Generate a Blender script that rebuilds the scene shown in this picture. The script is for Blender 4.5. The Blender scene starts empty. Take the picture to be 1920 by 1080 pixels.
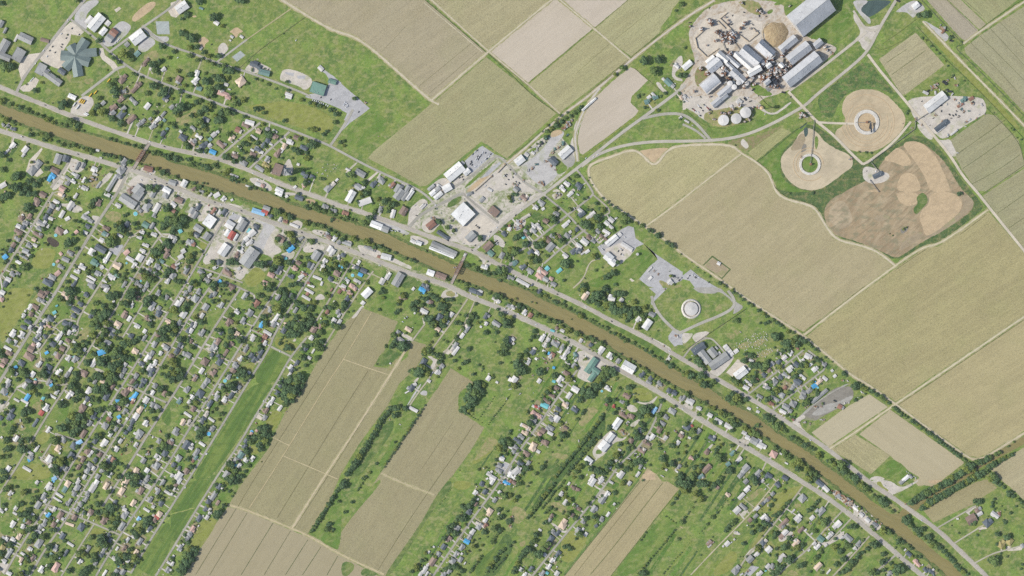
# Aerial view of a bayou town: everything is built on the ground plan surveyed below (x,y in map units, 1.5 m each)
EXPO = 0.48
DATA = r'''
@0,0
h45 brown: 1385,890,120x65 1530,980,165x60 1640,705,115x50
h45 white: 1840,780,60x45 1710,770,60x40
h30 gray: 1400,1030,55x55
s45 teal: 1545,605,65x55
s45 gray: 1430,500,55x50 570,870,50x35
s50 white: 545,795,30x40 1005,225,95x60 1215,262,60x55
b50 white: 1090,255,205x110
b50 white: 1165,355,95x60
b-38 rust: 1282,370,85x80
b-38 gray: 1235,430,85x80
b38 white: 1555,420,170x120
b-25 gray: 295,435,160x85
b60 gray: 50,520,150x95 215,620,150x115
b-22 gray: 55,640,140x70
b62 gray: 15,270,80x50 60,345,70x25
s62 white: 185,430,90x24
b62 gray: 465,780,130x100
b-36 gray: 595,880,230x75
b-36 slate: 700,805,85x60
s-15 brown: 505,455,100x40
t: 20,40,52 870,5,45 1390,615,78 1480,670,42 1240,610,26 1285,655,35 1340,700,35 1110,460,42 1820,520,55 1900,650,30 1800,690,40 1720,730,50 1740,790,45 60,760,88 125,750,50 20,700,50 1245,960,60 1300,905,40 1300,1030,72 1730,970,70 1840,1040,72 1890,900,40 1660,1050,40 400,1020,40 180,930,20 300,950,18 470,930,22 1530,840,25 1500,830,25 1590,870,25 1400,1000,25 640,870,30 560,830,30 1205,790,18 1010,400,20 760,395,12
c60 white: 765,225 690,380 490,570 400,715 530,635 345,910 360,895 375,880 1325,460 1300,480 1340,440
c60 dark: 760,390 745,430 620,590 810,320 890,390 590,525 560,570 1270,520 1285,500
c-40 dark: 700,500 690,530
u50 yellow: 1225,905 1075,1040 1020,1070
g concrete: 740,295 790,250 840,250 945,360 895,405 800,385 790,450 720,560 760,640 690,770 640,770 500,715 430,650 480,600 640,400 700,330
g concrete: 205,770 250,650 330,610 470,590 340,790 240,900
g concrete: 300,940 400,870 440,900 400,980 330,1030 260,1030 210,990
g gravel: 800,220 960,0 1160,0 950,160 990,320 940,330
g concrete: 1120,540 1160,540 1180,620 1290,700 1330,760 1280,800 1240,740 1150,670 1110,600
g gravel: 1170,430 1330,240 1420,240 1500,320 1260,540 1140,500
g gravel: 1590,440 1680,400 1760,470 1720,520 1620,600 1540,560
g gravel: 1640,290 1770,420 1900,400 1900,470 1780,480 1590,320
g sand: 1480,185 1690,0 1785,50 1540,240 1490,245
g court: 1750,240 1900,240 1910,385 1770,385
g dirt: 930,890 1050,880 1060,920 970,960
g dirt: 740,840 800,820 810,920 760,910
g dirt: 1600,630 1740,560 1800,600 1740,690 1640,680
g concrete: 1285,110 1340,75 1365,95 1310,140
g concrete: 1880,110 1920,80 1920,170
@320,0
b35 white: 130,85,140x100
s-35 white: 515,258,62x45 690,415,40x30 800,415,45x30 340,545,30x40
h-20 slate: 940,720,90x75 985,750,80x60
b-15 teal: 1055,820,125x60
h35 cream: 790,920,110x95
b-18 green: 1660,1000,165x125
b-18 green: 1820,920,90x50
s-45 white: 1690,770,65x50
h70 white: 295,825,75x55
h45 white: 285,910,95x70
h60 brown: 90,900,85x75
s-20 teal: 320,995,65x50 345,95,50x25
h-20 redpink: 600,1050,150x75
h-20 white: 1330,1067,85x40
s-20 white: 625,952,50x35 660,1005,30x15 670,455,25x20
t: 490,200,62 580,295,32 130,380,60 250,440,62 195,410,50 180,170,42 130,215,30 330,20,50 790,5,60 730,0,30 220,540,42 300,530,40 370,590,35 430,630,42 550,630,35 220,625,40 500,640,30 600,740,40 680,790,60 620,800,50 80,800,35 220,840,45 400,920,60 540,880,60 600,900,50 640,880,40 480,860,30 440,1030,70 540,980,50 160,965,30 110,1030,35 40,580,30 390,825,30 1310,920,30 960,890,25 1020,910,25 1100,950,25 1180,1000,25 300,680,30 360,660,35 420,690,30 480,720,30 550,740,30 1270,380,14 310,960,30 250,970,25 860,940,25 180,150,30
c40 white: 1410,455 910,800 80,650
c40 dark: 1100,780 1050,770 460,500
g court: 690,640 785,570 840,620 745,695
g gravelw: 1270,745 1615,870 1560,1000 1490,1010 1470,980 1260,915 1220,890
g asphaltp: 1285,810 1390,820 1380,860 1290,830
g asphaltp: 1420,850 1520,850 1510,890 1430,885
g dirt: 540,520 620,470 660,500 650,560 580,590 480,600
g gravelw: 540,510 600,470 640,520 650,560 570,640 530,600
g gravelw: 820,790 900,700 1010,710 1140,770 1120,800 1000,790 960,830 870,820
g concrete: 0,30 110,0 200,70 60,200 0,180
g sand: 655,360 690,335 740,300 800,340 820,360 760,375 750,420 720,420 700,375
g sand: 300,470 350,420 380,410 440,460 390,490 380,540 350,540 330,490
g sand: 240,180 290,170 290,195 250,195
g asphaltp: 1700,800 1740,790 1920,930 1920,1080 1720,1080 1780,1000 1860,960 1840,900
@960,0
t: 1490,690,76 1645,675,76 1595,800,80 1240,765,42 1890,850,52 1160,840,35 1720,1050,32 1880,1050,30 1900,50,40 1840,120,25
h-45 teal: 1770,940,135x65
h-30 white: 1850,740,65x50
s-45 white: 1710,900,60x30 1590,1065,60x30
g gravelw: 1820,690 1920,600 1920,760 1840,800 1830,860 1920,890 1920,920 1830,900 1790,840
g gravelw: 1610,930 1660,920 1700,990 1760,1040 1720,1060 1660,1000
g dirt: 1745,510 1800,510 1815,545 1780,550
@0,0
g asphaltp: 3642,798 3750,852 3840,942 3930,1020 4002,1080 4158,1218 4068,1290 3942,1380 3870,1350 3912,1260 3840,1230 3630,1140 3450,1098 3450,1068 3630,1050 3684,978 3708,900
g sand: 7152,1710 7260,1680 7512,1656 7536,1692 7440,1800 7368,1860 7320,1854 7224,1746
g gravelw: 9600,132 9672,252 9768,312 9930,264 9900,348 9840,456 9762,576 9708,552 9672,468 9612,444 9684,384 9660,300 9600,216
g lawny: 10332,288 10392,276 10800,708 11172,1092 11490,1440 11448,1470 11100,1116 10620,600
@1280,0
b39 mill: 1435,157,470x300=huge_pale_ridged_storage_warehouse_at_the_sugar_mill,_beside_the_dark_pond
b40 gray: 1180,500,225x92=short_grey_gabled_shed_against_the_brown_bagasse_pile
b38 gray: 1300,602,285x125=middle_grey_sugar_warehouse,_between_the_pile_shed_and_the_longest_warehouse
b39 gray: 1338,785,465x150=longest_grey_sugar_warehouse_with_a_white_end_wall,_by_the_plant_road
b40 gray: 1515,495,105x75=little_grey_hut_off_the_end_of_the_middle_sugar_warehouse
b-42 gray: 925,560,210x125~.42^7=two-toned_grey_and_dark_mill_house_just_below_the_brown_bagasse_pile
b-40 gray: 755,635,250x140~.42^8=grey_mill_house_with_dark_roof_monitor_beside_the_cane_yard
b-42 white: 680,690,250x70^9=long_white_mill_roof_alongside_the_monitor_house
b-40 white: 445,645,150x75=white_roofed_mill_building_nearest_the_cane_yard_wall
b40 gray: 350,740,170x110=grey_boxy_workshop_at_the_mill's_west_corner
b-42 gray: 545,760,160x45
b-45 white: 495,815,160x36
b-42 gray: 615,860,190x90
b30 white: 800,805,160x75^17=white_boiler_house_roof_amid_the_rusty_mill_pipework
q40 gray: 305,945,205x150=rounded_grey_quonset_barn_at_the_mill's_southwest_side
b40 gray: 470,1035,170x85
b40 white: 960,745,60x50^15 1105,740,50x60^14
b40 gray: 935,935,70x55^30
b-42 gray: 560,690,190x50 640,645,150x45 870,690,120x60
b-42 concrete: 720,880,130x60 400,800,120x60
b40 white: 310,680,110x60
b-42 concrete: 1000,620,70x60^12 1090,790,60x50^10
s40 gray: 970,990,70x55
b40 white: 50,735,120x65
k white: 525,945,30 572,985,30 622,935,28 715,945,24
k dark: 562,935,24
x white: 700,790,35 900,740,30 1000,700,40 610,735,25 640,720,40 1010,790,50 1060,720,30 640,940,25 480,930,30 560,880,40
x rust: 540,410,75 470,400,40 590,400,30 310,250,35 690,270,35 720,250,20 530,600,35 210,330,30 450,460,30 370,460,25 1000,650,50 1040,790,50 960,860,50 1080,780,40 880,870,40 780,870,50 600,860,35 1150,740,30 720,940,30 270,830,40 200,780,30 440,830,40 900,920,40 690,980,30 800,950,25 870,140,25 900,150,20 830,120,25 280,220,18 370,360,20 760,320,16 820,350,16 510,230,14 475,195,14 525,250,14 1600,530,25 1680,600,25 270,510,14 130,1030,20 660,30,20 1200,70,15 1620,570,18 80,300,18
x dark: 880,100,25 860,180,20 690,45,20 560,175,15 550,275,20 790,280,15 940,185,15 165,685,12 80,255,20 590,470,25 640,660,20 950,920,40 1000,930,40 1020,680,30 1140,680,30 1100,850,30 850,820,30 1640,555,15 1740,920,10 690,140,16 300,90,14 215,765,16 740,560,30 500,560,25 1130,1040,30 790,1010,25
w: 230,350 140,430 165,540 270,640 400,550
w: 790,320 855,375 740,470 640,395
w: 500,145 420,210 545,330
w: 390,235 475,320
t: 20,850,40 20,540,25
g concrete: 110,430 250,200 500,130 900,250 880,420 700,520 600,480 560,560 420,570 280,660 160,560
g dirt: 620,10 860,0 920,180 760,150 650,60
g lawn: 1390,440 1760,130 1840,120 1920,200 1920,365 1690,510 1620,470 1540,440
g lawn: 740,920 850,950 1010,1050 1000,1080 820,1080
g lawn: 1010,60 1080,0 1150,0 1110,60
g lawn: 1190,110 1290,30 1360,0 1300,50 1200,150
g lawn: 950,120 1010,100 1020,130 960,170
@1600,0
b38 white: 697,65,80x65=white_shed_alone_by_the_track_north_of_the_mill_pond
t: 800,165,58 730,175,42 1085,425,34 770,430,22 815,455,22 870,520,22 925,565,18 960,605,18 1030,690,16 1060,740,18 1210,475,22 1120,850,20 1240,910,18
x rust: 1010,330,48 990,310,25 910,975,35 940,945,25 1160,960,25 1060,900,20 880,990,20
x dark: 1100,460,30 1025,932,45 1050,1010,25 1080,1030,40 830,1030,35 1110,870,20 500,10,30 1050,345,20 240,357,8 470,60,12
x white: 810,1045,45 920,1045,30 970,1010,15 1140,880,20 1110,1060,25 870,970,15
g pond: 18,72 132,0 430,0 412,40 190,204 118,168
g gravel: 0,0 200,0 60,100 150,180 190,205 200,270 150,260 0,60
g gravel: 470,130 620,20 720,0 830,110 720,140 680,210 640,170 580,130 500,140
g gravel: 770,245 800,230 900,290 1080,390 1060,460 1000,470 900,390
@0,180
b-25 white: 815,10,90x50
b45 gray: 1165,80,50x40
h40 brown: 1360,35,90x60 1480,262,130x50 1280,135,95x75 1475,1060,90x60
h-45 gray: 1495,50,90x40 1530,85,40x50
h40 gray: 1262,190,80x70 1395,140,60x45 1570,320,70x45 1720,340,85x55 1615,285,60x45
h50 slate: 1370,210,110x70 1835,425,70x50 1875,25,90x70
h50 gray: 1695,258,40x35 1395,745,95x80 1365,835,105x85
h50 gray: 1840,205,75x30
h50 white: 1660,115,80x55 1785,265,60x55 1740,305,60x35 145,560,80x50 80,625,80x25 285,605,85x60 265,668,45x30
s50 teal: 1850,275,35x35 1882,372,32x32
h50 gray: 35,325,35x40 90,340,40x35
h-15 slate: 155,370,65x40
h50 gray: 430,765,95x80 365,840,105x80
h-25 brown: 610,835,130x65
b70 gray: 655,710,115x75
b70 slate: 742,705,75x65
h55 blue: 580,920,110x70=bright_blue_tarped_roof_house_set_back_behind_the_brown_house_by_the_bayou_road
h65 gray: 870,790,95x40 935,780,70x45
h-25 white: 1065,828,75x65 1070,885,60x30
h60 gray: 870,905,55x45 760,980,55x55
s-35 gray: 770,930,95x30
h-30 white: 830,960,60x45 955,1040,80x50 835,880,60x30
h-30 redpink: 705,1045,80x60
h30 white: 35,1005,85x55
s60 white: 945,945,70x30 900,1020,25x20
b58 gray: 1265,980,210x45
b-35 gray: 1335,905,60x40
h-15 rust: 1670,820,110x60
b50 gray: 1560,1060,110x110
b-30 white: 1880,1060,90x60
s55 gray: 1110,1000,90x22
s-15 white: 1100,612,40x25 1365,755,40x20 1135,695,30x20
x rust: 1040,920,35 1020,960,20 1080,940,25 920,940,20 1180,885,12 1160,900,12 1085,1000,14 1050,1010,14
u55 yellow: 905,55 925,62 945,70
u-25 white: 965,210 980,200
u55 white: 838,95 870,128 880,120
c-20 dark: 255,460 510,103 610,143 880,655 1500,455 1850,570 1745,935 1875,985 1565,832 1745,965 1930,985 1360,930
c-20 white: 1685,512 1455,210 1700,940 245,457 1690,880 1590,945
t: 30,60,42 130,95,40 180,110,38 240,130,40 300,165,38 350,185,36 410,210,34 470,235,40 530,265,42 610,295,42 680,320,34 730,335,34 800,290,62 870,340,62 850,375,50 930,390,30 20,230,40 80,275,40 150,295,42 220,325,36 330,390,40 350,440,38 420,430,42 480,440,42 540,450,40 500,490,40 570,500,36 640,510,40 700,545,36 780,560,38 830,560,36 880,580,38 930,595,38 980,610,40 1040,625,44 1010,650,30 1180,655,34 1220,665,36 1290,690,42 1370,700,38 1450,735,36 1240,480,28 1290,500,32 1350,515,34 1410,535,34 1460,550,36 1520,560,38 1580,575,36 1670,640,38 1730,645,40 1790,655,40 1850,665,40 1900,690,36 1770,810,36 1830,860,40 1890,880,32 1690,770,20 715,90,75 760,100,40 680,130,40 1115,25,40 1100,110,45 1080,150,42 1040,195,45 1150,185,65 1265,260,52 1365,310,55 1235,230,30 1770,100,30 1740,190,35 1350,105,30 1640,335,20 1400,385,18 100,720,35 25,660,50 30,830,45 190,900,70 150,920,50 240,900,35 200,1030,70 300,1040,50 120,1020,40 400,1000,60 330,960,50 450,950,45 510,930,40 520,820,40 560,810,30 360,745,32 520,750,28 980,955,40 1690,1030,55 1780,1030,45 1740,1060,40 1240,850,16 1570,770,22 1900,310,30 1300,10,40 1420,5,35 590,80,15
g concrete: 290,850 330,720 470,580 480,600 400,720 430,780 490,860 420,910
g gravelw: 780,190 830,80 930,0 1020,0 1060,60 1040,120 980,200 990,240 830,210
g concrete: 700,870 790,690 830,710 720,900
g gravelw: 770,800 830,690 900,740 990,770 900,870 800,850
g gravelw: 1380,1050 1540,870 1640,920 1700,900 1920,1020 1820,1060 1640,960 1560,1080
g concrete: 1260,1080 1340,920 1420,900 1440,920 1340,1080
g gravelw: 1160,920 1240,850 1280,870 1220,950 1080,1070
g dirt: 1000,880 1100,850 1120,980 1080,1040 980,1010
g gravelw: 1560,830 1640,780 1760,800 1750,880 1640,890
g gravelw: 600,870 700,890 740,920 700,1000 620,1060 580,1060
g dirt: 430,720 520,730 530,780 470,770
@1280,0
M: 1050,380,140
@1280,0
P: 545,430 640,560
P: 870,760 1000,900
P: 1040,780 1180,770
P: 700,600 930,680
P: 480,560 420,400
g slate: 850,780 1000,640 1120,700 1150,850 1000,900 900,900
g dirtd: 150,760 250,740 300,860 180,1000 130,900
g slate: 420,850 600,850 700,940 560,1020 440,960
@320,180
h-20 redpink: 640,12,85x45
h-20 white: 1330,10,70x40
h40 gray: 15,125,60x45 90,100,70x45 270,510,60x55 320,590,30x20
h-25 slate: 395,270,80x60 140,465,95x75 980,600,80x55 1500,585,95x60
h-45 gray: 245,360,50x40 265,370,40x30
s-35 white: 115,400,40x30
h-35 white: 318,457,85x45
h40 white: 485,437,60x50 528,408,45x35 440,555,50x40
h30 slate: 375,555,110x60
h-40 brown: 245,520,95x50 565,545,110x50
s35 teal: 445,487,42x42
s-25 gray: 612,545,40x30
h-15 white: 890,300,110x55
h-20 brown: 845,330,95x45 925,665,75x60
h-25 rust: 765,385,80x65
h60 cream: 690,475,85x60
h-25 blue: 475,630,80x50=pale_blue-roofed_house_on_the_north_bank_road,_at_the_west_corner_of_a_short_street
h-20 brown: 725,665,85x65
h-25 cream: 990,400,60x60
h-30 gray: 1090,375,50x40 820,755,90x60 1095,715,65x70
m-35 white: 940,465,90x22 775,575,50x22 1175,395,60x22 920,608,45x22
h60 slate: 1092,500,60x50 1045,555,65x45
h-25 brown: 1175,460,70x60 1415,470,70x50
s-20 white: 1020,632,50x35 1130,545,40x20 1435,770,32x30
h-20 white: 1345,518,80x60
h60 cream: 1280,565,65x55
h60 brown: 1205,640,110x60
s60 white: 1250,610,60x40
m-35 gray: 1000,815,110x45
h-30 olive: 1075,775,95x60
b70 brown: 1205,830,130x100
h-30 slate: 1505,890,90x65 1590,910,50x45
h-35 redpink: 1500,1010,35x30 1035,1010,45x45
h45 gray: 1790,1020,150x65
s45 white: 1870,945,40x25 1400,1025,40x30
b60 white: 155,985,80x60
b-25 white: 1225,1060,90x50
h30 brown: 260,1045,60x40
h-20 gray: 20,975,90x60 350,1070,60x25
m-20 white: 715,898,100x28
s-20 white: 985,995,70x40 870,1015,60x18 380,635,30x30
L: 1318,850
G: 1650,862 1710,805 1765,768 1840,770 1710,870 1715,880 1750,832 1800,850 1830,820 1850,805 1870,785 1765,900 1860,820 1740,840 1700,878
t: 120,130,62 170,140,50 60,180,50 80,210,45 290,70,52 330,55,40 220,110,40 440,110,55 400,150,52 460,90,45 380,150,42 330,185,40 240,220,45 320,210,40 280,210,35 580,190,55 650,180,62 700,190,42 530,270,72 570,280,50 510,230,45 340,290,50 370,330,45 390,380,40 170,540,45 200,575,45 330,620,40 165,325,25 40,350,35 30,310,30 650,430,35 690,440,30 620,690,58 660,700,45 710,740,42 790,705,32 830,640,35 905,710,52 940,715,30 1090,835,42 1110,440,55 1080,420,35 1140,430,30 890,480,30 820,540,42 860,545,35 980,530,32 920,500,25 960,150,52 1020,140,35 1050,190,32 730,90,50 820,45,40 780,60,35 1280,278,38 1600,375,40 1650,380,28 1560,370,25 1720,430,36 1755,400,32 1590,545,68 1540,510,30 1400,610,48 1440,640,38 1370,590,30 1530,640,36 1535,700,40 1530,680,32 1510,900,25 1540,870,30 1360,940,40 1330,930,30 1520,975,40 1690,930,35 1720,935,28 1600,920,25 1660,110,40 1690,120,32 1620,100,35 1720,130,28 1800,155,35 1840,160,25 1860,205,42 1850,295,35 1570,80,30 1910,520,30 1470,45,35 1490,50,25 420,10,40 480,5,30 190,10,30 10,30,28 830,230,28 870,240,20 1240,460,25 10,660,30 60,700,40 120,710,36 170,705,34 210,715,36 250,770,38 310,775,42 360,790,36 410,805,42 430,820,36 490,780,40 520,800,25 560,860,36 610,880,38 650,840,42 660,900,36 700,940,40 740,960,32 800,940,46 840,950,40 60,910,34 110,940,34 270,980,30 320,1030,30 350,1010,25 460,1060,30 500,1065,25 880,1040,30 950,1040,25 1060,1060,30 930,1010,20 1500,700,20 560,1065,25 1370,700,20 540,380,25 280,610,25
c-20 dark: 275,655 335,718 1410,1040 760,490
c-20 white: 925,868 985,940 1130,920 690,520
c60 white: 1600,45 1620,52 1640,58 1660,65 1680,75 1700,82 1720,90 1750,100 1770,110
c60 dark: 1660,12 1690,15 1610,45 1650,62 1690,80 1740,98 1800,40 1900,20 1910,60 1895,55
g lawny: 830,110 1100,80 1300,50 1560,110 1780,200 1850,330 1780,440 1400,340 1000,210
g gravelw: 870,930 960,910 1120,990 1150,1070 1060,1060 930,990
g gravelw: 1250,830 1320,700 1350,720 1390,850 1330,900 1240,890
g concrete: 1120,870 1160,800 1180,820 1150,880
g asphaltp: 1510,10 1560,-20 1700,-40 1920,100 1920,150 1700,60
g lawn: 1050,310 1320,380 1310,420 1180,400 1040,350
g dirt: 40,260 180,210 270,150 300,180 200,290 100,350
g gravelw: 0,960 60,930 130,960 200,1080 0,1080
@640,180
b40 white: 1275,855,225x120=white_shop_building_with_rows_of_parked_cars_on_its_northeast_lot
b40 white: 1410,855,80x60
b-30 gray: 215,870,120x65
h-35 gray: 180,1015,90x70 450,950,90x70
b30 white: 1190,1035,100x80
s-35 white: 1100,1010,60x30
b40 gray: 1010,1030,90x35 1080,1050,70x50
b60 gray: 640,1045,95x70 740,1050,90x50
h50 slate: 362,990,85x55
h50 rust: 568,1000,80x60
h30 white: 230,1030,70x50 110,1070,60x30
s-30 white: 75,830,60x25 1670,1055,60x30 800,1055,35x40
s50 gray: 1365,755,40x45
z40 silver: 25,95 45,90 60,110 70,120
c60 white: 40,70 60,85 30,100 70,105 55,125 45,85 1505,625 1520,700 1545,690 1510,720 1560,670 1585,650 1500,795 1515,790 1570,745 1620,710 1660,680 1590,635 1530,725
c60 dark: 1480,655 1520,600 1510,612 1530,612 1535,680 1550,690 1560,680 1575,660 1540,710 1450,765 1465,750 1490,710 1425,695 1620,640 1690,660 1680,655 1460,735 1470,775 195,180 1640,705 1360,910 1345,930 1330,920 1370,940
c-40 dark: 1840,890 1850,905 1860,885 1880,940 1850,995 1880,860 1900,830 1915,900
c40 white: 1830,900 1650,1050 1620,1010
x rust: 270,75,20 420,455,8 1840,770,16 1690,905,20
t: 155,30,32 25,510,25 25,560,25 110,880,58 75,890,40 260,970,35 300,1065,32 490,940,22 590,985,22 300,855,14 140,30,25
w: 1500,1070 1690,900
w: 1760,860 1845,770
g asphaltp: 0,0 160,0 320,140 230,210 100,300 0,400 0,350 70,250 60,190 0,160
g asphaltp: 1390,730 1580,555 1720,650 1470,870 1430,830
g gravelw: 1240,960 1390,870 1440,900 1290,1010
g gravelw: 1060,960 1150,910 1240,970 1280,1020 1240,1080 950,1070
g gravelw: 1480,1060 1700,870 1850,760 1920,820 1920,1080 1440,1080
g sand: 1390,1070 1620,880 1740,790 1760,800 1600,960 1460,1080
g asphaltp: 1560,930 1690,800 1780,740 1800,760 1650,900
g lawn: 1380,1010 1740,710 1745,730 1400,1050
g lawn: 345,150 560,290 400,480 240,620 60,570 60,420 240,225
g gravelw: 40,860 170,740 190,750 60,870
g concrete: 290,940 400,850 420,860 310,960
g concrete: 600,1080 680,980 720,1000 680,1080
@960,180
b42 white: 600,635,155x90=white_rectangular_building_on_the_paved_corner_where_the_mill_road_meets_the_highway
b38 white: 85,725,110x85
s-35 white: 165,660,50x40 235,640,45x30
b-42 slate: 465,735,100x70
h-40 white: 615,990,75x55 570,1040,85x55
h-30 slate: 748,1015,80x75
h20 teal: 1520,65,65x55 1610,15,65x50
s40 white: 1540,15,50x40 1895,245,40x30
s-35 teal: 145,690,60x25
h40 cream: 1905,20,40x50
h-40 gray: 45,1050,60x60
b42 white: 865,95,210x22=long_thin_white_trailer_row_parked_along_the_farm_track
x rust: 600,350,40 650,320,32 580,370,30 620,300,30 230,810,25 340,970,25 350,990,25 310,970,20 455,640,25 380,735,22 525,575,22 440,780,22 60,1000,20 15,990,18 670,270,25 130,950,16 490,830,16 420,730,20
x teal: 385,475,40 570,540,35 620,440,22 270,770,28 480,600,25
x white: 300,560,25 280,590,25 270,620,25 400,720,20 185,835,22 260,575,22 420,690,25 35,880,18
x dark: 330,530,30 310,555,25 400,460,25 180,840,20 20,875,16 10,915,14 45,965,14 80,980,18
c40 white: 915,685 960,660 830,700
c-35 dark: 330,985 355,995 30,870 45,885 430,770 380,520 350,530
c90 dark: 700,430 700,460
t: 770,130,30 740,160,35 700,190,30 660,225,35 620,185,22 600,250,32 540,220,26 560,290,35 500,330,38 440,370,36 390,400,32 490,285,20 400,330,22 340,400,18 380,470,34 320,520,25 280,540,20 200,580,20 610,450,18 730,905,30 710,900,25 650,940,20 630,925,20 1490,130,28 510,260,18 850,950,18 870,920,16 900,1000,16 1890,260,22 1160,545,8
g gravel: 90,780 240,700 380,560 440,430 560,380 600,430 480,560 400,680 440,740 520,830 510,900 400,1000 330,1030 250,960 170,890
g gravelp: 560,710 690,610 640,555 700,560 720,740 650,820 560,740
g gravel: 220,900 270,900 370,990 340,1020 230,950
g gravelw: 0,840 150,970 330,1060 300,1080 0,1080
g gravelw: 640,560 700,430 690,350 740,260 810,180 800,260 740,380 730,520 740,700 700,700
g gravelw: 440,1080 500,1040 560,1080
g gravelw: 650,1080 690,1030 720,1080
g sand: 440,400 540,370 580,410 520,450 430,470
g lawn: 500,690 560,740 650,820 510,900 490,800
g lawn: 180,620 270,560 330,560 240,640
@1280,180
k white: 455,275,60=west_of_the_three_round_white_storage_tanks,_nearest_the_car_park 597,258,58=middle_of_the_three_round_white_storage_tanks 702,190,62=largest_and_brightest_of_the_three_round_white_storage_tanks
W: 865,150
b40 gray: 410,45,210x70
s45 white: 545,118,35x30 625,60,60x40
h-25 white: 20,5,40x40
m-30 white: 45,285,60x22
c-45 red: 120,150 135,165 275,130 290,145
c-45 white: 30,45 50,60 170,105 185,120 145,175 255,115 60,20 20,30 10,60 175,185 730,20 690,15 185,225 90,10
c-45 dark: 110,145 205,135 215,150 225,165 190,205 200,220 160,95 300,160 310,150 195,50 215,50 190,125 330,170 240,100 40,70 65,30 200,10
x rust: 1330,200,30 1370,225,30 850,130,30 1440,760,14 1335,690,20 520,190,25 560,150,25 640,110,25 700,290,18 750,270,16 740,260,16 470,200,20 430,190,20 300,195,16 340,260,14 1320,240,20 360,265,14 790,130,15 1895,695,25 300,10,14
x white: 640,60,40 925,205,14 110,330,14 660,85,14 1400,240,12
t: 850,0,12 590,555,14
x dark: 700,35,30 760,60,20 1080,130,6 1215,10,16 1845,315,10 1480,275,10
R: 1430,770,122,92
P: 1478,280 1437,765
g gravelw: 0,0 540,0 700,0 860,60 900,140 980,195 1060,180 1210,60 1230,75 1080,200 980,215 880,160 800,110 760,60 800,200 780,270 500,330 350,330 220,260 140,190 50,140 0,120
g dirt: 250,180 400,150 640,110 800,140 790,260 700,300 500,350 360,345 230,270
g dirtd: 480,520 640,480 860,440 1080,340 1120,350 940,480 720,640 600,560
g gravelw: 660,490 690,480 750,560 720,600 680,570 650,540
g concrete: 0,-10 20,10 90,80 30,150 0,160
g dirt: 1240,180 1320,170 1480,270 1430,300 1330,240
g lawn: 840,740 1240,400 1400,300 1380,360 1180,560 1110,640 1090,800 1130,950 1320,1060 1500,1080 1060,1080 1000,900 900,800
g lawn: 330,470 320,370 470,370 700,310 1000,250 1230,80 1290,100 1300,140 1050,300 800,410 560,470
g lawn: 100,230 40,180 200,280 340,360 320,430 220,330
g pile: 1350,400 1390,480 1340,600 1200,620 1250,520
g slate: 1350,540 1400,540 1390,620 1320,640
g pond: 1360,360 1410,350 1410,440 1370,470
g pond: 1390,295 1410,300 1330,370 1310,370
g lawn: 1340,700 1400,690 1390,830 1350,800
g lawn: 1450,700 1500,710 1520,770 1470,830 1450,810
g lawn: 1480,460 1530,450 1520,590 1490,600
@1600,180
R: 150,295,142,102
b38 white: 920,70,270x115=white-roofed_contractor_workshop_in_the_pale_equipment_yard_beyond_the_ring_pits
b38 slate: 985,335,170x55
b25 slate: 268,890,110x50=dark_blue_pump_house_between_the_two_spoil_ponds
m38 white: 985,375,120x18 1130,410,100x22
s30 teal: 1240,45,80x45
s30 rust: 1200,105,80x30 1325,30,60x40
s45 white: 210,720,20x20 250,850,20x15 185,950,15x15
P: 30,300 200,300
P: 700,260 690,370
P: 690,370 160,760
P: 690,290 860,180
P: 205,755 285,850
P: 185,950 285,1080
x rust: 700,255,22 770,325,16 1030,270,14 920,215,20 1000,280,16 1145,45,20 1270,290,20 1340,90,25 1390,250,16 1240,170,20 1200,100,25 1060,450,18 560,310,8 660,360,14 1480,210,12
x white: 1440,100,25 1300,270,25 1050,95,16 830,100,20 940,20,15 1410,210,14 1060,445,25 1170,640,16 1260,345,16
x teal: 1250,40,40 1210,150,22 1300,170,18 1060,440,18
x dark: 980,95,30 1040,300,20 790,235,12 940,15,20 920,215,14 1080,210,18 1120,220,18 1150,210,18 1190,225,16 1160,170,14 1100,250,14 1240,190,14 900,250,14 860,330,10 150,845,10 770,60,14 185,350,28 990,170,16 1350,70,20 1180,240,14
t: 610,170,25 600,200,22 1770,362,12 1800,382,20 1885,490,20 1840,470,14 580,5,14 1580,190,10 60,630,20 140,635,20 200,640,20
g sand: 340,710 420,640 510,560 640,700 650,780 560,790 440,740 370,735
g sand: 540,530 700,500 820,560 940,690 1010,850 1080,1010 1090,1080 860,1080 820,940 740,800 620,640
g sand: 480,1080 500,960 560,860 680,870 740,960 770,1080
g gravelw: 110,790 210,800 330,850 400,870 410,930 320,980 180,990 100,920
g gravelw: 600,0 1430,0 1490,80 1500,190 1380,260 1160,390 1010,500 920,420 700,290 640,150
g gravelw: 720,300 870,370 900,450 890,490 840,490 720,360
g gravelw: 920,480 1010,500 1090,480 1140,600 1170,660 1130,690 1060,640
g sand: 120,1080 240,1040 300,1080
@0,360
h-20 redpink: 60,0,20x20
h-30 brown: 485,30,80x60 410,110,90x95 670,440,95x75 205,455,105x60 430,475,120x55 1600,960,60x40 1195,410,90x50 1105,120,75x80
h-30 cream: 695,25,80x55 385,535,50x45 1320,830,90x85
m-30 white: 635,110,75x40 210,790,70x35 1470,760,110x48 1030,965,110x30 1015,1005,100x30 835,960,90x35 1350,490,70x30
h60 white: 855,45,70x35 795,155,115x75 700,250,95x45 1765,180,120x60 1035,675,80x75 1205,735,150x52 1515,825,80x45 1575,740,85x80 1690,785,95x60 660,180,60x35 500,345,55x45 545,385,45x25
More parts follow.
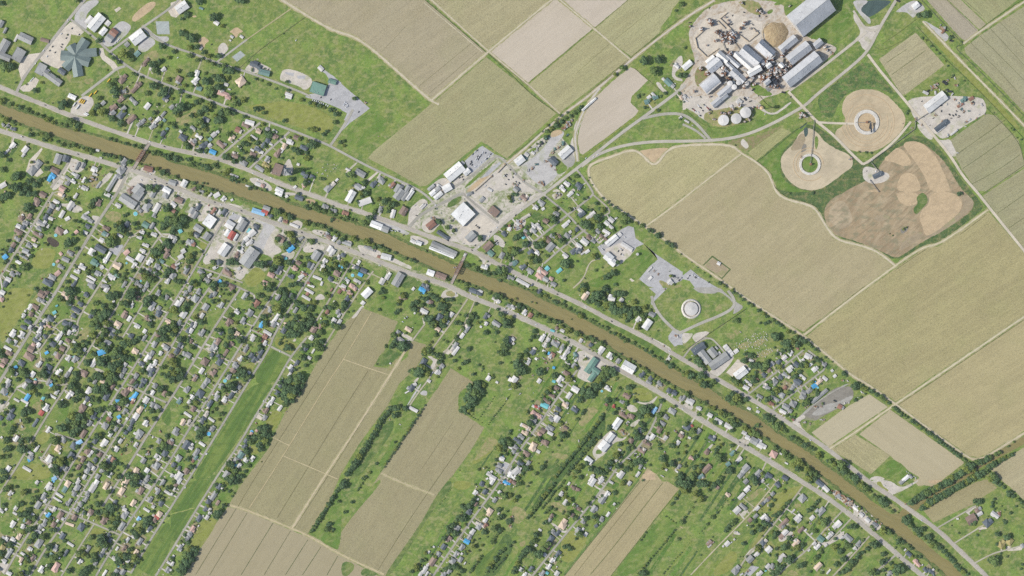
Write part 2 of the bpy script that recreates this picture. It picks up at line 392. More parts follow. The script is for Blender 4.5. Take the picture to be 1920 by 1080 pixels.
h-25 gray: 590,160,60x55 290,350,65x60 445,415,75x50 195,530,70x50 330,600,70x55 290,665,75x55 790,690,75x50 740,760,90x50 690,840,80x45 590,960,85x55 145,920,65x60 205,920,50x35 1480,980,60x30 1105,920,75x60 1030,1055,90x60 1185,1060,80x50 1775,840,75x65 1570,1050,75x40
h60 slate: 560,215,60x50 520,285,70x50 265,390,70x50 125,655,65x60 60,1035,70x55 990,385,55x60 1430,365,65x55 830,1035,70x40
h55 brown: 340,280,70x60 250,295,55x50 155,595,60x50 1890,640,70x60 1870,710,80x55
h-30 slate: 540,1020,120x80
s30 blue: 520,1020,40x30
s40 blue: 60,730,60x55
s0 cyan: 627,487,45x40 605,815,40x40 1425,800,30x25 1585,1000,30x25 1525,245,70x40
h-25 white: 210,385,55x50 1210,30,70x40 1735,480,70x50 1330,155,70x55 1605,665,70x50 930,840,85x65 870,890,70x50 960,455,65x40 1155,545,75x50 575,300,55x35 400,600,50x40 330,710,40x35 95,985,65x50 1600,450,60x40 1570,510,60x40 1640,600,80x40 1260,965,80x60 1180,1000,60x30 1910,500,30x40 1250,940,70x35 1885,1000,50x70
h-30 gray: 985,300,145x55
b-33 gray: 1445,105,200x90
b55 gray: 1555,30,120x100
b-30 slate: 1135,640,130x65
h-32 green: 1070,795,95x70 1640,370,80x65
s-30 green: 1310,935,80x35
h55 gray: 1655,165,100x80
h60 gray: 1715,380,80x45 1560,180,60x40 1740,265,50x50 1585,215,35x30 1400,1040,90x35 1540,1020,60x45 1660,1040,70x50 1720,25,80x55 1870,30,90x70
h-30 teal: 1185,475,75x55 1820,780,60x40
s40 redpink: 860,450,45x40 685,695,35x40 650,780,40x30 650,915,70x50 1425,680,70x50
s30 white: 1150,850,45x40 740,450,50x40 760,300,60x40 975,240,70x25 450,985,10x10 255,260,25x25
h-30 gray: 1750,905,60x45 1685,880,50x40 270,725,110x35 470,350,100x55
m60 slate: 840,1030,75x28
t: 40,60,60 90,30,50 10,110,30 260,10,50 330,20,60 400,20,50 320,170,72 285,200,40 380,215,40 1055,110,52 1020,160,45 1090,80,35 840,325,32 890,335,25 900,225,16 880,400,18 920,465,36 780,560,65 760,590,50 840,540,45 820,480,30 860,640,40 500,575,20 525,590,22 90,550,28 230,835,30 280,845,62 250,860,45 1200,10,30 1240,560,75 1290,500,55 1270,590,55 1370,410,60 1340,350,45 1390,440,45 1310,380,40 1520,355,42 1450,480,40 1410,470,35 1400,265,35 1430,250,25 1650,105,32 1880,190,50 1900,330,60 1850,370,50 1870,300,40 1830,410,35 1550,360,25 1655,500,35 1665,470,25 1870,570,60 1900,610,50 1810,620,60 1760,680,60 1730,720,40 1720,660,40 1590,890,50 1640,950,60 1700,980,50 1660,910,40 1740,980,40 1410,920,35 1390,970,30 1420,880,22 1640,825,28 1900,880,50 1860,950,50 1880,910,40 1080,725,24 945,705,18 1030,850,35 990,890,35 860,840,28 1050,900,25 990,920,30 760,1010,36 1560,480,30 1530,1000,22 1450,640,20 20,650,25 50,800,30 15,700,25 110,850,22 560,465,10 1380,1000,25 1210,330,14 720,635,10 1790,1060,20 700,1065,20 70,780,30 540,120,12 1560,10,14
c60 white: 350,385 755,935 1260,65 1900,145 1060,1000
c60 dark: 1030,280 755,940 1590,60 540,600
c60 red: 30,895 470,975
g pondd: 530,520 560,500 620,530 670,570 660,610 610,625 570,600 525,550
g gravelw: 1020,250 1160,290 1110,340 1060,360 1060,330
g dirt: 1170,260 1220,210 1350,220 1370,300 1300,350 1200,300
g gravelw: 590,130 860,130 950,200 860,240 800,220 830,190
g asphaltp: 1210,640 1330,600 1380,590 1400,660 1320,720 1270,690
g lawny: 330,830 420,640 520,620 650,660 560,860 460,870
g gravelw: 1350,20 1420,0 1500,80 1380,30
g gravelw: 1600,190 1680,130 1720,130 1680,230 1600,240
g dirt: 1480,420 1600,400 1620,430 1560,450
g gravelw: 390,340 440,320 470,370 430,400
@320,360
h-25 brown: 95,90,95x65
h50 white: 35,140,55x70 450,35,50x25 595,75,65x40
h-35 rust: 35,215,40x40 45,845,80x50
h60 gray: 235,225,110x65 275,260,90x50
h60 slate: 305,165,80x60 605,225,70x45 1560,820,70x50 1215,870,120x85 545,795,65x60
b55 white: 440,330,135x115=large_pale_metal_shop_with_a_bare_lot_beside_it,_just_off_the_bayou_road
h60 rust: 485,215,85x55
h60 white: 475,258,55x30 555,225,60x40
b-33 gray: 315,410,100x70
b55 gray: 412,500,85x75
h-35 gray: 290,485,60x45 220,560,80x75 345,900,80x50 410,995,70x50
b-33 white: 670,370,100x85
b58 white: 640,460,80x50 795,320,65x55
b58 gray: 800,375,130x85
b60 red: 690,490,100x65=long_bright_red_roof_between_a_white_roof_and_a_pale_strip_roof
b60 white: 735,510,85x30
b55 white: 605,650,140x95=white_metal_hall_at_the_end_of_a_bare_concrete_yard
b55 gray: 890,735,220x140=biggest_grey_flat_roof_of_the_town's_south_bank,_beside_a_mown_green_lot
s55 cyan: 885,440,55x45
h40 white: 918,460,85x70 860,520,80x55 905,560,50x50
h-30 slate: 960,390,70x55
s40 white: 865,585,45x40 820,600,40x30 785,650,70x45 805,680,30x30
h60 brown: 750,705,75x45
h-33 brown: 1235,525,100x70 640,905,115x70 1440,800,60x50
h50 slate: 1400,565,70x50
h40 blue: 1350,640,95x55=bright_blue_tarped_house_roof_two_plots_south_of_the_bayou_road,_beside_dark_oaks
b-18 sky: 990,225,150x55=pale_blue-sided_waterfront_store_joined_to_a_red_roofed_wing
b-22 red: 1060,228,75x55=dark_red_roof_square_in_the_waterfront_store_by_the_bayou
b-22 gray: 1080,185,80x50
h45 slate: 1125,268,45x45
h60 white: 1235,305,70x35
h-25 rust: 1295,330,50x40
m-22 white: 1390,378,105x32 1650,965,105x30 1580,1055,80x25
h-20 slate: 1445,65,100x55
h-25 gray: 1740,165,75x50 1835,205,80x40
b-25 white: 1220,15,80x50
s30 white: 1305,50,35x30 520,35,75x50 620,80,30x20 690,90,30x25
h-35 brown: 1770,490,100x60
h50 white: 1840,525,70x50
h40 gray: 1465,520,55x40 1895,565,50x45
b58 gray: 1635,715,110x85
h58 white: 1790,640,75x45 1820,680,85x55 1735,780,65x60 1705,850,85x45 1890,735,55x40
h-30 slate: 340,900,70x50 295,480,65x45 1355,945,70x50 1800,975,60x55
h-25 redpink: 1130,935,80x50 1070,1030,90x60 1405,855,65x50
h30 white: 440,940,60x40 145,665,50x50 115,730,65x50 1470,950,70x45 1435,995,50x20 75,815,70x25 770,860,40x35 495,855,40x35 15,500,45x50
h60 gray: 45,535,80x55 170,880,90x60 25,940,80x70 225,1065,60x40 820,570,70x40
s40 blue: 555,1010,45x45=small_blue_tarp_roof_under_trees_at_the_foot_of_the_big_grey_roof's_block
s30 cyan: 1295,750,35x30 110,440,45x45 1900,830,30x25
h-25 rust: 1500,915,80x35 250,585,60x50 1550,1025,35x30
h-25 brown: 690,1060,80x50 1870,920,80x70
s60 gray: 630,255,50x15 1595,840,80x25
s70 white: 1700,1030,50x25
t: 60,320,85 100,360,80 140,310,60 40,400,65 20,450,50 60,50,30 230,475,36 690,15,36 1200,225,50 1150,215,40 1290,260,50 1340,285,48 1370,290,30 1180,30,25 1300,85,32 1255,55,28 1550,120,45 1590,150,50 1560,180,45 1530,150,30 1620,180,36 1680,215,36 1730,220,36 1790,230,36 1840,255,30 1900,290,36 1520,345,42 1560,350,36 1620,370,40 1670,375,36 1710,385,46 1740,395,30 1780,430,32 1850,460,34 1880,500,24 1350,480,65 1300,460,40 1310,590,58 1380,550,45 1290,630,40 1430,560,28 1210,530,40 1200,545,40 1590,560,48 1550,545,25 665,790,65 700,770,50 740,800,35 490,800,38 470,780,30 1210,770,70 1240,740,45 1040,815,72 980,810,48 1090,830,38 1150,870,50 1180,840,45 1340,800,45 1300,790,30 1450,740,36 1550,740,35 1480,830,32 1500,800,24 220,720,45 240,760,42 210,790,40 260,690,35 340,670,28 190,770,30 100,1010,45 60,1000,35 140,1020,30 250,1020,40 280,1040,35 370,940,35 350,960,30 490,1040,60 600,1040,55 560,1050,40 460,1060,35 1120,1050,45 1060,1030,30 1030,1030,25 1410,1030,45 1350,1050,40 1460,1040,40 1740,920,50 1720,880,36 1850,820,42 1800,870,35 1870,860,30 10,880,36 190,840,30 170,620,25 340,1000,30 760,800,30 800,90,15 1650,440,8 420,10,22 1890,460,20
c-25 white: 565,145 460,10 210,955
c-25 dark: 495,115 1180,352 1475,455 795,212 1690,460 1590,635 1665,580 310,440
c60 white: 600,430 700,240 400,705 530,850
c60 dark: 925,300 210,930 370,700 1000,370
c60 red: 430,150 615,350
g gravelw: 380,150 440,140 500,180 440,230 400,280 360,330 300,330 330,270
g gravelw: 600,120 780,150 830,200 740,190 640,150
g concrete: 480,410 540,330 600,330 520,450
g gravelw: 490,530 590,580 640,590 540,720 420,830 350,790 400,700
g gravelw: 680,900 830,850 880,860 800,1000 740,970
g gravel: 930,300 1160,370 1180,420 1030,680 1000,660 910,600 1000,480 1060,370 960,330
g gravelw: 1160,400 1230,430 1140,570 1250,640 1240,690 1110,720 1020,680
g gravelw: 1250,690 1400,650 1390,740 1300,770 1240,720
g asphaltp: 650,280 720,240 880,310 780,300 660,330
g gravelw: 600,470 580,500 650,530 700,570 700,620 650,650 620,560 560,510
g gravelw: 1330,360 1420,310 1490,340 1470,420 1380,410
g gravelw: 1600,420 1700,430 1800,460 1820,560 1700,500 1590,460
g sand: 1510,70 1640,90 1610,150 1530,120
g gravelw: 1480,640 1560,590 1740,600 1720,660 1650,640 1600,680 1500,680
g gravelw: 1260,0 1420,10 1400,40 1290,40
g lawny: 940,830 1040,880 1080,960 1000,1020 940,1080 800,1010
g lawny: 310,570 390,560 410,610 360,650
g lawn: 1000,680 1150,740 1130,790 960,760
g lawn: 150,150 190,60 240,80 130,260 80,250
@640,360
b60 white: 105,50,140x75
b55 gray: 650,25,130x85 720,45,120x50
b55 white: 770,35,130x45
b58 brown: 700,215,95x75
h20 white: 265,110,160x70
h75 gray: 440,200,80x45
h75 white: 580,245,100x50
h-20 rust: 45,240,80x50
b-22 white: 395,375,135x70
b-22 gray: 495,420,80x65
b-22 white: 870,575,70x45
b45 white: 1370,250,200x195=great_white_flat-roofed_store_with_a_stepped_west_side_and_a_gravel_car_park
b-40 brown: 1715,220,115x90=brown-roofed_house-like_building_standing_at_the_road_beside_the_great_white_store
b38 rust: 1010,370,105x75=pale_roof_with_a_rust_patch_beside_the_bayou_road_junction
b-35 slate: 1140,485,145x42
b45 gray: 1455,500,115x80=grey_green_complex_roof_at_the_bridge_road_corner
s45 gray: 1580,85,65x45
h-40 slate: 1835,470,65x55
b45 brown: 1650,610,110x75
h-40 green: 1680,690,75x60
b-24 gray: 1085,605,150x60 1200,660,210x60
b-22 white: 1130,680,300x32
s-30 white: 805,555,60x40
h-20 white: 1610,840,80x55
h60 gray: 1805,715,80x50
h-20 gray: 1895,965,70x50
b-20 white: 1005,910,85x65
b-22 brown: 1120,945,125x65
b60 gray: 640,985,160x90=split_grey_roof_building_south_of_the_bayou_road_near_the_east_bridge
h60 white: 525,945,90x50 460,1005,75x60
b-15 white: 505,730,115x65
s-20 rust: 425,730,45x30
h-20 gray: 65,575,110x60 310,630,120x40
h-25 slate: 160,850,85x50 250,885,80x50
s-25 blue: 215,930,55x40 15,840,25x40
s0 cyan: 127,937,45x42 55,972,32x32
m-30 white: 180,1005,90x38 25,1060,60x40
h-30 white: 60,1000,60x50
h-30 redpink: 130,1065,90x50
h-30 slate: 945,1055,90x50 20,710,50x40
s60 white: 1890,415,50x40 1390,710,35x25 195,795,60x35
h20 gray: 1910,810,40x40 1440,20,80x40
b40 white: 1090,40,110x50 1030,10,80x50
k rust: 1890,380,14
m45 white: 925,165,75x20 905,155,60x14
x rust: 1030,290,25 1060,310,25 375,650,22 1220,290,12 1290,850,20 1910,430,14
x white: 1250,465,20 1150,150,12 1120,240,12 1370,580,14 830,150,14 1870,400,16
c-25 white: 555,430 570,435 605,440 635,438 430,825
c-25 dark: 245,707 590,435 620,442 650,440 845,265 850,540 1200,548 1470,655 1660,510
c45 dark: 1530,390 1550,405 1515,375 1545,400 1640,545 1680,450 1690,440 1505,600 1735,565 1760,570 1750,550 1840,600 1840,570 1300,690 700,485
c45 white: 1750,400 1060,150 1730,545 1745,575 1755,590 1550,615 1660,500
t: 220,10,45 280,15,45 230,50,30 410,80,34 490,110,50 540,130,50 590,140,42 540,180,42 530,220,30 500,90,35 480,130,35 200,130,25 180,100,28 380,210,32 370,240,25 1100,335,40 1080,320,30 1190,400,34 1265,435,30 1560,520,45 1240,325,22 1060,190,20 340,290,42 300,290,36 310,320,40 260,355,46 240,340,30 150,315,30 110,310,28 60,300,30 30,300,24 130,520,44 160,535,35 290,555,40 360,590,34 410,600,34 440,615,30 490,640,40 530,660,36 600,690,34 20,510,46 10,540,30 720,745,32 790,765,36 840,780,30 460,600,30 960,660,18 1420,820,36 1470,820,44 1510,860,40 1560,890,44 1610,905,40 1650,920,36 1720,910,40 1780,880,60 1830,880,60 1790,940,50 1840,950,45 1780,1000,36 1900,650,46 1870,700,42 1850,740,30 1300,1010,32 1350,1010,32 1400,1040,34 1450,1050,30 1500,1060,30 1190,990,28 20,810,50 50,830,42 20,880,30 80,890,25 200,870,25 290,1000,22 1890,60,40 1910,100,30 1720,590,25 1270,300,12 1320,680,14
g gravelw: 1370,30 1450,60 1640,190 1730,310 1740,340 1920,200 1920,260 1600,560 1480,600 1420,600 1350,560 1330,520 1280,500 1340,390 1450,330 1540,250 1520,210 1390,90
g concrete: 1370,400 1550,270 1600,260 1740,380 1620,480 1540,470 1480,440
g gravelw: 1400,0 1720,0 1640,60 1660,110 1600,130 1450,40
g lawnd: 1180,130 1330,40 1360,60 1340,110 1210,190
g gravelw: 760,200 800,160 900,70 960,90 980,150 900,210 860,260 790,350 750,370
g gravelw: 920,330 1050,250 1110,280 1140,330 1060,420 1010,470 920,440 900,380
g gravel: 380,300 560,360 760,450 770,470 720,490 560,400 540,440 340,340
g gravelw: 770,470 990,540 960,600 900,590 860,550 780,560
g gravelw: 1700,480 1780,490 1850,580 1820,640 1730,560
g gravelw: 1130,540 1230,480 1280,500 1350,580 1280,560
g gravelw: 1200,350 1290,380 1310,430 1240,440
g gravelw: 170,580 420,650 460,700 420,720 380,740 250,700 200,660
g gravelw: 580,730 700,800 790,830 790,870 720,850 580,790 540,780
g gravelw: 1520,700 1600,740 1700,800 1640,860 1570,840 1600,800
g lawnd: 700,930 870,980 830,1080 650,1080
@960,360
h40 white: 655,25,80x45 610,360,115x45 905,245,65x50 1055,490,40x30
h-40 white: 265,180,60x60 300,385,95x45 240,380,70x40 1115,315,70x50 1065,350,60x45 1110,390,70x35 765,205,60x40
h-40 brown: 140,55,80x80 265,920,10x10
h-35 gray: 325,125,85x65 495,245,70x50 235,440,75x65 620,490,65x50 390,230,10x10 965,440,60x45 915,550,60x40 200,890,80x55 155,440,55x40 455,500,70x45
h50 gray: 430,620,110x75 1815,1000,10x10
h35 slate: 785,250,85x65 745,655,90x50 690,665,80x60 720,425,60x50
h40 slate: 210,680,70x60 120,840,80x60
h-35 redpink: 340,900,130x70 310,945,100x60
s40 cyan: 395,860,50x50 530,885,70x40 125,505,40x45
h-40 brown: 395,535,85x55 380,325,60x60 865,510,65x45 530,500,60x30 1005,495,45x40 1050,530,50x30 155,475,50x30
h-40 white: 815,560,95x65 750,605,80x45 600,715,70x55 285,685,60x45 65,355,50x40
h-35 gray: 745,660,70x40 380,980,70x60 465,1035,70x50 10,975,30x30 90,75,30x20
s35 white: 845,670,60x35 655,450,35x30 350,190,40x30 885,275,35x30 860,280,60x35 1170,295,30x20 795,690,50x20
h40 teal: 30,795,70x60
m-32 white: 1060,450,90x38 1290,615,150x50
b40 white: 1120,545,155x62=long_white_shed_beside_the_gravel_utility_yard
s40 white: 1205,485,60x45
b-40 white: 1085,735,95x90=upper_half_of_the_white_L-shaped_office_beside_the_gravel_utility_yard
b-40 white: 1130,790,80x80
m-30 white: 120,1020,165x42
s-35 slate: 225,1045,20x35
h40 white: 1770,1010,60x50
h-25 redpink: 440,975,50x40
s30 concrete: 155,280,110x35
s45 white: 1550,870,70x18 1555,970,50x30
k white: 1410,700,16
x rust: 110,330,30 90,390,35 50,410,28 510,40,25 540,30,20 490,60,16 1650,920,14 1640,930,12 1600,890,14
x white: 60,320,25 80,360,28 1840,970,30 1800,1030,30 1590,880,16 1610,890,14 1890,970,25 740,30,25 720,90,15
x dark: 1820,950,25 1880,990,20 515,30,16 545,40,16
c60 dark: 1180,660 1195,665 1210,690 1225,700 1185,710 1240,655 40,260 945,750 550,30
c-40 white: 1270,510 1220,640 1245,710 1010,640 700,180 1020,645 990,610 100,200
c-40 dark: 710,185 1030,650 820,970
t: 350,75,25 480,190,45 470,300,52 440,280,42 490,340,35 350,355,24 380,350,20 810,80,30 840,65,25 945,130,36 1020,200,48 990,190,30 840,370,72 800,350,50 870,400,42 950,290,58 920,320,50 980,270,42 990,390,42 1280,300,62 1250,340,50 1310,330,42 1240,250,30 1140,440,28 1210,400,25 1020,70,25 1070,115,25 1110,145,28 1160,180,30 1200,210,30 1280,260,36 1340,320,24 1400,350,24 1460,380,36 1540,430,36 1580,440,30 1640,490,50 1670,500,30 1740,570,34 1800,600,42 1770,590,30 1840,630,24 1900,700,18 50,500,52 30,530,40 100,480,40 150,590,48 180,570,25 30,670,60 50,650,45 10,700,36 330,590,52 290,610,45 260,580,35 360,560,30 580,570,40 550,550,40 500,500,30 470,480,30 270,770,52 220,790,45 200,740,30 370,710,20 600,810,65 560,800,40 640,840,42 920,720,46 940,735,35 1140,910,50 1090,940,45 1050,960,46 1150,930,30 1020,970,30 940,880,22 1010,850,16 1190,790,42 1090,800,25 580,995,24 800,1060,50 1050,1070,42 660,200,28 640,180,20 550,120,14 200,380,25 170,395,25 780,650,20 850,200,25 890,200,25 730,780,20 60,1040,25 130,1060,30 730,360,20 1820,1040,20 1830,960,16
g asphaltp: 960,620 1230,420 1310,380 1370,400 1390,520 1485,585 1400,620 1360,680 1320,720 1180,840 1150,800 1010,700
g asphaltp: 1478,580 1620,700 1800,820 1920,900 1920,980 1900,1000 1760,1060 1650,1000 1700,1080 1600,1080 1530,1060 1430,980 1560,820 1640,760 1600,680
g gravelw: 1100,620 1230,560 1350,650 1350,710 1200,840 1130,730 1030,650
g gravelw: 300,40 200,100 130,160 60,220 0,280 0,180 150,90 280,0 380,0 380,50
g gravelw: 440,20 560,0 580,40 500,90 470,80
g gravelw: 20,320 150,290 160,370 90,430 20,440
g gravelw: 200,610 230,600 330,690 300,700
g gravelw: 470,580 550,640 520,650 470,610
g concrete: 1350,710 1400,680 1440,680 1440,720 1400,720
g lawnd: 180,210 260,210 400,290 400,340 330,330 240,320
g dirt: 1640,990 1700,1000 1830,1060 1900,1040 1920,1080 1700,1080
g lawn: 400,750 520,730 640,800 640,870 480,910 400,840
g lawn: 1180,850 1420,640 1520,650 1640,770 1560,820 1430,980 1200,1080 900,1080 840,1010 1000,950 1150,880
g concrete: 1320,980 1340,970 1380,1000 1350,1010
@1280,360
s-30 white: 405,803,42x38
t: 420,1025,34 460,1050,28 300,950,16 170,850,12 240,910,14 1200,15,20 1460,10,25 100,790,12 490,1065,20
c40 white: 65,945
c40 dark: 58,970 75,942 180,990 295,1015 140,955 150,965
c-40 white: 120,920 140,940 165,955 185,965 110,935
g pile: 230,830 335,735 530,860 440,965
g ditch: 330,715 345,720 545,870 440,985 220,830 235,830 440,965 525,870 335,735 235,830 220,830
g asphaltp: 0,940 90,870 200,960 330,1040 400,1080 140,1080 80,1000 0,980
@1600,360
t: 1180,20,30 1210,15,25 560,420,25 590,400,20 410,470,12 440,490,12
g sand: 860,0 1110,0 1200,60 1230,150 1180,250 1080,330 960,430 860,500 800,480 780,400 735,280 780,190 850,140
g sand: 480,0 720,0 740,90 690,150 620,165 540,130 490,60
g lawnd: 700,70 770,0 830,40 838,125 775,185 705,262 665,190 735,130
g pile: 1200,30 1330,60 1370,150 1250,250 1080,400 860,520 800,500 900,470 1080,330 1230,200 1240,120
g pile: 540,560 640,500 780,440 790,500 640,600 500,680
g pile: 250,250 430,270 380,320 220,330
g slate: 520,410 620,390 610,440 540,480
@0,540
h-30 brown: 475,70,85x80 395,215,90x55 355,290,55x65 330,770,120x75 350,685,75x75 45,810,100x65 645,755,85x75 945,960,85x75 1540,110,55x60 1405,300,65x85 765,590,60x40 1665,340,60x60 1780,535,60x45 525,45,60x45 705,680,60x55 105,730,80x60
h-30 cream: 740,85,100x75 1325,415,85x80 1525,710,75x70 495,420,65x30 1890,380,65x60 1160,1050,60x50
h57 white: 345,215,75x50 265,310,55x45 150,510,90x65 245,525,80x75 170,615,70x50 455,475,90x50 510,365,60x40 440,855,80x50 650,560,70x60 685,615,55x30 1055,840,115x55 1660,790,85x65 1745,840,70x50 1810,735,50x45 1690,895,90x55 370,970,70x50 175,965,50x50 95,1050,60x50 435,640,60x45 770,785,70x55 665,945,80x60 1490,195,60x35 1545,430,50x65 840,480,40x40 780,500,60x40 690,510,70x45 1200,15,70x50 950,690,45x45 340,440,50x30 1410,860,45x40
m-30 white: 90,680,95x35
m57 white: 795,920,70x32
h57 gray: 100,590,55x50 430,535,90x50 850,805,80x65 1545,320,10x10 1715,205,110x65 1790,225,50x50 1625,560,85x35 1740,635,80x55 1860,665,60x90 1395,925,70x55 1365,990,60x45 1530,990,70x50 1785,55,70x50 1875,105,55x45 1625,15,60x35 440,130,50x50 560,1060,70x50 760,975,80x45 1700,735,80x60 1210,620,70x80 1065,1050,60x50
h-30 slate: 315,380,85x45 270,440,70x45 565,350,80x80 475,415,60x45 405,585,75x45 595,630,75x60 505,545,50x45 245,845,75x65 740,400,75x60 790,410,45x55 835,310,60x50 855,245,105x45 905,180,65x55 975,75,55x55 1030,315,55x65 550,890,80x60 325,1045,75x45 1785,290,70x75 1595,855,60x55 1715,925,60x70 1475,540,60x60 1265,530,65x60 1240,460,50x50 1690,960,70x60 1620,1045,70x60 840,440,50x45 790,180,40x35
h-30 gray: 1275,480,50x45 1690,350,50x40 480,140,60x40
h20 blue: 1145,722,95x60=large_bright_blue_tarped_roof_in_the_most_wooded_part_of_the_street_grid
s30 blue: 527,728,45x32=small_blue_tarp_patch_behind_the_houses_west_of_the_big_blue_tarp 180,890,40x35=little_blue_tarp_near_the_street_at_the_west_edge_of_town
s30 cyan: 615,275,45x35 835,775,30x25 400,1030,25x25 640,200,30x20
h60 brown: 1490,1050,70x50
s57 white: 1455,345,65x40 1630,485,50x40 1240,395,10x10 1280,150,30x25 625,320,30x20 285,260,22x22 995,540,16x16 835,610,30x35 1715,740,35x35 1610,880,28x24 455,575,40x25
s-30 brown: 865,115,45x35
h-30 white: 540,945,50x35 30,50,60x50 5,90,40x40
h-30 redpink: 20,130,50x50 400,1060,30x35 380,640,50x40 550,430,60x25 25,870,60x40
t: 680,120,52 710,130,36 790,40,62 830,30,50 760,20,45 800,120,45 780,160,35 100,60,26 0,720,60 30,760,40 1080,170,50 1170,200,50 1250,90,62 1300,80,60 1260,200,55 1190,280,65 1130,300,55 1060,270,45 1090,350,65 1150,340,60 1050,400,55 1100,440,45 1030,420,40 1200,390,42 1230,410,40 1180,480,55 1160,530,45 1040,530,55 1020,560,36 1110,590,48 1170,650,60 1200,680,50 1140,640,42 1090,640,40 1230,700,30 1480,60,72 1500,100,60 1440,100,40 1370,170,45 1420,170,50 1440,200,35 1660,150,65 1690,110,50 1640,190,40 1730,110,35 1840,100,32 1850,190,18 1690,400,40 1700,330,30 1850,470,65 1890,450,55 1810,510,50 1770,490,36 1840,560,50 1790,580,40 1880,590,35 1410,630,60 1370,620,40 1460,610,50 1510,600,50 1570,560,40 1350,690,40 1310,720,60 1290,770,50 1360,760,50 1400,790,55 1460,800,52 1410,720,36 1300,560,30 1330,570,30 1250,650,35 1060,740,40 1140,830,75 1180,800,50 1100,800,40 1190,870,42 980,835,55 1000,850,42 860,960,50 870,1010,45 830,1040,50 1090,980,60 1130,1000,50 1050,1010,42 1210,960,60 1270,880,70 1330,850,60 1340,910,55 1260,980,60 1300,1010,50 1240,1040,55 1290,930,50 1370,880,36 1200,1060,30 980,620,40 940,650,40 900,690,45 860,650,45 840,700,42 810,640,40 890,740,30 940,750,28 930,600,25 560,500,35 560,590,30 545,660,30 520,690,25 540,810,40 500,960,60 520,990,45 460,970,45 510,900,36 590,860,20 390,800,20 270,950,55 300,980,45 240,930,42 140,930,50 150,960,36 200,1030,36 120,900,30 500,10,40 510,320,36 480,430,20 640,310,20 430,400,16 750,450,45 850,560,25 640,1000,30 720,1030,40 690,1050,40 1010,1030,40 1560,770,25 1660,960,30 1610,930,36 1570,930,25 1830,890,36 1870,990,40 1910,960,40 1820,970,30 1490,1000,20 1460,1060,18 1900,250,25 1600,265,22 1510,290,25 1530,20,25 1140,15,28 1320,90,40 1680,520,22 1540,1060,24 1890,840,22 940,120,14 960,190,20 210,370,16 380,570,16
c58 dark: 370,445 360,470 385,425 640,825
c58 white: 600,95 270,560 680,770 1575,750 350,465
g lawny: 0,0 400,0 350,100 280,240 200,380 120,470 50,600 0,620
g lawn: 880,0 1100,0 980,160 900,120
g lawn: 540,150 660,150 760,200 800,300 700,330 560,300
g lawn: 660,830 790,790 850,860 770,920 720,930
g lawn: 900,370 960,310 1010,370 960,440
g dirt: 900,470 1000,470 1000,540 960,600 880,600 870,540
g gravelw: 1060,890 1190,940 1150,960 1060,920
@320,540
h57 gray: 165,60,70x45 215,15,60x40 320,40,70x55 280,120,85x85 565,190,75x55 350,500,90x60 395,215,80x70 480,670,100x65 1210,105,75x50 1115,240,60x40 200,755,60x65 155,740,50x50 735,865,60x75 890,280,80x75 820,370,80x60 495,65,60x45 405,1050,85x65 850,680,100x40 650,990,80x60 835,90,85x65 100,390,70x45 1160,410,60x60
h57 white: 85,175,70x65 145,295,85x70 275,415,75x40 355,310,60x40 230,480,60x45 785,790,65x55 505,690,70x30 350,930,75x45 1585,560,55x50 1835,370,70x55 1145,380,60x45 1195,325,105x38 1065,620,60x45 925,560,80x60 750,265,55x60 205,100,40x30 130,130,50x40
h57 brown: 660,390,95x80 525,595,80x70 385,830,90x80 680,640,75x55 710,920,70x70 480,950,75x65 270,1010,80x60 690,10,70x40 225,600,50x40 10,770,50x60 1685,430,70x45 1610,465,85x65
h57 slate: 460,90,60x45 1275,475,80x50 1015,715,60x55 550,830,85x60 945,810,70x60 910,760,60x50 1000,770,45x40 110,640,65x55 70,710,75x50 575,510,50x45 1515,685,50x50 1420,845,75x40 1360,920,60x45 465,750,45x40 535,760,40x40 240,420,70x50 200,480,60x50 1360,90,60x50 1250,1060,60x40
h57 rust: 960,175,85x75 1050,565,105x60 1765,265,60x35
h60 cream: 745,525,75x50 1290,410,50x40
h70 blue: 1022,410,80x42=tall_narrow_bright_blue_tarped_roof_at_the_street_corner_near_the_red-brown_long_roof
s0 cyan: 612,1045,50x45 755,1000,50x30
m-30 white: 1560,35,110x34 1525,110,105x32 1090,505,105x40 1200,400,50x25
h57 gray: 1405,250,75x35 1120,260,40x40 1885,270,60x40
s57 white: 1710,395,50x30 1900,380,60x40 1605,710,60x20 1560,785,35x45 555,95,22x22 1835,160,40x18 1545,205,25x25 1435,378,20x16 1895,310,50x30 1690,345,20x20 1340,970,60x30 1350,890,60x40 880,955,40x40 130,660,40x25
s57 rust: 1810,20,45x18 1900,40,50x40 1540,65,40x35
s57 brown: 610,745,130x35
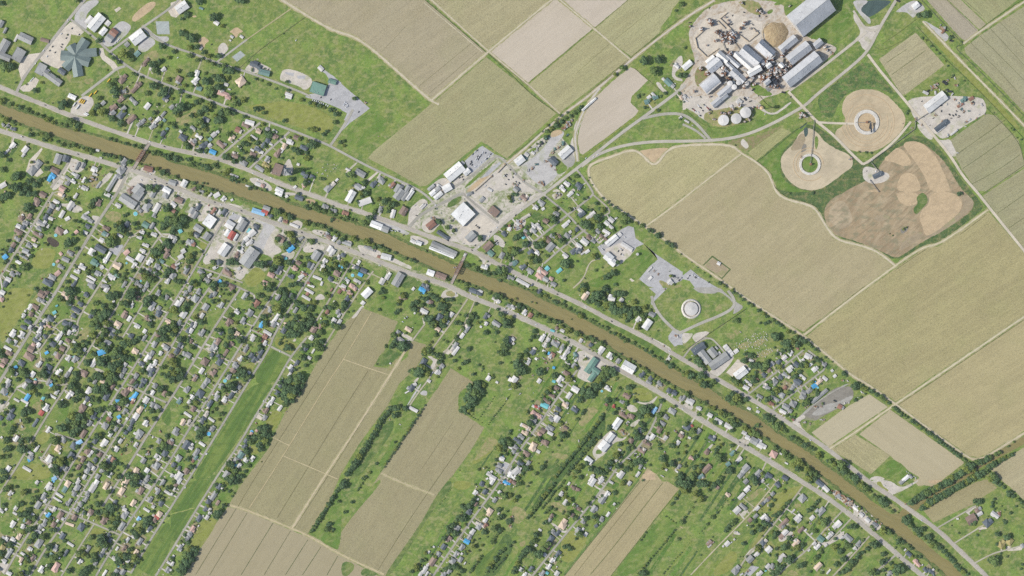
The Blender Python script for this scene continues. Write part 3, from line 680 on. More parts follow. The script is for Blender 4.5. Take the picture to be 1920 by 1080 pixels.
t: 40,250,55 150,230,60 190,180,50 110,240,40 30,430,55 60,470,40 30,520,42 120,575,50 90,560,30 280,330,34 350,390,46 320,370,30 650,70,30 700,45,28 475,150,38 600,145,25 640,150,22 500,10,30 560,20,25 550,480,50 510,470,35 670,310,42 690,290,25 680,490,45 660,560,42 700,550,36 780,585,55 810,590,42 630,640,42 610,670,30 240,660,48 260,680,30 740,390,30 720,480,25 820,250,24 860,260,24 990,80,48 1030,90,30 1080,120,40 930,140,34 1010,220,38 1110,15,50 1170,10,30 1230,40,45 1290,60,50 1290,110,45 1320,150,50 1200,230,70 1230,260,55 1160,220,40 1270,180,50 1370,100,36 1250,20,40 1050,320,45 1070,390,48 1080,420,35 1010,360,30 1430,180,42 1400,150,35 1500,220,60 1560,240,55 1590,210,45 1540,300,50 1620,160,36 1580,160,30 1740,65,30 1800,220,50 1830,190,45 1740,220,40 1720,300,30 1880,440,48 1840,430,45 1830,400,30 1410,330,45 1390,410,55 1340,400,42 1430,430,55 1480,420,50 1360,470,50 1330,530,50 1400,520,55 1460,470,50 1520,460,42 1560,400,50 1590,350,40 1630,300,30 1560,320,40 1500,360,45 1310,430,40 1300,310,36 1240,320,30 1720,420,40 1740,380,35 1690,500,40 1640,540,42 1700,600,45 1640,620,50 1590,640,40 1660,670,50 1700,680,45 1530,650,36 1490,640,30 1480,690,30 1500,790,48 1470,770,36 1640,785,42 1520,870,36 1560,840,28 1320,670,48 1370,690,28 1230,620,36 1280,690,25 990,580,45 1010,660,40 1000,690,30 850,780,28 960,460,20 800,950,60 830,970,50 780,920,40 760,980,40 870,1000,40 840,1040,36 720,1060,30 1420,1020,80 1350,1030,60 1460,990,55 1490,1040,50 1390,1060,50 1300,1050,45 1240,1060,36 30,820,50 50,870,55 90,920,55 130,960,45 40,960,50 80,1010,60 20,1030,55 130,1010,36 10,900,40 500,990,24 650,960,30 620,990,25 1440,900,20 1400,920,24 640,800,14 420,490,22 570,580,16 700,1010,25 910,990,22 1300,600,16 1780,90,28
c58 white: 940,120 1230,712 395,965 650,840 730,130 900,485
c58 dark: 910,455 920,440 1160,490 1230,640 700,640
c58 red: 985,490 1010,470
g gravelw: 1620,110 1680,60 1720,80 1740,120 1700,130 1640,140
g gravelw: 1370,590 1410,560 1410,600 1380,605
g gravelw: 380,680 440,660 440,740 410,710
g lawnm: 1100,700 1150,690 1230,740 1340,790 1310,850 1170,1080 900,1080
g lawn: 450,250 540,230 600,260 480,440 390,430
g lawny: 850,850 950,830 950,880 900,950 800,900
g lawny: 1180,580 1230,540 1330,600 1400,620 1440,660 1370,740 1230,690 1160,620
@640,540
b45 white: 290,55,120x80=pale_pinkish_metal_barn_at_the_north_tip_of_the_west_cane_field
s50 white: 243,168,45x45 810,10,40x30 825,283,22x22 1195,380,40x35
h60 slate: 70,118,65x50 1635,320,75x65 920,840,110x60
h-25 blue: 910,25,80x65
h-30 redpink: 100,55,65x50 150,10,50x40 30,15,40x35
h30 brown: 690,110,75x65
h-30 brown: 995,160,75x55
h-30 white: 930,262,95x50 1740,140,110x45
h55 white: 1240,300,60x50 1625,400,45x45 1655,1015,60x50 1080,940,70x45
h60 slate: 1100,330,90x70
h-30 cream: 755,465,85x45
h55 cream: 1085,465,50x55
h-35 gray: 1745,400,105x60 660,580,100x55 650,625,60x60 640,500,50x50
h55 gray: 1405,455,100x65 1270,660,120x45 1120,895,100x50
s55 white: 1285,705,115x42 1095,950,45x45 1360,535,65x40
s-30 white: 985,1045,45x35 1570,435,25x25 1900,1030,40x45 1560,40,60x40 1750,1060,30x25 550,848,18x18 1340,555,25x20
h-20 slate: 1480,30,90x55 1555,55,70x55 960,10,60x40
h-25 gray: 1895,580,60x60 1890,205,60x40
s-25 rust: 540,5,10x10
t: 460,40,48 430,60,30 470,110,25 700,90,45 650,150,40 640,180,36 680,70,30 425,245,26 640,250,34 610,280,26 1000,80,42 1040,100,42 1080,130,40 960,120,36 920,120,36 880,110,30 1140,140,42 1190,130,36 1240,130,36 800,180,45 780,210,30 840,160,36 900,190,35 830,240,50 800,240,36 860,250,30 1000,200,30 1020,200,28 1120,200,55 1160,210,50 1100,230,36 1150,270,40 1190,290,40 930,320,40 880,300,25 1000,360,62 1020,400,62 960,350,50 1060,400,45 1160,370,42 1150,430,40 1130,400,36 1020,430,36 1180,330,36 1290,390,42 1320,390,28 1060,530,30 1070,490,25 1460,310,50 1490,290,30 1430,370,40 1400,310,30 1330,300,16 1420,390,30 1535,390,30 1510,180,30 1620,500,42 1650,500,25 1745,500,34 1800,290,42 1860,380,75 1890,340,55 1830,360,50 1840,430,40 1880,430,45 1850,590,50 1830,650,52 1870,640,50 1800,740,42 1830,690,45 1770,720,36 1860,740,28 1725,610,20 1550,610,10 1430,685,34 1785,845,25 1900,840,22 1870,1000,24 1480,970,34 1500,960,20 1400,830,36 1430,810,25 1365,850,28 1315,905,25 1270,820,28 1220,770,28 1300,570,42 1290,550,30 1370,450,36 1440,420,25 1145,585,18 1185,605,22 1010,610,25 990,640,22 940,710,48 980,700,45 920,740,30 1030,740,36 1080,755,42 1110,770,42 1130,790,30 1140,740,20 1100,830,36 870,940,75 820,940,55 780,930,40 930,910,55 970,960,45 880,980,40 900,890,50 590,530,45 570,530,36 640,530,30 660,510,25 600,600,52 580,640,48 640,620,40 700,640,60 740,660,50 690,690,45 650,660,50 560,660,40 760,640,30 500,660,20 500,640,16 395,855,22 30,180,48 50,210,35 20,230,35 70,270,25 130,260,18 160,125,14 20,250,30 1540,1065,50 1510,1060,40 1590,1070,30 1080,1000,25 1320,780,20 1530,10,30 1410,10,25 1670,40,22 1340,180,14 1760,240,30 1740,90,45 1790,100,45 1850,120,40 1890,140,35 1660,60,25
c60 white: 1875,270 1840,230 1050,950 1030,950 800,15 1285,60
c-30 white: 715,340 740,325 690,380
c-30 dark: 740,330 730,345
g gravelw: 225,195 262,205 240,225 190,300 140,345 110,335 170,270
g lawn: 640,460 700,360 840,310 930,390 930,420 820,550 690,500 650,510
g lawn: 940,430 1040,440 1060,540 960,620 820,560
g lawnd: 400,800 500,680 620,720 700,740 600,830 500,880 380,880
g lawn: 300,180 420,80 560,60 640,160 600,260 650,330 480,280 370,230
g dirt: 490,920 680,740 720,730 560,940
g gravelw: 1110,110 1140,40 1200,10 1250,20 1330,80 1280,110 1200,120
g dirt: 1170,50 1240,30 1290,60 1260,100 1180,90
g concrete: 670,510 690,500 800,560 790,590 760,580 680,540
g gravelw: 960,770 1000,760 1060,800 1090,800 1050,870 1080,900 1060,920 990,910 1010,870 1040,820
g gravelw: 790,1080 850,1010 880,1005 850,1050 830,1080
g concrete: 1140,720 1190,680 1250,720 1200,750
@960,540
b55 white: 1520,410,120x75=white_gabled_shed_at_the_east_end_of_the_dense_oak_grove
b-30 white: 1310,890,150x105=white_bayou-side_warehouse_by_the_L-shaped_green_roofed_building
b55 green: 890,870,190x75=long_wing_of_the_green_L-shaped_roof_south_of_the_bayou_road
b-35 green: 940,930,95x55=short_middle_wing_of_the_green_L-shaped_roof_south_of_the_bayou_road
b55 green: 900,1000,110x60=lower_wing_of_the_green_L-shaped_roof_south_of_the_bayou_road
h55 cream: 825,85,110x60
h-15 white: 1120,110,85x75 1050,25,60x40
h50 white: 1230,135,50x45 1425,355,65x60
h-30 gray: 1570,295,70x55 485,625,100x75
h60 white: 340,560,95x50 405,585,55x40 625,700,85x50 590,770,80x55 370,640,60x50
h55 white: 145,275,70x55 775,590,45x40 1000,700,95x65 1105,765,75x75 180,825,75x55 545,1030,85x70 305,1045,55x45 25,1030,75x70 10,215,40x60
h55 gray: 1195,820,60x50 570,665,70x50 700,875,65x55
h50 slate: 240,710,85x60 885,640,45x45 1460,970,80x50 1560,1015,50x50 95,885,50x40 310,40,60x40
h30 teal: 708,750,45x60
s-30 white: 535,710,50x40 715,815,30x30 625,845,65x20 270,795,30x28 565,480,50x35 360,710,40x25 550,770,30x25
s-20 blue: 470,895,30x30 415,735,25x35
h-30 rust: 455,750,55x50 205,305,50x55
h-30 brown: 610,960,80x50 505,450,40x35 490,600,30x20
s-20 cyan: 455,480,50x25 470,1050,40x30
h-30 gray: 1540,1060,70x40 1660,1065,60x40
h50 white: 435,765,60x40 1765,795,30x30 310,900,12x12
h55 white: 10,575,40x45 15,625,25x25
x rust: 380,840,20 370,800,16 400,900,18 350,790,14 1850,540,25 230,985,16 300,790,12 1720,10,12 1570,570,14 1710,650,14
x white: 1860,545,25 430,660,18 420,640,16 380,620,16 1570,580,12 1880,560,14 700,1045,25 575,945,25
t: 800,20,52 760,15,35 960,80,75 1010,100,60 910,130,65 960,180,50 860,150,45 1000,60,45 900,60,40 1050,130,36 1060,200,62 1030,220,50 1120,210,62 1160,260,65 1210,190,50 1220,250,62 1280,240,60 1330,270,62 1260,310,55 1320,330,50 1390,280,50 1380,240,45 1210,310,45 1130,250,45 1290,360,36 1440,230,36 1370,160,42 1200,60,60 1240,70,45 1160,60,40 1150,90,30 1490,220,50 1550,250,28 1470,310,50 1500,300,40 1410,440,40 1430,400,30 1440,450,28 1480,350,28 1040,10,40 130,10,30 180,15,30 230,20,35 270,40,30 320,80,34 370,100,36 410,120,38 460,145,36 500,160,36 540,180,34 590,205,34 640,230,34 690,250,34 730,280,36 780,310,36 830,340,36 880,370,34 920,380,36 970,410,34 1020,430,36 1060,450,34 1100,490,34 1150,510,34 1200,530,36 1240,560,34 1280,590,32 1340,620,36 1370,615,30 1420,660,36 1460,680,34 1510,700,34 1560,730,34 1600,770,34 1650,790,34 1690,800,34 1740,840,36 1790,870,36 1840,890,36 1880,920,36 580,160,25 10,350,32 30,170,30 80,200,45 60,250,42 130,220,34 180,240,30 220,250,24 270,300,45 300,310,36 350,330,36 430,370,60 480,390,62 530,390,45 400,360,40 560,430,42 630,480,46 650,470,30 730,520,45 770,530,32 820,560,36 860,580,40 920,590,42 960,600,42 1000,610,45 880,550,30 1030,630,25 1280,800,28 1320,810,28 1370,830,25 1430,880,25 1480,910,30 1520,930,28 1590,990,28 1640,1010,28 1700,1040,30 1740,1060,30 250,490,42 230,550,36 200,590,25 290,550,30 165,755,30 80,760,36 55,850,60 40,890,45 100,920,75 130,940,50 60,960,45 310,940,60 350,950,40 290,970,36 480,985,50 500,990,36 610,890,52 590,880,36 640,1020,52 680,1020,25 720,900,32 1060,930,60 1120,930,55 1020,980,50 1080,990,50 990,1030,50 1040,1030,45 970,1060,45 1140,970,36 1020,900,30 700,560,12 1400,1000,8 1640,480,14 590,560,20 640,560,16 1550,540,8 660,350,16
c-28 white: 830,215 70,290 270,410 1770,710 460,10
c-28 dark: 1120,375 510,70 870,690 930,700
c60 white: 735,800 690,790 650,720 830,770 1340,940 1390,930
g gravelw: 700,750 770,700 850,720 960,780 1060,840 1060,880 920,1040 880,1070 800,1040 720,1000 770,900 740,830
g gravelw: 1150,80 1110,75 1070,130 1130,150 1160,130
g asphaltp: 1540,0 1700,0 1750,0 1650,100 1600,150 1610,200 1570,190 1560,160 1620,70
g asphaltp: 1800,480 1840,460 1920,500 1920,640 1870,640 1830,660 1760,580 1760,540
g lawn: 480,0 700,0 640,70 560,60
g lawnm: 1010,360 1130,380 1480,560 1760,730 1730,790 1640,760 1500,660 1100,430
g gravelw: 1480,530 1600,570 1800,680 1780,700 1600,610
g dirt: 400,600 440,650 380,740 330,700
@1280,540
k white: 95,235,74=large_white_round_tank_sunk_inside_a_circular_earth_berm_on_the_green_mound
b35 slate: 175,680,160x85=dark_teal_flat_roof_of_the_school_nearest_the_water_plant_drive
b-52 gray: 245,775,160x85
b-50 gray: 335,725,110x80
b-48 gray: 380,670,40x20
b35 gray: 405,820,240x95=long_grey_roof_with_a_white_edge_in_the_grey_school_cluster
b38 white: 650,955,150x95=white_hall_beside_its_pale_concrete_parking_pad_near_the_school
s38 white: 480,660,55x40 505,690,55x40 530,720,55x40 550,745,50x40 600,710,55x45 408,735,40x35 740,915,45x30
h-25 white: 770,815,55x35 1410,770,90x65 1095,735,30x25
h40 white: 1340,812,55x45 1485,910,75x55 1215,735,60x50 1140,780,65x55 1205,910,80x70
m-40 white: 1345,1000,90x35 1600,1018,65x40 725,1060,80x30
h-35 gray: 1160,985,100x50 1000,860,50x70 1035,1050,60x60 1585,860,60x45
h-35 slate: 1275,860,65x60 1290,1050,90x60 910,980,55x50 1080,830,50x60 1105,1000,60x60
h40 brown: 970,925,50x45
h40 cream: 1530,1050,90x50
s-40 rust: 830,1030,45x40 1290,680,35x25
s30 blue: 1485,1065,35x30
s40 white: 1710,990,40x35 1440,860,50x30 1680,930,30x30 1020,1020,30x20
x white: 1855,1045,16 105,760,12 650,495,14
x rust: 1800,1040,20
G: 885,460 910,490 930,500 945,520 945,545 800,520 820,515 840,525 770,550 785,540 870,510 800,545 720,570 740,580 755,600 760,620 740,640 700,575 690,590 750,660 720,690 700,700 610,650 605,620 640,630 660,660 580,660 820,600 850,580 830,640 800,640 785,670 860,660 820,680 850,680 780,660 920,640 935,650 900,600 880,560 890,550 920,550 940,580 950,590 870,620 840,560 870,590 910,575 930,570 880,740 860,720 845,770 840,730 930,775 960,700 990,685 1010,710 1000,700 940,690 970,690 890,760 920,730 950,740 980,720 900,710 870,690 850,745 660,600 680,640 630,670 710,660 740,610 730,595 780,580 810,570 770,610 800,610
t: 600,365,38 630,350,22 570,375,20 870,395,22 930,395,36 960,380,28 1040,550,66 1080,555,45 1010,530,40 1180,620,70 1220,600,50 1140,620,55 1160,660,45 1290,640,42 1190,680,40 1120,700,45 1060,740,36 700,740,32 760,760,45 810,770,36 690,815,42 660,820,25 770,870,50 820,870,52 870,880,52 930,870,55 900,920,36 950,850,40 1090,890,45 1060,900,30 960,820,30 820,950,28 800,1000,36 750,1000,30 790,1050,40 540,1020,40 600,1060,50 570,1040,40 640,1060,30 170,820,60 200,870,50 140,790,36 240,910,30 70,805,22 40,970,52 90,990,50 170,1010,52 210,980,52 250,990,40 290,1050,42 340,1050,40 10,970,40 220,1050,40 1330,870,45 1390,870,50 1370,850,36 1310,940,42 1270,990,40 1240,1000,30 1520,810,36 1460,830,28 1550,850,25 1490,790,28 1580,890,20 570,50,25 600,60,25 640,90,25 680,130,26 740,170,30 780,195,30 850,250,28 910,290,30 940,320,30 1010,360,32 1060,390,28 1100,420,28 1130,450,24 1180,490,32 1240,500,30 1270,560,42 1320,570,36 1370,600,42 1420,630,42 1450,660,28 1490,690,34 1520,710,25 1600,780,22 1680,830,18 1810,960,36 1840,990,22 1355,685,20 1460,1060,36 1200,720,22 720,1000,22 830,1050,30 1640,480,0 560,20,22
P: 0,720 300,510
P: 300,510 715,232
g gravelp: 100,-10 420,-10 470,50 620,170 700,215 560,310 580,240 570,160 440,50 380,45 370,65 200,60 150,30
g gravelw: -10,160 80,150 170,170 215,250 170,320 80,340 -10,310
g gravelw: -10,500 60,510 130,510 60,600 0,640
g gravelw: 100,560 130,510 290,480 300,520 160,630
g gravelw: 440,640 490,640 580,760 560,830 400,1010 330,980 290,940 400,880 540,770
g concrete: 620,800 730,870 740,900 690,880 600,960 560,1000 490,950
g dirt: 480,530 540,495 600,540 550,590
g dirt: 570,490 620,460 660,500 610,530
g dirt: 690,610 750,600 760,650 720,690 650,690 610,650
g dirt: 800,600 900,560 940,600 860,660 790,660
g dirt: 830,750 900,700 1000,690 1020,710 930,780 850,790
g dirt: 360,230 420,170 450,230 420,270 370,260
g asphaltp: 150,640 250,600 260,670 150,750
g lawnd: 240,600 300,570 350,620 300,670 250,650
@0,720
h57 white: 285,20,65x50 525,265,85x70 550,515,75x45 180,610,75x55 415,725,90x30 95,950,65x50 555,840,85x80 1005,75,80x65 790,125,105x65 640,90,65x40 1645,440,70x65 1530,365,85x60 1645,180,80x60 1310,730,60x55 1335,415,40x35 1175,665,100x65 1240,560,70x55 950,1045,60x40 1050,945,50x45 575,925,50x45 1240,1020,65x55 1355,640,60x45 1655,970,55x50 1715,95,60x50 1245,320,80x40 1530,680,60x40 1760,810,55x40
m-30 white: 280,195,95x30 600,143,75x26 305,955,105x34 190,180,70x25 345,775,65x30
m57 slate: 400,435,105x32
h57 blue: 310,150,85x50=bright_blue_tarped_roof_beside_a_white_trailer_near_the_west_edge_of_town 1525,125,80x50=upper_bright_blue_tarped_roof_of_a_touching_pair_at_a_cross_street
s30 blue: 1485,158,60x35 340,850,55x40 580,12,40x30 60,100,45x50 1330,185,55x50 1340,370,45x40
h30 sky: 895,655,75x45 625,1055,80x45
h57 gray: 350,820,70x60 50,85,80x80 715,625,70x70 1410,310,75x50 1770,260,60x70 1185,470,75x70 1010,440,70x45 1565,565,110x80 1615,860,65x55 1755,915,85x85 1685,630,10x10 1660,1060,80x50 1790,640,60x50 1010,910,60x60 1150,970,60x50 1100,1040,60x50 985,975,70x60 740,950,60x45 1305,500,70x45 1745,20,60x50 1710,230,60x50 90,15,70x50
h57 brown: 925,275,100x75 940,560,105x50 1165,225,10x10 1240,1060,10x10 985,755,75x60 930,845,75x50 885,930,70x45 1120,790,60x55 1410,85,100x85 1860,110,70x65 1270,30,80x40 1905,660,40x60
h57 slate: 120,370,90x75 140,290,60x45 1200,140,100x55 1060,355,90x65 835,695,80x75 800,805,85x70 700,945,100x60 980,165,60x55 1490,420,75x50 1465,495,70x50 1070,640,65x50 1075,855,55x50 1225,860,70x50 1415,545,45x40 1855,780,75x60 1530,15,60x40 1590,15,60x40 10,380,50x50
h57 rust: 1230,385,60x55 1270,850,55x45 1495,190,70x45
h57 cream: 1580,290,90x60 1540,980,75x75 660,725,80x70 1480,60,40x40
s57 white: 700,180,25x18 955,205,50x25 1015,235,30x28 1430,235,40x35 20,600,25x25 1520,555,28x35 672,732,40x32 675,778,25x20 1035,765,40x35 1005,800,45x35 1235,820,50x25 880,1070,40x20 1720,600,20x15 330,120,40x25 300,245,30x20 1790,835,60x35 1430,390,30x30
s57 cyan: 490,155,55x35 1625,250,45x35
s57 red: 465,325,60x55 470,185,30x18
h57 redpink: 1335,270,45x50 1450,60,60x40
G: 215,440 240,490 250,510 210,540 195,450 255,570 180,520
x rust: 1685,705,20 1660,770,30 1680,790,20 1030,660,8 1430,680,18 1490,650,16 1800,530,20 1540,690,20
x white: 1400,610,16 1640,300,12 250,480,22 230,410,25 1710,720,12
t: 40,15,30 110,60,36 130,80,25 350,20,50 320,50,36 380,80,30 440,30,36 420,120,32 620,40,45 600,60,36 540,140,40 500,130,28 690,220,52 720,240,40 680,250,36 810,20,55 850,40,45 780,20,36 880,90,45 920,130,42 960,30,30 850,180,45 880,150,36 830,170,30 1100,60,65 1180,40,62 1150,90,50 1070,70,40 1210,90,40 1090,170,42 1040,180,36 1340,140,42 1390,200,60 1370,220,40 1260,270,62 1210,280,42 1290,290,36 1340,220,30 1130,290,45 1080,290,36 1030,310,55 1000,350,40 820,360,72 780,400,60 850,440,62 900,370,70 950,420,55 940,470,50 880,500,50 840,540,55 820,570,42 860,560,36 780,540,30 700,490,62 730,510,40 670,480,36 1100,585,52 1130,570,45 1090,400,25 1280,440,42 1340,470,30 280,310,52 340,310,50 300,280,36 290,410,58 320,420,36 260,350,36 120,260,42 150,490,42 120,540,40 90,620,52 60,650,45 100,720,45 60,740,40 110,740,30 240,640,42 330,620,45 300,640,30 250,730,66 290,740,45 220,700,40 370,690,45 350,700,36 20,820,36 90,810,36 160,915,18 30,980,42 70,990,36 20,1060,36 60,320,30 620,635,62 650,650,42 600,610,36 690,870,60 720,860,36 640,920,45 610,970,50 640,990,45 580,960,30 680,890,30 800,840,42 780,850,30 780,1030,36 850,920,28 820,970,25 960,930,36 890,1020,40 920,1000,36 960,1010,20 1000,690,36 990,720,25 1080,770,30 1180,910,55 1200,930,45 1140,920,42 1230,970,30 1210,1000,36 1300,890,42 1360,900,32 1410,930,36 1320,970,20 1300,1040,60 1340,1040,40 1260,1040,36 1270,740,36 1380,740,45 1390,520,25 1450,1020,60 1500,1040,60 1540,1050,50 1440,1050,40 1560,1060,30 1710,310,42 1790,300,36 1740,390,36 1720,280,25 1810,50,50 1830,40,30 1890,110,40 1880,580,40 1840,690,55 1790,740,42 1860,840,36 1870,720,45 1820,650,20 1480,620,28 1700,580,10 1690,700,24 1460,500,25 1730,880,20 370,1030,10 170,460,30 60,1050,40 1310,730,20
c58 white: 640,420 160,910 1760,920 435,830 1100,410
c58 dark: 740,50 1140,380 1870,215
c58 red: 475,765 1370,790
g lawn: 490,480 640,230 760,230 780,280 760,390 660,470 610,540
g lawny: 380,640 490,520 590,570 480,700
g lawny: 180,960 260,920 440,880 560,960 580,1000 540,1080 100,1080
g lawny: 630,570 800,600 700,780 600,800 560,700
g dirt: 180,420 240,380 300,500 240,540 180,480
g dirt: 360,230 440,190 490,250 430,310 370,290
g dirt: 1390,740 1500,720 1480,780 1390,800
g gravelw: 0,190 80,190 120,220 20,300 0,290
g gravelw: 430,810 470,820 560,890 540,900 450,860
g lawnm: 1800,380 1920,220 1920,480 1880,470
@320,720
h57 gray: 185,60,80x60 570,25,65x50 425,95,10x10 470,500,70x55 65,535,90x80 290,770,100x50 90,835,75x65 630,1020,85x70 735,860,70x55 1060,375,60x50 290,500,60x55 370,20,60x50 515,150,75x60 770,35,50x45 220,0,10x10
h57 slate: 330,110,95x85 445,220,90x50 355,400,85x80 180,685,105x75 680,130,85x45 35,910,60x45 830,700,60x50 1240,15,60x40 850,640,50x50 1200,100,55x50 100,945,45x40
h57 white: 95,1035,100x85 610,175,70x55 1145,175,70x45 1110,230,75x50 1230,270,75x38 525,105,55x35 240,145,50x50 208,200,45x35 230,715,45x50 850,850,60x50 775,915,60x40 920,840,70x40 245,680,30x25 735,80,30x25 20,1030,40x40
h57 brown: 255,280,65x50 180,980,65x55 10,650,70x60 1070,295,70x55
h57 cream: 140,430,80x55
h57 teal: 790,800,80x75 100,190,75x50 280,825,60x45
s0 blue: 912,537,45x42=round_bright_blue_pool_beside_a_tree_clump_east_of_the_long_green_strip 430,560,70x42
s57 cyan: 740,915,40x40
m-35 white: 460,400,80x28 355,675,80x32 195,345,100x30 700,70,70x25
h57 concrete: 405,335,75x45 205,425,70x35 420,270,40x25
s57 rust: 250,860,45x35
s57 redpink: 905,560,40x30 970,520,40x30
x rust: 850,825,15 960,440,16 1300,310,12
t: 290,210,42 680,20,62 610,70,45 590,40,30 720,50,40 540,225,34 500,280,30 560,335,38 545,400,25 460,320,25 330,545,55 370,500,48 310,600,45 350,560,45 460,465,20 435,600,20 200,840,40 240,930,38 220,910,22 1280,20,50 1330,50,70 1400,60,70 1440,40,50 1290,100,60 1360,130,62 1310,180,55 1370,190,45 1280,230,42 1220,130,40 1450,100,36 1480,20,36 1270,160,40 1010,490,52 1060,490,55 1100,490,40 1060,560,62 1000,590,60 950,600,50 1100,580,45 1155,560,25 1060,640,55 1000,680,50 1085,680,36 1010,730,45 900,650,40 880,600,36 860,750,48 660,890,50 690,910,45 650,940,45 730,970,40 700,960,30 875,920,28 840,980,28 700,1050,60 760,1040,50 650,1060,40 630,1060,36 800,1040,36 150,260,20 120,340,20 650,1040,30 930,840,18 1000,560,40
c58 dark: 270,428 335,285 240,1055 1000,298
c58 white: 408,785 1045,190 400,785
g lawnm: 870,0 1170,0 1080,100 990,270 700,720 430,1080 220,1080 420,790 590,510
g concrete: 940,350 990,340 1060,400 1040,420 960,380
g asphaltp: 740,750 780,740 900,800 870,830
g concrete: 200,390 250,440 220,460 170,410
g lawny: 1100,300 1290,300 1150,560 1100,470 1060,430
g lawny: 880,700 980,690 1010,760 960,800 880,770
@640,720
h55 slate: 780,40,85x75
m-28 white: 812,285,105x38
s30 white: 740,90,55x15 820,8,60x40 1605,945,20x20 1640,1065,30x20 1690,985,25x25
h-30 white: 1805,840,60x50 1660,1015,60x50 1705,1055,75x65 1900,1020,60x70
h60 white: 1905,710,35x45
h-25 gray: 1770,975,85x45 1780,915,50x50
s0 blue: 1815,820,35x30
x white: 660,455,14 1860,165,18 850,465,6 280,1035,10
x rust: 545,395,12
t: 600,355,48 620,340,36 720,270,45 680,280,40 610,270,50 640,260,40 560,270,45 600,655,22 610,650,16 395,895,30 385,900,18 315,995,22 260,1050,30 245,1060,25 1450,40,60 1530,30,62 1560,70,60 1500,100,60 1430,130,60 1400,170,55 1470,170,60 1540,130,50 1430,240,62 1490,220,45 1380,280,62 1350,300,45 1440,300,45 1400,320,40 1510,20,45 1600,20,45 1580,100,40 1550,10,40 1820,640,62 1870,640,55 1780,720,55 1830,700,50 1740,720,36 1900,680,40 1820,750,40 1740,850,32 1790,800,30 1720,910,20 1615,940,22 1900,530,36 1890,560,25 1900,10,30 1850,790,25 1910,800,25 940,240,22 1540,960,30 1580,435,10 1480,340,14 1330,970,10
l30 36: 540,310 500,340 440,400 420,450 380,530 330,620 280,690 220,770 160,870 100,960 40,1050
l34 40: 510,330 450,400 390,500 350,580 300,660 250,740 200,820 130,930 60,1030
l22 30: 910,280 850,380 790,460 740,540 690,610 640,690 580,780 520,870 470,950
l10 30: 1720,140 1690,190 1640,250 1600,310 1550,390
l12 26: 1900,120 1830,220 1760,310 1700,390 1640,470
l12 30: 1430,340 1500,390 1560,420
g lawn: 540,240 640,80 730,-30 900,-20 780,230 740,260 640,250
g gravel: 750,240 910,0 880,0 730,250
g gravel: 870,110 920,70 970,80 960,140
g lawnd: 480,450 600,390 570,560 380,800 250,1000 100,1080 90,1070 280,760 420,560
g lawn: 760,240 850,140 950,150 950,210 860,300 770,320
g lawn: 600,480 740,330 860,320 800,430 600,720 470,920 440,980 360,1000 440,860 580,640
g lawny: 1650,580 1750,620 1770,660 1700,760 1540,890 1450,910 1560,740
g dirt: 1660,590 1740,620 1760,660 1690,750 1560,830 1480,880 1560,740
g lawn: 1320,40 1640,30 1500,280 1430,340 1310,300
g asphaltp: 1720,920 1860,880 1920,920 1920,980 1820,1060 1780,1040 1830,990
g gravel: 1860,70 1920,60 1920,40
@960,720
b55 white: 1178,445,135x75=bright_white_roof_beside_the_brown_U-shaped_house,_at_the_head_of_the_loop_drive
b52 white: 1095,610,135x70=narrow_north_part_of_the_pale_shed_inside_the_oval_loop_drive
b50 white: 1030,695,110x100=broad_south_part_of_the_pale_shed_inside_the_oval_loop_drive
b-40 white: 860,855,90x60
h-30 white: 710,60,90x65 545,10,60x30 430,555,70x35 1075,45,70x50
h55 white: 500,390,80x70 640,130,80x50 1415,1015,70x32 1725,605,50x45 1865,660,55x45 890,1055,100x40 1000,1060,60x50 1225,1020,90x75 1580,590,60x50 1525,600,45x40 1180,845,75x28 1095,940,45x35 1560,620,40x30
h-30 brown: 500,45,60x50 450,130,80x40 390,190,100x45 370,655,85x60 1290,130,85x65 345,525,60x60 160,785,85x55 1340,640,55x60 1515,660,90x45 1460,740,90x65 1650,515,70x75 1255,350,110x50 1335,360,85x50 600,490,50x35 1905,570,60x70
h-30 cream: 235,705,85x100 600,225,70x70 160,490,110x50 145,545,80x50
h-30 gray: 240,410,75x50 435,495,80x50 100,595,80x55 45,710,60x50 15,760,45x45 1735,370,60x55 1690,445,75x50 1800,305,90x60 1660,10,60x30 440,395,60x50 400,500,50x40 1240,200,60x40 1905,160,50x50
h-30 slate: 520,280,70x50 495,330,50x35 705,285,85x65 60,640,110x50 95,895,80x50 1825,100,60x60 1440,520,60x55 1765,75,55x55
h-25 cyan: 365,240,95x55=turquoise_roof_with_a_white_end_beside_a_red_shed_on_the_long_straight_lane
s0 cyan: 1010,80,35x30
h-30 red: 285,255,70x38 1145,250,35x40
h-40 redpink: 245,330,70x55 300,360,70x45 310,565,50x40
h55 sky: 1600,295,85x40
s-30 white: 240,250,35x30 410,255,35x35 325,370,35x45 110,460,35x40 295,760,45x35 620,265,30x25 1315,845,35x25 1490,945,20x15 1735,965,25x25 1855,985,30x18 1690,1035,40x10 1210,740,40x20 480,90,20x20 1100,75,30x20 75,950,60x50 100,1010,40x40
h40 white: 45,980,90x70 15,1035,50x70
s30 rust: 75,940,45x25 1060,235,30x30
h60 gray: 185,890,60x40 1440,930,60x40 1880,930,60x40
x rust: 1235,530,30 1270,560,22 1720,770,16 1300,460,16 1050,220,14 215,870,12 1840,530,20
x white: 240,100,8 90,110,18 180,45,8 750,640,20 1290,440,20 1310,425,20 1235,300,14 1390,780,20 1410,820,20 1440,790,16 630,330,16 860,970,10
x dark: 1220,320,12 1380,800,25 1440,810,20 1860,550,20
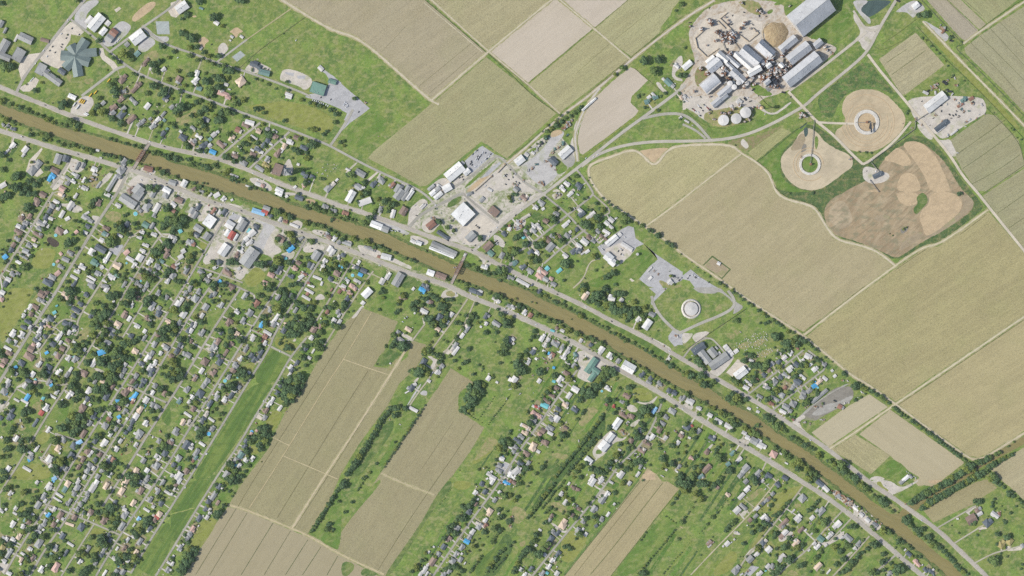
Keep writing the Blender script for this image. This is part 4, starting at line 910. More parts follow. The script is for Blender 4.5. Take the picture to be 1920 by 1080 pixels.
t: 800,80,62 860,90,72 900,130,60 840,140,50 760,170,50 780,190,36 900,60,40 400,90,45 430,50,40 370,110,36 350,130,30 200,440,45 230,370,36 280,620,55 450,615,34 570,580,50 590,560,36 540,640,30 520,690,25 450,765,16 540,560,30 810,300,30 790,330,25 730,395,32 640,520,20 990,10,45 950,30,50 910,10,40 1200,45,30 1310,40,50 1360,20,30 1070,185,42 1155,175,36 1145,325,40 1180,280,25 1090,490,45 1490,290,78 1520,340,65 1440,350,55 1540,260,50 1650,345,42 1680,350,25 1680,185,36 1830,250,30 1380,190,36 1460,460,45 1440,440,36 1480,520,40 1390,540,48 1430,600,48 1470,600,36 1400,610,36 1340,490,25 1290,660,36 1210,680,36 1310,725,36 1355,720,30 1210,775,32 1240,770,30 1170,800,50 1140,820,36 1100,880,42 1070,920,40 1190,920,42 1290,950,42 1300,870,45 1340,900,42 1390,880,55 1430,860,50 1460,870,40 1550,910,25 1680,830,55 1710,850,40 1800,890,50 1830,920,30 1720,910,40 1690,950,25 1780,690,45 1810,690,36 1860,780,25 1740,560,25 1890,1040,50 1850,1060,40 840,890,45 890,950,45 940,970,45 980,990,50 1030,1000,45 1070,970,36 750,930,45 720,980,45 700,1000,30 770,1040,30 690,1050,30 760,1060,30 340,930,42 330,950,30 370,880,22 270,1005,30 160,950,45 130,920,30 120,825,36 70,750,25 200,960,30 60,1060,30 1000,380,42 1020,340,30 1560,710,12 1420,120,14 200,580,25 20,20,45 60,20,30 1270,270,20 890,640,36 920,610,30 840,700,30 790,790,30 880,680,25 870,620,25
l22 26: 1020,350 990,400 950,450 900,510 850,570 800,640 760,690 710,750 660,820 610,890 560,950 510,1020 470,1070
l16 40: 1000,560 900,640 840,700 760,800 700,880 640,960 590,1040
g gravelw: 900,770 930,700 1080,540 1120,520 1170,540 1180,600 1250,620 1330,540 1320,570 1250,640 1150,650 1050,790 950,850 880,930 870,910 930,850 950,840 920,820
g lawn: 940,760 970,730 1020,760 1000,790 950,790
g dirt: 730,430 870,240 980,290 940,340 800,500
g dirt: 430,800 480,770 620,790 640,820 600,850 500,840
g lawny: 1340,90 1420,20 1600,110 1560,200 1400,190
g sand: 1440,1080 1520,950 1620,1010 1600,1050 1640,1080
g gravelw: 1280,260 1340,220 1420,280 1400,320 1320,310
g gravelw: 1310,460 1430,390 1450,400 1370,500
g gravelw: 1380,190 1540,220 1630,130 1640,150 1560,250 1400,210
g lawnd: 260,1060 380,870 560,900 480,1060
g dirt: 1190,500 1240,490 1330,550 1270,610 1200,560
@1280,720
h-30 white: 710,40,70x45 755,5,45x30 180,270,60x45 305,350,60x45 400,415,100x55 515,475,105x55 735,605,75x50 690,550,55x40 80,195,95x70 1125,310,85x45 330,0,10x10
h-28 white: 885,695,110x70=white_roof_with_a_northwest_wing_on_the_bayou_bank_by_the_highway
s-28 white: 862,640,55x40 745,275,45x28 845,310,40x30 840,265,20x15 1165,890,40x18 75,605,35x25 1105,785,30x20
b-30 gray: 800,640,85x70
b40 gray: 1535,135,230x40=long_narrow_grey_shed_on_the_edge_of_the_gravel_yard
h-30 gray: 945,30,90x60 865,140,75x35 1035,165,115x40 1160,255,80x60 1240,225,80x80 1350,140,75x70 1110,125,75x60 1205,300,50x45 1360,95,60x50 1265,10,60x40 10,150,40x60
h40 gray: 1420,75,70x50 1230,40,60x50 1035,5,40x25
h-30 slate: 330,600,85x65 965,1035,80x70 45,485,80x65 1150,1055,75x50 0,575,25x30
h35 teal: 560,780,70x50 510,900,55x45 205,1045,75x55
h45 gray: 700,955,115x75 650,1025,75x50 845,1015,115x70 175,530,65x50
h45 white: 630,850,85x45 1145,245,45x45
h-30 redpink: 1020,790,85x75 95,835,60x45
h-30 rust: 995,225,60x40 1775,260,75x55=red_rust_roof_shed_at_the_edge_of_the_gravel_yard_beside_the_bare_field 1240,400,30x25 1150,40,40x45
h45 brown: 270,950,120x60 270,760,65x60
s30 blue: 1480,20,65x50=bright_blue_tarped_roof_just_north_of_the_long_narrow_grey_shed
s0 cyan: 1520,40,30x25
s30 red: 105,470,25x30
x rust: 1500,260,25 1560,255,16 1590,400,16 1430,440,16 1380,265,14 1400,250,14 1420,235,14 1240,400,14 1380,430,20 455,440,16 485,500,14 1310,430,12
x white: 1490,265,20 1555,400,20 1370,430,20 1870,210,16 1820,215,16 830,320,14 300,650,14 910,1070,20
x dark: 700,690,14 350,675,10 640,655,10 1710,190,25
t: 50,110,36 110,135,36 70,140,30 250,10,60 290,20,40 200,10,30 640,10,36 200,210,45 250,215,40 300,260,42 340,280,36 420,330,55 470,340,50 520,340,45 440,300,40 550,420,60 610,420,65 580,460,50 640,430,42 520,400,40 370,435,36 550,525,30 700,495,36 750,520,45 800,540,48 840,570,40 880,600,30 930,615,26 780,500,36 560,110,50 520,160,55 600,150,60 560,200,50 640,210,45 640,140,50 480,170,36 710,170,36 1050,80,55 1020,100,40 1090,70,36 940,175,48 970,160,36 1180,110,30 1390,200,60 1360,230,36 1430,180,36 1510,110,36 1570,220,26 930,360,52 970,410,50 1020,440,50 1060,470,50 1110,500,50 1150,530,45 1010,400,45 1080,440,40 1230,600,50 1270,620,50 1190,600,36 1310,640,36 1380,680,42 1420,720,45 1470,740,42 1350,680,36 1530,800,45 1560,820,36 1620,870,48 1660,870,36 1780,900,65 1740,940,55 1810,980,60 1830,900,40 1870,1030,50 1760,1000,36 1700,910,40 1900,1060,40 1030,720,40 1080,750,36 1150,780,45 1190,830,45 1140,820,36 1240,910,55 1300,890,65 1350,900,55 1290,950,50 1400,960,45 1440,1000,50 1490,1010,50 1530,1030,40 1400,1020,36 1420,1060,45 1480,1060,40 545,690,32 430,680,36 400,710,36 370,740,36 130,760,30 20,770,30 30,700,25 400,830,65 370,800,45 440,850,36 510,970,55 540,980,40 590,890,30 420,1060,45 120,530,45 130,610,30 40,450,36 130,940,45 180,960,50 110,1030,60 60,1060,50 200,920,36 20,920,30 210,840,20 790,1060,50 760,1070,30 130,820,25 470,1000,25 640,10,30 350,420,25 800,1030,25
c-30 dark: 350,678 640,655 730,695 1090,935 1290,860 505,620 1305,430
c-30 white: 595,80 1435,632 0,280
x dark: 640,655,1
g slate: 1330,350 1560,180 1700,40 1870,20 1920,60 1920,180 1740,280 1560,370 1500,420 1340,390 1290,380
g gravelp: 1300,380 1440,240 1800,10 1900,-10 1700,80 1500,220 1380,340
g gravelp: 1440,350 1500,290 1600,230 1760,200 1900,120 1920,160 1750,270 1540,360
g gravelw: 1220,430 1290,380 1360,340 1390,380 1310,420 1330,480 1400,550 1380,560 1260,460
g slate: 1690,160 1730,160 1720,220 1680,210
g gravelw: 0,230 60,210 130,250 100,300 0,270
g gravelw: 620,620 700,620 760,650 720,690 640,660
g gravelw: 270,730 330,670 350,680 300,740
g lawn: 640,30 700,200 860,260 880,330 960,300 760,130
@1600,720
b40 white: 585,1060,90x40
b-50 gray: 640,1040,50x30
t: 330,150,25 400,210,25 540,350,25 660,420,30 1210,1000,60 1320,920,52 1260,960,50 1160,1040,52 1100,1060,40 1280,900,36 1340,960,40 1380,880,42 1440,870,42 1500,830,36 1540,820,32 1600,790,30 1640,770,28 1740,700,20 1800,650,20 1340,1060,50 1400,1020,55 1460,990,50 1300,1070,40 1520,930,40 1570,900,40 1610,885,36 1650,850,30 1690,830,30 1750,800,32 1810,770,20 1570,1030,65 1540,1060,45 1610,1060,42 10,1050,55 40,1060,36 20,180,30 80,150,25 130,110,20 10,20,60 80,20,40 140,60,36 200,80,36 260,120,36 310,140,36
l24 30: 20,0 120,50 220,90 320,150 420,230
l26 30: 440,260 540,330 620,390
l32 36: 650,410 760,490 880,570 1000,670 1100,740 1200,820 1280,880
s30 dark: 1405,935,60x6
g lawn: 160,1040 300,950 430,830 560,910 620,980 800,1080 400,1080 340,1040 240,1040
g gravelw: 190,1060 240,1035 320,1040 370,1080 180,1080
x white: 600,985,12 620,1000,12 650,1020,12 680,1040,14 700,1060,16 90,90,20 110,100,14 20,165,14 50,150,10
@0,900
h57 white: 420,25,45x40 555,75,100x75 125,150,65x50 145,495,80x55 1045,90,105x65 1080,35,85x50 20,345,40x60 615,325,50x40 180,315,50x40 150,670,50x60 340,775,45x55 470,1005,80x60 1430,670,70x45 630,765,80x50 45,910,55x60 260,520,55x45 905,920,60x50 880,20,60x40 1580,15,40x40
m-33 white: 795,722,85x30 1885,140,80x30 650,220,110x22 275,840,95x28 1650,335,80x28 170,375,55x25 670,170,90x30 1900,930,50x25
m57 white: 1180,1045,80x28
h57 gray: 495,180,85x50 430,280,90x60 505,480,95x55 455,530,60x50 1405,390,100x65 1370,520,110x50 440,710,115x70 100,820,130x55 1170,785,90x50 870,85,85x60 830,150,60x60 990,155,60x55 910,270,60x50 875,330,60x50 960,215,70x50 775,245,95x50 1690,215,70x50 1830,30,85x40 1635,15,60x40 1385,1035,70x55 1310,1030,60x50 1890,1010,70x55 1075,935,55x40 990,770,80x50 1575,690,90x45 1770,130,70x50
h57 brown: 680,395,95x60 370,875,85x55 605,500,65x50 1020,370,90x60 1180,460,95x85 1400,765,70x40 1745,450,60x55 325,475,50x50 1575,115,95x80 830,430,90x60 690,15,10x10 1510,20,10x10
h57 cream: 765,40,75x60 1195,65,90x45 1370,125,95x55 1500,255,85x55 215,635,75x50 235,895,70x45 1795,385,70x60 1535,810,60x45 1415,20,110x60
h57 slate: 915,530,90x70 705,630,75x55 745,820,90x35 1300,245,50x40 1140,835,60x55 1225,620,45x40 1810,260,65x55 1690,545,70x45 1240,675,60x50 250,1045,70x55 950,370,50x45 1550,10,30x30 0,1000,30x40 60,1070,10x10
h57 blue: 545,390,60x50=bright_blue_tarped_roof_on_the_west_side_of_a_street_near_a_cross_street
s0 blue: 1035,65,40x25 600,10,55x35 1150,748,35x12
h57 redpink: 630,980,120x80=long_salmon_pink_roof_in_the_south_part_of_the_street_grid
h-35 red: 1755,410,90x35=bright_red_roof_strip_next_to_a_tan_roof_west_of_the_long_green_strip
h57 sky: 1565,437,50x45
s57 teal: 730,105,75x50 575,840,50x40 285,455,45x40
s0 cyan: 1330,970,30x30
h57 olive: 30,765,70x60
s-20 cream: 785,497,100x30
h-30 white: 1395,325,70x40 430,580,80x40 1290,880,60x50 60,655,80x50 105,1050,60x45 1500,640,50x30 1770,100,50x30 1725,300,35x35 580,330,50x25
s57 white: 235,945,25x22 650,458,35x25 490,560,25x25 670,875,25x18 1400,295,25x20 1665,570,35x25 515,375,25x35 705,435,35x40 1510,505,50x20 370,390,35x40 70,330,30x25 530,965,35x30 1440,905,50x40 1250,85,30x20 510,235,50x35 1320,770,50x25
x rust: 1410,185,16 1390,940,20 1530,730,12 1460,800,14 830,680,8 610,440,20 570,410,14
x dark: 110,880,16 1190,480,12
t: 80,90,50 60,110,42 180,75,32 120,70,30 270,140,60 300,130,36 215,270,55 245,270,36 50,280,42 380,205,55 420,200,36 450,175,25 320,330,42 300,370,45 240,390,45 340,410,42 390,430,45 350,260,30 270,580,36 310,570,36 350,550,45 380,540,36 400,620,50 450,640,42 490,630,42 530,650,25 340,690,45 310,700,30 390,640,36 120,720,45 90,730,30 40,690,42 10,680,40 15,820,40 10,870,40 580,560,45 620,560,45 560,750,50 580,745,30 520,850,42 600,870,52 640,850,50 680,830,36 630,880,36 580,900,30 300,915,42 320,900,36 350,985,45 320,1040,42 240,1060,50 190,1060,36 560,955,36 540,990,30 720,280,30 1110,275,48 1080,260,30 1240,300,60 1270,320,60 1200,350,62 1160,340,45 1190,390,45 1120,380,36 1090,360,36 1110,430,42 1270,440,50 1300,480,45 1320,420,36 1240,470,40 1280,540,40 1240,550,30 1030,640,42 1050,640,25 980,520,24 990,485,20 1140,640,55 1150,690,75 1180,720,55 1110,720,45 1200,660,40 970,740,25 900,810,48 940,830,45 880,880,25 990,860,36 1060,840,45 1080,890,40 1050,900,45 1130,830,20 780,1020,50 800,1000,30 980,1000,60 950,1030,52 930,1060,45 1010,970,36 1500,40,62 1530,50,45 1540,10,40 1780,190,36 1800,180,25 1720,355,30 1650,450,55 1680,440,45 1640,500,50 1600,510,42 1710,480,36 1560,560,50 1530,590,45 1590,590,36 1540,640,40 1480,570,30 1740,515,25 1460,780,42 1480,770,30 1340,870,60 1370,850,50 1410,850,50 1320,920,45 1360,920,40 1420,880,40 1470,860,45 1520,870,50 1550,890,45 1530,930,40 1450,960,45 1480,970,36 1400,970,36 1290,1060,40 1320,1060,30 1300,300,36 1230,130,36 1710,15,30 1480,20,30 1890,85,36 1410,510,14 1660,700,20 1600,800,25 940,260,30 960,370,25 1250,1060,25 10,20,30 560,155,18 1060,400,14 1320,840,25 1100,260,20 280,970,20 680,230,14
c57 white: 1870,375 1120,1015 1790,1005 790,325 1055,455 735,430 860,235
c57 dark: 1600,400 920,120 200,815 840,240 1620,790 400,750 110,880 1840,480
g lawnm: 1920,440 1920,800 1750,1060 1690,1080 1520,970 1600,880 1790,560
g lawn: 0,460 90,480 170,540 170,590 80,630 0,600
g lawny: 1060,530 1200,560 1210,600 1100,640 1010,600
g dirt: 340,130 400,80 450,130 390,150
g gravelw: 0,920 70,930 120,960 60,1040 30,1060 0,980
@320,900
h57 slate: 545,70,75x55 425,245,55x55 400,320,75x50 320,430,85x50
h57 gray: 485,175,115x50 220,605,60x60 180,660,65x55 110,765,80x55
h57 white: 95,5,75x50 410,420,55x40 440,370,45x35 440,330,40x35 20,940,55x35 45,100,35x20 15,160,35x25
h57 redpink: 255,550,70x55
s57 white: 140,728,30x22 580,90,30x25 430,190,30x20 0,1010,25x30 30,860,40x25 365,405,25x20 315,515,20x15
s57 brown: 530,255,60x35 60,50,50x40
t: 690,10,60 740,20,50 650,20,40 730,5,45 40,20,30 590,115,28 620,100,20 660,125,28 710,150,24 690,180,20 600,285,38 625,280,25 540,370,55 520,410,50 570,340,36 500,390,36 210,770,50 260,780,55 170,840,60 220,840,65 280,830,42 180,920,60 240,890,50 120,920,45 140,990,60 100,1010,50 160,1020,45 130,1050,40 200,970,42 270,900,30 260,475,18 1890,240,25 1780,500,36 1755,550,40 1790,490,25 1830,555,25 1810,580,22 350,400,16 10,870,30
l32 34: 1910,60 1830,190 1770,290 1700,400 1640,490 1590,590
l28 30: 1880,110 1800,230 1740,330 1660,450 1570,600
c57 white: 165,85
g lawnm: 200,0 490,0 400,150 230,420 0,790 0,330 60,220
g lawny: 360,440 500,420 530,460 430,640 310,800 200,720 280,600
g lawn: 560,60 780,20 720,150 640,270 480,240
g dirt: 0,380 260,310 265,320 0,392
g lawn: 1540,620 1900,60 1920,60 1920,800 1800,760 1620,680
@640,900
h57 slate: 1580,40,60x55 1615,130,60x50 1440,355,70x60 1150,750,65x55
h57 white: 1695,25,55x50 1505,140,55x55 1620,450,60x45 1475,580,70x50 1780,135,40x35 935,1010,90x50 960,970,90x30 960,1060,80x25 890,1060,50x40
h57 brown: 1210,665,75x55 1025,915,110x65 1515,270,55x35
h57 gray: 1305,540,60x55 1440,640,60x55 1355,755,80x55 1095,835,60x50 1250,910,70x70 1295,835,75x55 1340,895,70x45 1550,520,80x60 1725,225,60x45 1215,1030,60x45 1150,1065,70x50
h57 cream: 1665,360,90x65
h57 rust: 1625,510,50x45 1900,10,40x40
h-30 blue: 1845,30,60x55=bright_blue_tarped_house_roof_at_the_head_of_the_lane_east_of_the_meadow_strip 1410,690,70x50=blue_tarped_roof_halfway_down_the_lane_east_of_the_meadow_strip
s-20 blue: 1890,35,30x40
s57 white: 985,810,35x22 1355,830,28x25 1535,215,30x25 1275,535,25x30 1040,750,20x25 1520,75,12x12 1770,375,35x20 1390,935,35x15
m-30 concrete: 1560,500,110x28
x rust: 1800,30,25 1360,660,16 1900,520,22 1540,160,16 1750,190,12 1920,410,20 1865,5,20
t: 1655,65,36 1840,180,65 1890,170,45 1800,160,36 1770,335,42 1775,425,50 1800,410,36 1880,460,45 1720,540,50 1780,560,36 1600,580,42 1630,590,30 1490,745,45 1510,750,30 1580,735,22 1550,790,24 1550,660,16 1640,640,18 1860,350,20 1500,200,36 1480,240,40 1440,290,55 1390,310,50 1360,290,36 1460,260,36 1320,410,50 1370,440,45 1300,450,36 1390,400,36 1250,505,45 1220,570,48 1280,600,45 1200,530,30 1155,650,50 1010,755,22 945,820,32 905,905,36 940,900,30 845,965,42 800,1025,30 850,1010,36 1270,970,50 1310,990,40 1220,980,36 1360,1020,36 1330,735,22 1220,880,25 1240,890,20 120,245,28 50,355,25 40,360,25 20,60,60 30,20,45 1700,700,30 1900,740,20 780,1030,25
l26 30: 1810,560 1750,610 1700,680 1680,720
l24 34: 1570,850 1530,920 1480,990 1430,1060
l34 40: 1830,770 1770,830 1720,910 1660,980 1610,1060
l18 26: 1860,850 1800,920 1740,980 1690,1050
l16 26: 260,0 220,60 170,140
l8 26: 1240,90 1150,220 1090,290
l6 40: 1290,330 1200,450 1100,560
g lawnd: 1240,0 1240,100 1030,330 700,870 540,1080 480,1080 640,850 900,480 1050,200 1180,30
g lawny: 1270,0 1480,20 1420,120 1260,100
g dirt: 1880,490 1920,480 1920,560 1890,550
g lawn: 0,580 380,0 480,0 130,400
g lawnd: 0,940 60,910 170,960 80,1080 0,1080
g lawnd: 250,980 400,1040 390,1080 200,1080
g lawnm: 1480,1080 1570,870 1850,680 1870,760 1640,1080
@960,900
h57 white: 900,20,100x70 1000,10,80x45 1070,160,75x55 410,970,70x50 455,905,60x50 505,1050,60x50 555,155,55x45 1320,35,50x40 600,250,70x45 140,1065,70x40 100,1005,45x45 1150,270,30x25
h-30 white: 1115,25,50x25
h57 gray: 1015,225,90x75 920,325,85x70 800,460,60x55 1010,440,60x50 740,580,95x70 335,1050,85x55 425,450,50x40 460,580,50x50
h-25 brown: 735,310,90x55 685,85,60x45 665,390,70x50 740,110,50x45
h57 brown: 450,405,55x45 410,740,90x50 20,30,40x50
h57 cream: 580,495,120x80
h57 slate: 435,665,90x60 520,830,80x50 215,1000,65x45 505,595,75x50
s30 slate: 945,515,40x35
s57 white: 640,40,40x25 315,560,25x40 370,840,40x40 490,865,40x25 480,1000,0x0 800,550,30x25 1080,385,60x30 505,975,14x14 700,280,30x40 270,735,30x30 830,610,50x40
s57 cyan: 395,1045,30x35
t: 80,40,50 200,30,25 170,70,20 1240,35,45 1260,15,30 1150,140,40 910,200,36 850,265,36 590,100,40 500,210,36 650,220,50 620,270,25 600,190,30 720,430,36 700,420,30 830,430,36 820,510,25 755,610,52 770,590,40 720,660,22 640,370,36 615,410,30 590,750,45 650,770,48 620,740,30 400,720,50 350,770,55 300,830,60 260,830,50 230,800,42 250,680,45 220,700,36 170,770,50 130,810,45 100,860,40 60,930,40 80,900,30 40,990,40 20,1030,40 60,980,30 270,610,45 290,620,36 240,420,22 480,330,25 920,410,45 60,190,36 30,230,30 1900,20,60 1860,30,40 1880,60,36 1870,665,25 1910,470,40 1480,1050,40 1440,1040,25 1920,100,40 1890,140,30 1700,1050,16 20,700,25 700,440,25 1730,410,16 380,920,22 560,850,18 930,440,30
l30 34: 480,30 430,90 370,160 320,230 260,310 200,390 150,450
l22 26: 580,10 530,80 470,130 430,200 380,260 320,340
l26 30: 440,300 400,340 350,390
l24 30: 1900,120 1830,220 1770,300
l18 26: 1510,590 1470,640 1440,690
l18 34: 1830,560 1750,660 1690,730 1630,800 1560,880 1500,960 1450,1020 1390,1080
l12 36: 1910,810 1820,910 1750,1000 1700,1060
l12 30: 1740,410 1800,460 1860,500
g lawn: 1100,1080 1440,690 1520,580 1750,400 1900,540 1400,1070
g dirt: 440,240 520,250 640,340 600,390 520,350 430,270
g dirt: 0,310 60,290 180,370 90,500 0,480
g sand: 1870,510 1920,530 1920,550
g gravelw: 840,0 900,40 980,90 1090,140 1100,180 980,200 960,150 1000,120 920,70 860,40
g gravelw: 440,470 520,520 580,580 620,560 660,590 560,600 440,500
g lawny: 560,600 700,560 880,640 700,900 620,940 540,880
g dirt: 90,690 160,680 150,740 80,760
@1280,900
h45 white: 725,100,85x50 660,180,95x45 830,325,85x40 1150,585,75x55 1300,430,90x80 965,780,75x65 1110,875,110x60 1650,620,105x55 1735,505,110x70 865,1055,80x55 960,970,60x50 610,340,85x70 915,420,80x60 1510,745,80x55 1480,715,50x40 830,835,60x45 895,10,40x30
h45 gray: 755,890,85x70 1010,970,60x60 1345,205,90x80 1545,345,110x90 600,1010,110x75 940,235,65x40 1010,155,50x40 820,405,60x40 955,445,60x50 710,15,60x50
h-40 gray: 1860,650,110x60 680,300,100x40
h45 slate: 1065,50,60x65 905,260,60x40 910,695,85x60
h-40 slate: 1540,35,100x55=dark_slate_roof_joined_to_a_bright_white_roof_on_the_lower_bayou_bank
h-45 white: 1600,90,110x50=bright_white_roof_joined_to_a_dark_slate_roof_on_the_lower_bayou_bank
h45 brown: 1140,490,140x65 1330,560,90x45
h45 cream: 1265,705,100x70 1520,970,105x55
h-40 cream: 505,165,60x45
h-40 green: 1550,660,80x65
s45 brown: 755,450,50x45 1110,635,60x50 390,85,40x40 300,710,70x55 970,210,55x40
m50 white: 1640,1030,70x20
s45 white: 810,40,35x25 1455,425,60x45 1790,650,45x40 1420,790,35x20 1450,605,30x20 1385,560,25x20 1240,350,60x20 555,1020,25x20 500,715,65x50 580,668,22x22 455,745,22x22 1610,735,40x25 1645,555,18x20 725,510,14x14 300,740,50x25
s0 cyan: 932,1018,32x28
x rust: 1740,150,40 1790,190,45 1840,220,45 1890,255,40 1720,180,20 1860,280,25 1900,300,25 1240,625,16 310,690,25 340,700,20 570,630,10 740,1020,20 1440,490,20 1690,130,25
x white: 1760,170,25 1820,240,22 1870,260,22 1780,220,20 1130,640,20 620,590,16 590,580,14 660,1060,30 700,1070,25 1560,640,12
t: 40,50,70 20,110,55 80,20,50 220,40,60 180,40,50 260,50,40 130,150,60 170,160,42 200,210,45 350,50,45 330,80,36 400,20,40 290,110,30 820,20,50 780,10,36 130,250,20 110,310,20 70,360,18 60,380,16 20,420,28 385,365,26 335,415,34 275,495,28 555,225,22 555,470,45 590,450,30 500,540,40 520,510,36 480,570,28 985,285,38 1135,120,34 1030,225,25 1040,390,36 1080,370,36 1110,330,36 1140,300,36 1170,260,36 1190,240,30 1050,415,25 810,465,40 840,530,45 870,550,42 930,490,50 970,505,40 900,470,36 770,520,25 780,590,48 810,585,30 1000,590,36 1040,605,42 1070,600,25 1020,650,25 1230,485,30 1220,555,32 1190,650,42 1220,670,30 680,710,42 840,770,45 870,790,36 830,740,30 1140,750,60 1120,770,40 1290,750,50 1340,730,42 1300,780,40 1250,770,30 1220,790,20 1190,890,60 1230,880,36 1150,900,40 1080,990,62 1120,980,40 1050,1030,50 1020,1060,40 990,1050,25 1330,955,45 1360,940,30 1290,980,25 975,840,22 760,950,22 720,860,25 205,845,14 645,865,12 335,640,16 1480,570,45 1500,575,25 1580,475,68 1610,460,45 1540,470,40 1410,340,36 1450,310,36 1490,270,30 1510,240,30 1530,220,25 1480,280,25 1430,10,36 1890,520,50 1860,530,30 1695,750,58 1840,735,45 1870,740,36 1765,800,52 1790,800,30 1560,815,28 1490,875,50 1520,860,36 1800,890,45 1830,880,30 1720,945,45 1750,950,25 1560,1040,30 1435,1030,22 1880,960,45 1850,1000,40 1800,1030,36 1760,1045,30 1900,920,40 1660,140,25 1600,580,14 1380,655,10 1390,480,20 1050,770,25 510,280,10
l10 26: 500,230 450,290 400,360
l10 30: 310,470 240,550 165,620
l6 30: 110,670 60,730 0,800
c45 white: 930,100 960,50 725,1045 1380,560 550,700
c45 dark: 725,1040 1100,1060 860,55
g dirt: 700,220 850,90 920,100 770,250
g gravelw: 640,380 720,330 740,340 680,430
g gravelw: 690,860 790,750 840,780 700,880
g asphaltp: 690,1060 770,960 860,980 760,1080
g gravelw: 1080,620 1140,640 1200,560 1260,600 1130,700 1080,690
g dirt: 1150,1060 1240,1000 1310,1060 1300,1080
g gravelw: 1690,120 1740,110 1920,230 1920,310 1850,290 1670,150
g gravelw: 1740,620 1830,560 1800,640 1720,690 1620,740 1560,730 1500,700 1520,690 1620,710
g lawny: 300,1080 480,860 560,780 640,860 500,1060
g lawny: 740,330 950,250 1100,130 1320,60 1360,80 1040,380
g dirt: 1250,270 1330,260 1330,310 1270,320
g gravelw: 1830,850 1900,800 1920,820 1840,880
g gravelw: 560,600 600,560 660,610 620,620
@1600,900
b40 gray: 540,20,60x40
h-40 white: 30,310,80x60 85,390,55x45 155,450,60x45
h-40 gray: 235,505,70x55
h-40 slate: 620,830,70x45
h-45 redpink: 715,930,110x50=white_and_dark_red_roof_by_the_lower_bayou_bank_behind_the_highway
h-45 slate: 815,1005,70x55 870,1030,70x45
s45 white: 895,1010,30x25 580,785,30x20 600,820,30x25 775,955,20x15
h45 gray: 60,715,80x50 400,1050,70x50
h40 white: 15,770,40x40
h30 brown: 1400,335,80x55 1325,440,120x105
h30 white: 1420,378,65x45
h-38 white: 1590,390,105x60
h40 slate: 1510,475,105x90
h55 olive: 1665,720,100x75 1755,690,80x70
s30 gray: 1900,740,40x50
s0 white: 1170,435,25x20
s0 rust: 1640,385,30x50
x rust: 150,360,14 90,310,14 250,460,20 310,490,18 1735,670,22 1420,575,14 590,270,14
x white: 1760,665,20 350,60,14 655,45,14
x teal: 900,1070,25
t: 30,30,45 80,60,50 130,90,50 180,130,50 220,170,50 260,200,50 310,230,50 350,260,45 300,260,36 340,290,36 390,320,40 430,350,36 20,0,45 100,50,36 570,430,42 610,410,40 600,470,50 640,510,50 680,550,45 720,570,50 760,550,45 700,590,40 560,460,30 740,620,36 790,650,42 840,630,42 850,680,40 890,700,42 930,740,42 970,760,36 880,740,36 1010,800,36 1050,840,36 1090,880,40 1120,910,36 1150,960,36 1190,1000,36 1230,1030,36 1280,1060,30 340,570,55 390,590,62 420,580,40 500,680,42 540,710,45 560,690,36 610,750,36 640,770,30 700,855,55 740,860,30 660,860,30 550,775,22 240,720,62 190,720,42 150,770,36 160,790,25 100,810,36 60,830,36 40,870,45 20,920,36 330,830,36 320,920,42 360,900,36 390,880,25 490,1000,85 540,1020,45 450,970,40 420,940,30 200,1040,50 250,1040,40 340,1010,36 10,520,45 85,545,14 680,230,42 720,210,40 770,180,42 830,150,45 880,110,42 920,90,45 970,60,42 1020,40,40 1080,10,40 650,250,30 790,140,36 780,310,42 830,270,45 870,240,45 930,200,45 960,190,36 1010,160,36 1060,130,40 1110,100,40 1160,80,45 1220,40,42 1270,20,40 1330,0,40 850,230,36 760,320,25 1360,235,36 1410,240,42 1440,250,30 1590,20,45 1640,50,40 1690,80,36 1560,0,30 1740,150,50 1790,180,40 1750,180,36 1850,220,36 1890,250,32 1910,290,42 1580,215,24 1560,255,24 1600,260,16 1665,295,18 1700,335,18 1545,300,14 1610,310,10 1765,370,25 1830,295,18 1105,512,14 1180,597,18 1390,620,22 1615,605,42 1640,610,25 1720,640,60 1750,625,36 1580,905,78 1610,890,55 1530,900,50 1720,860,22 1880,1000,25 1900,950,25 1880,940,16 1510,410,16 1920,630,20 1610,720,25 500,370,20 270,440,16 470,760,18
c-38 white: 768,455 1640,55
g gravelw: 180,0 420,0 530,100 720,0 740,10 560,120 450,160 420,170 380,130 260,60
g lawny: 260,20 310,15 330,70 410,120 370,135 270,60
g gravelw: 0,230 60,280 300,470 330,510 270,580 180,520 0,410
g gravelw: 1250,350 1370,280 1390,300 1320,350 1290,390
g concrete: 1385,545 1420,520 1490,530 1520,520 1500,550 1420,560
g concrete: 1700,760 1750,740 1800,780 1880,740 1920,740 1890,790 1740,800
g dirt: 380,220 530,320 500,360 440,350
g sand: 820,0 1010,0 980,30 880,50
g lawn: 460,170 720,60 860,60 880,100 640,230 600,260
l46 30: 640,250 750,170 880,105 1000,48 1120,-5
l44 30: 760,315 870,240 1000,168 1130,92 1290,18
@1600,720
l44 30: 1080,1060 1200,1005 1320,935
l36 30: 1320,905 1450,868 1560,812
l44 30: 1290,1060 1430,1010 1540,935
l30 30: 1560,920 1680,850 1800,780
@640,720
l44 44: 530,310 440,420 380,540 310,650 240,760 150,890 50,1040
@960,720
l30 30: 1010,370 940,470 850,580 760,700 670,810 560,940 480,1060
l26 34: 980,600 880,690 780,810 690,920 600,1040
'''
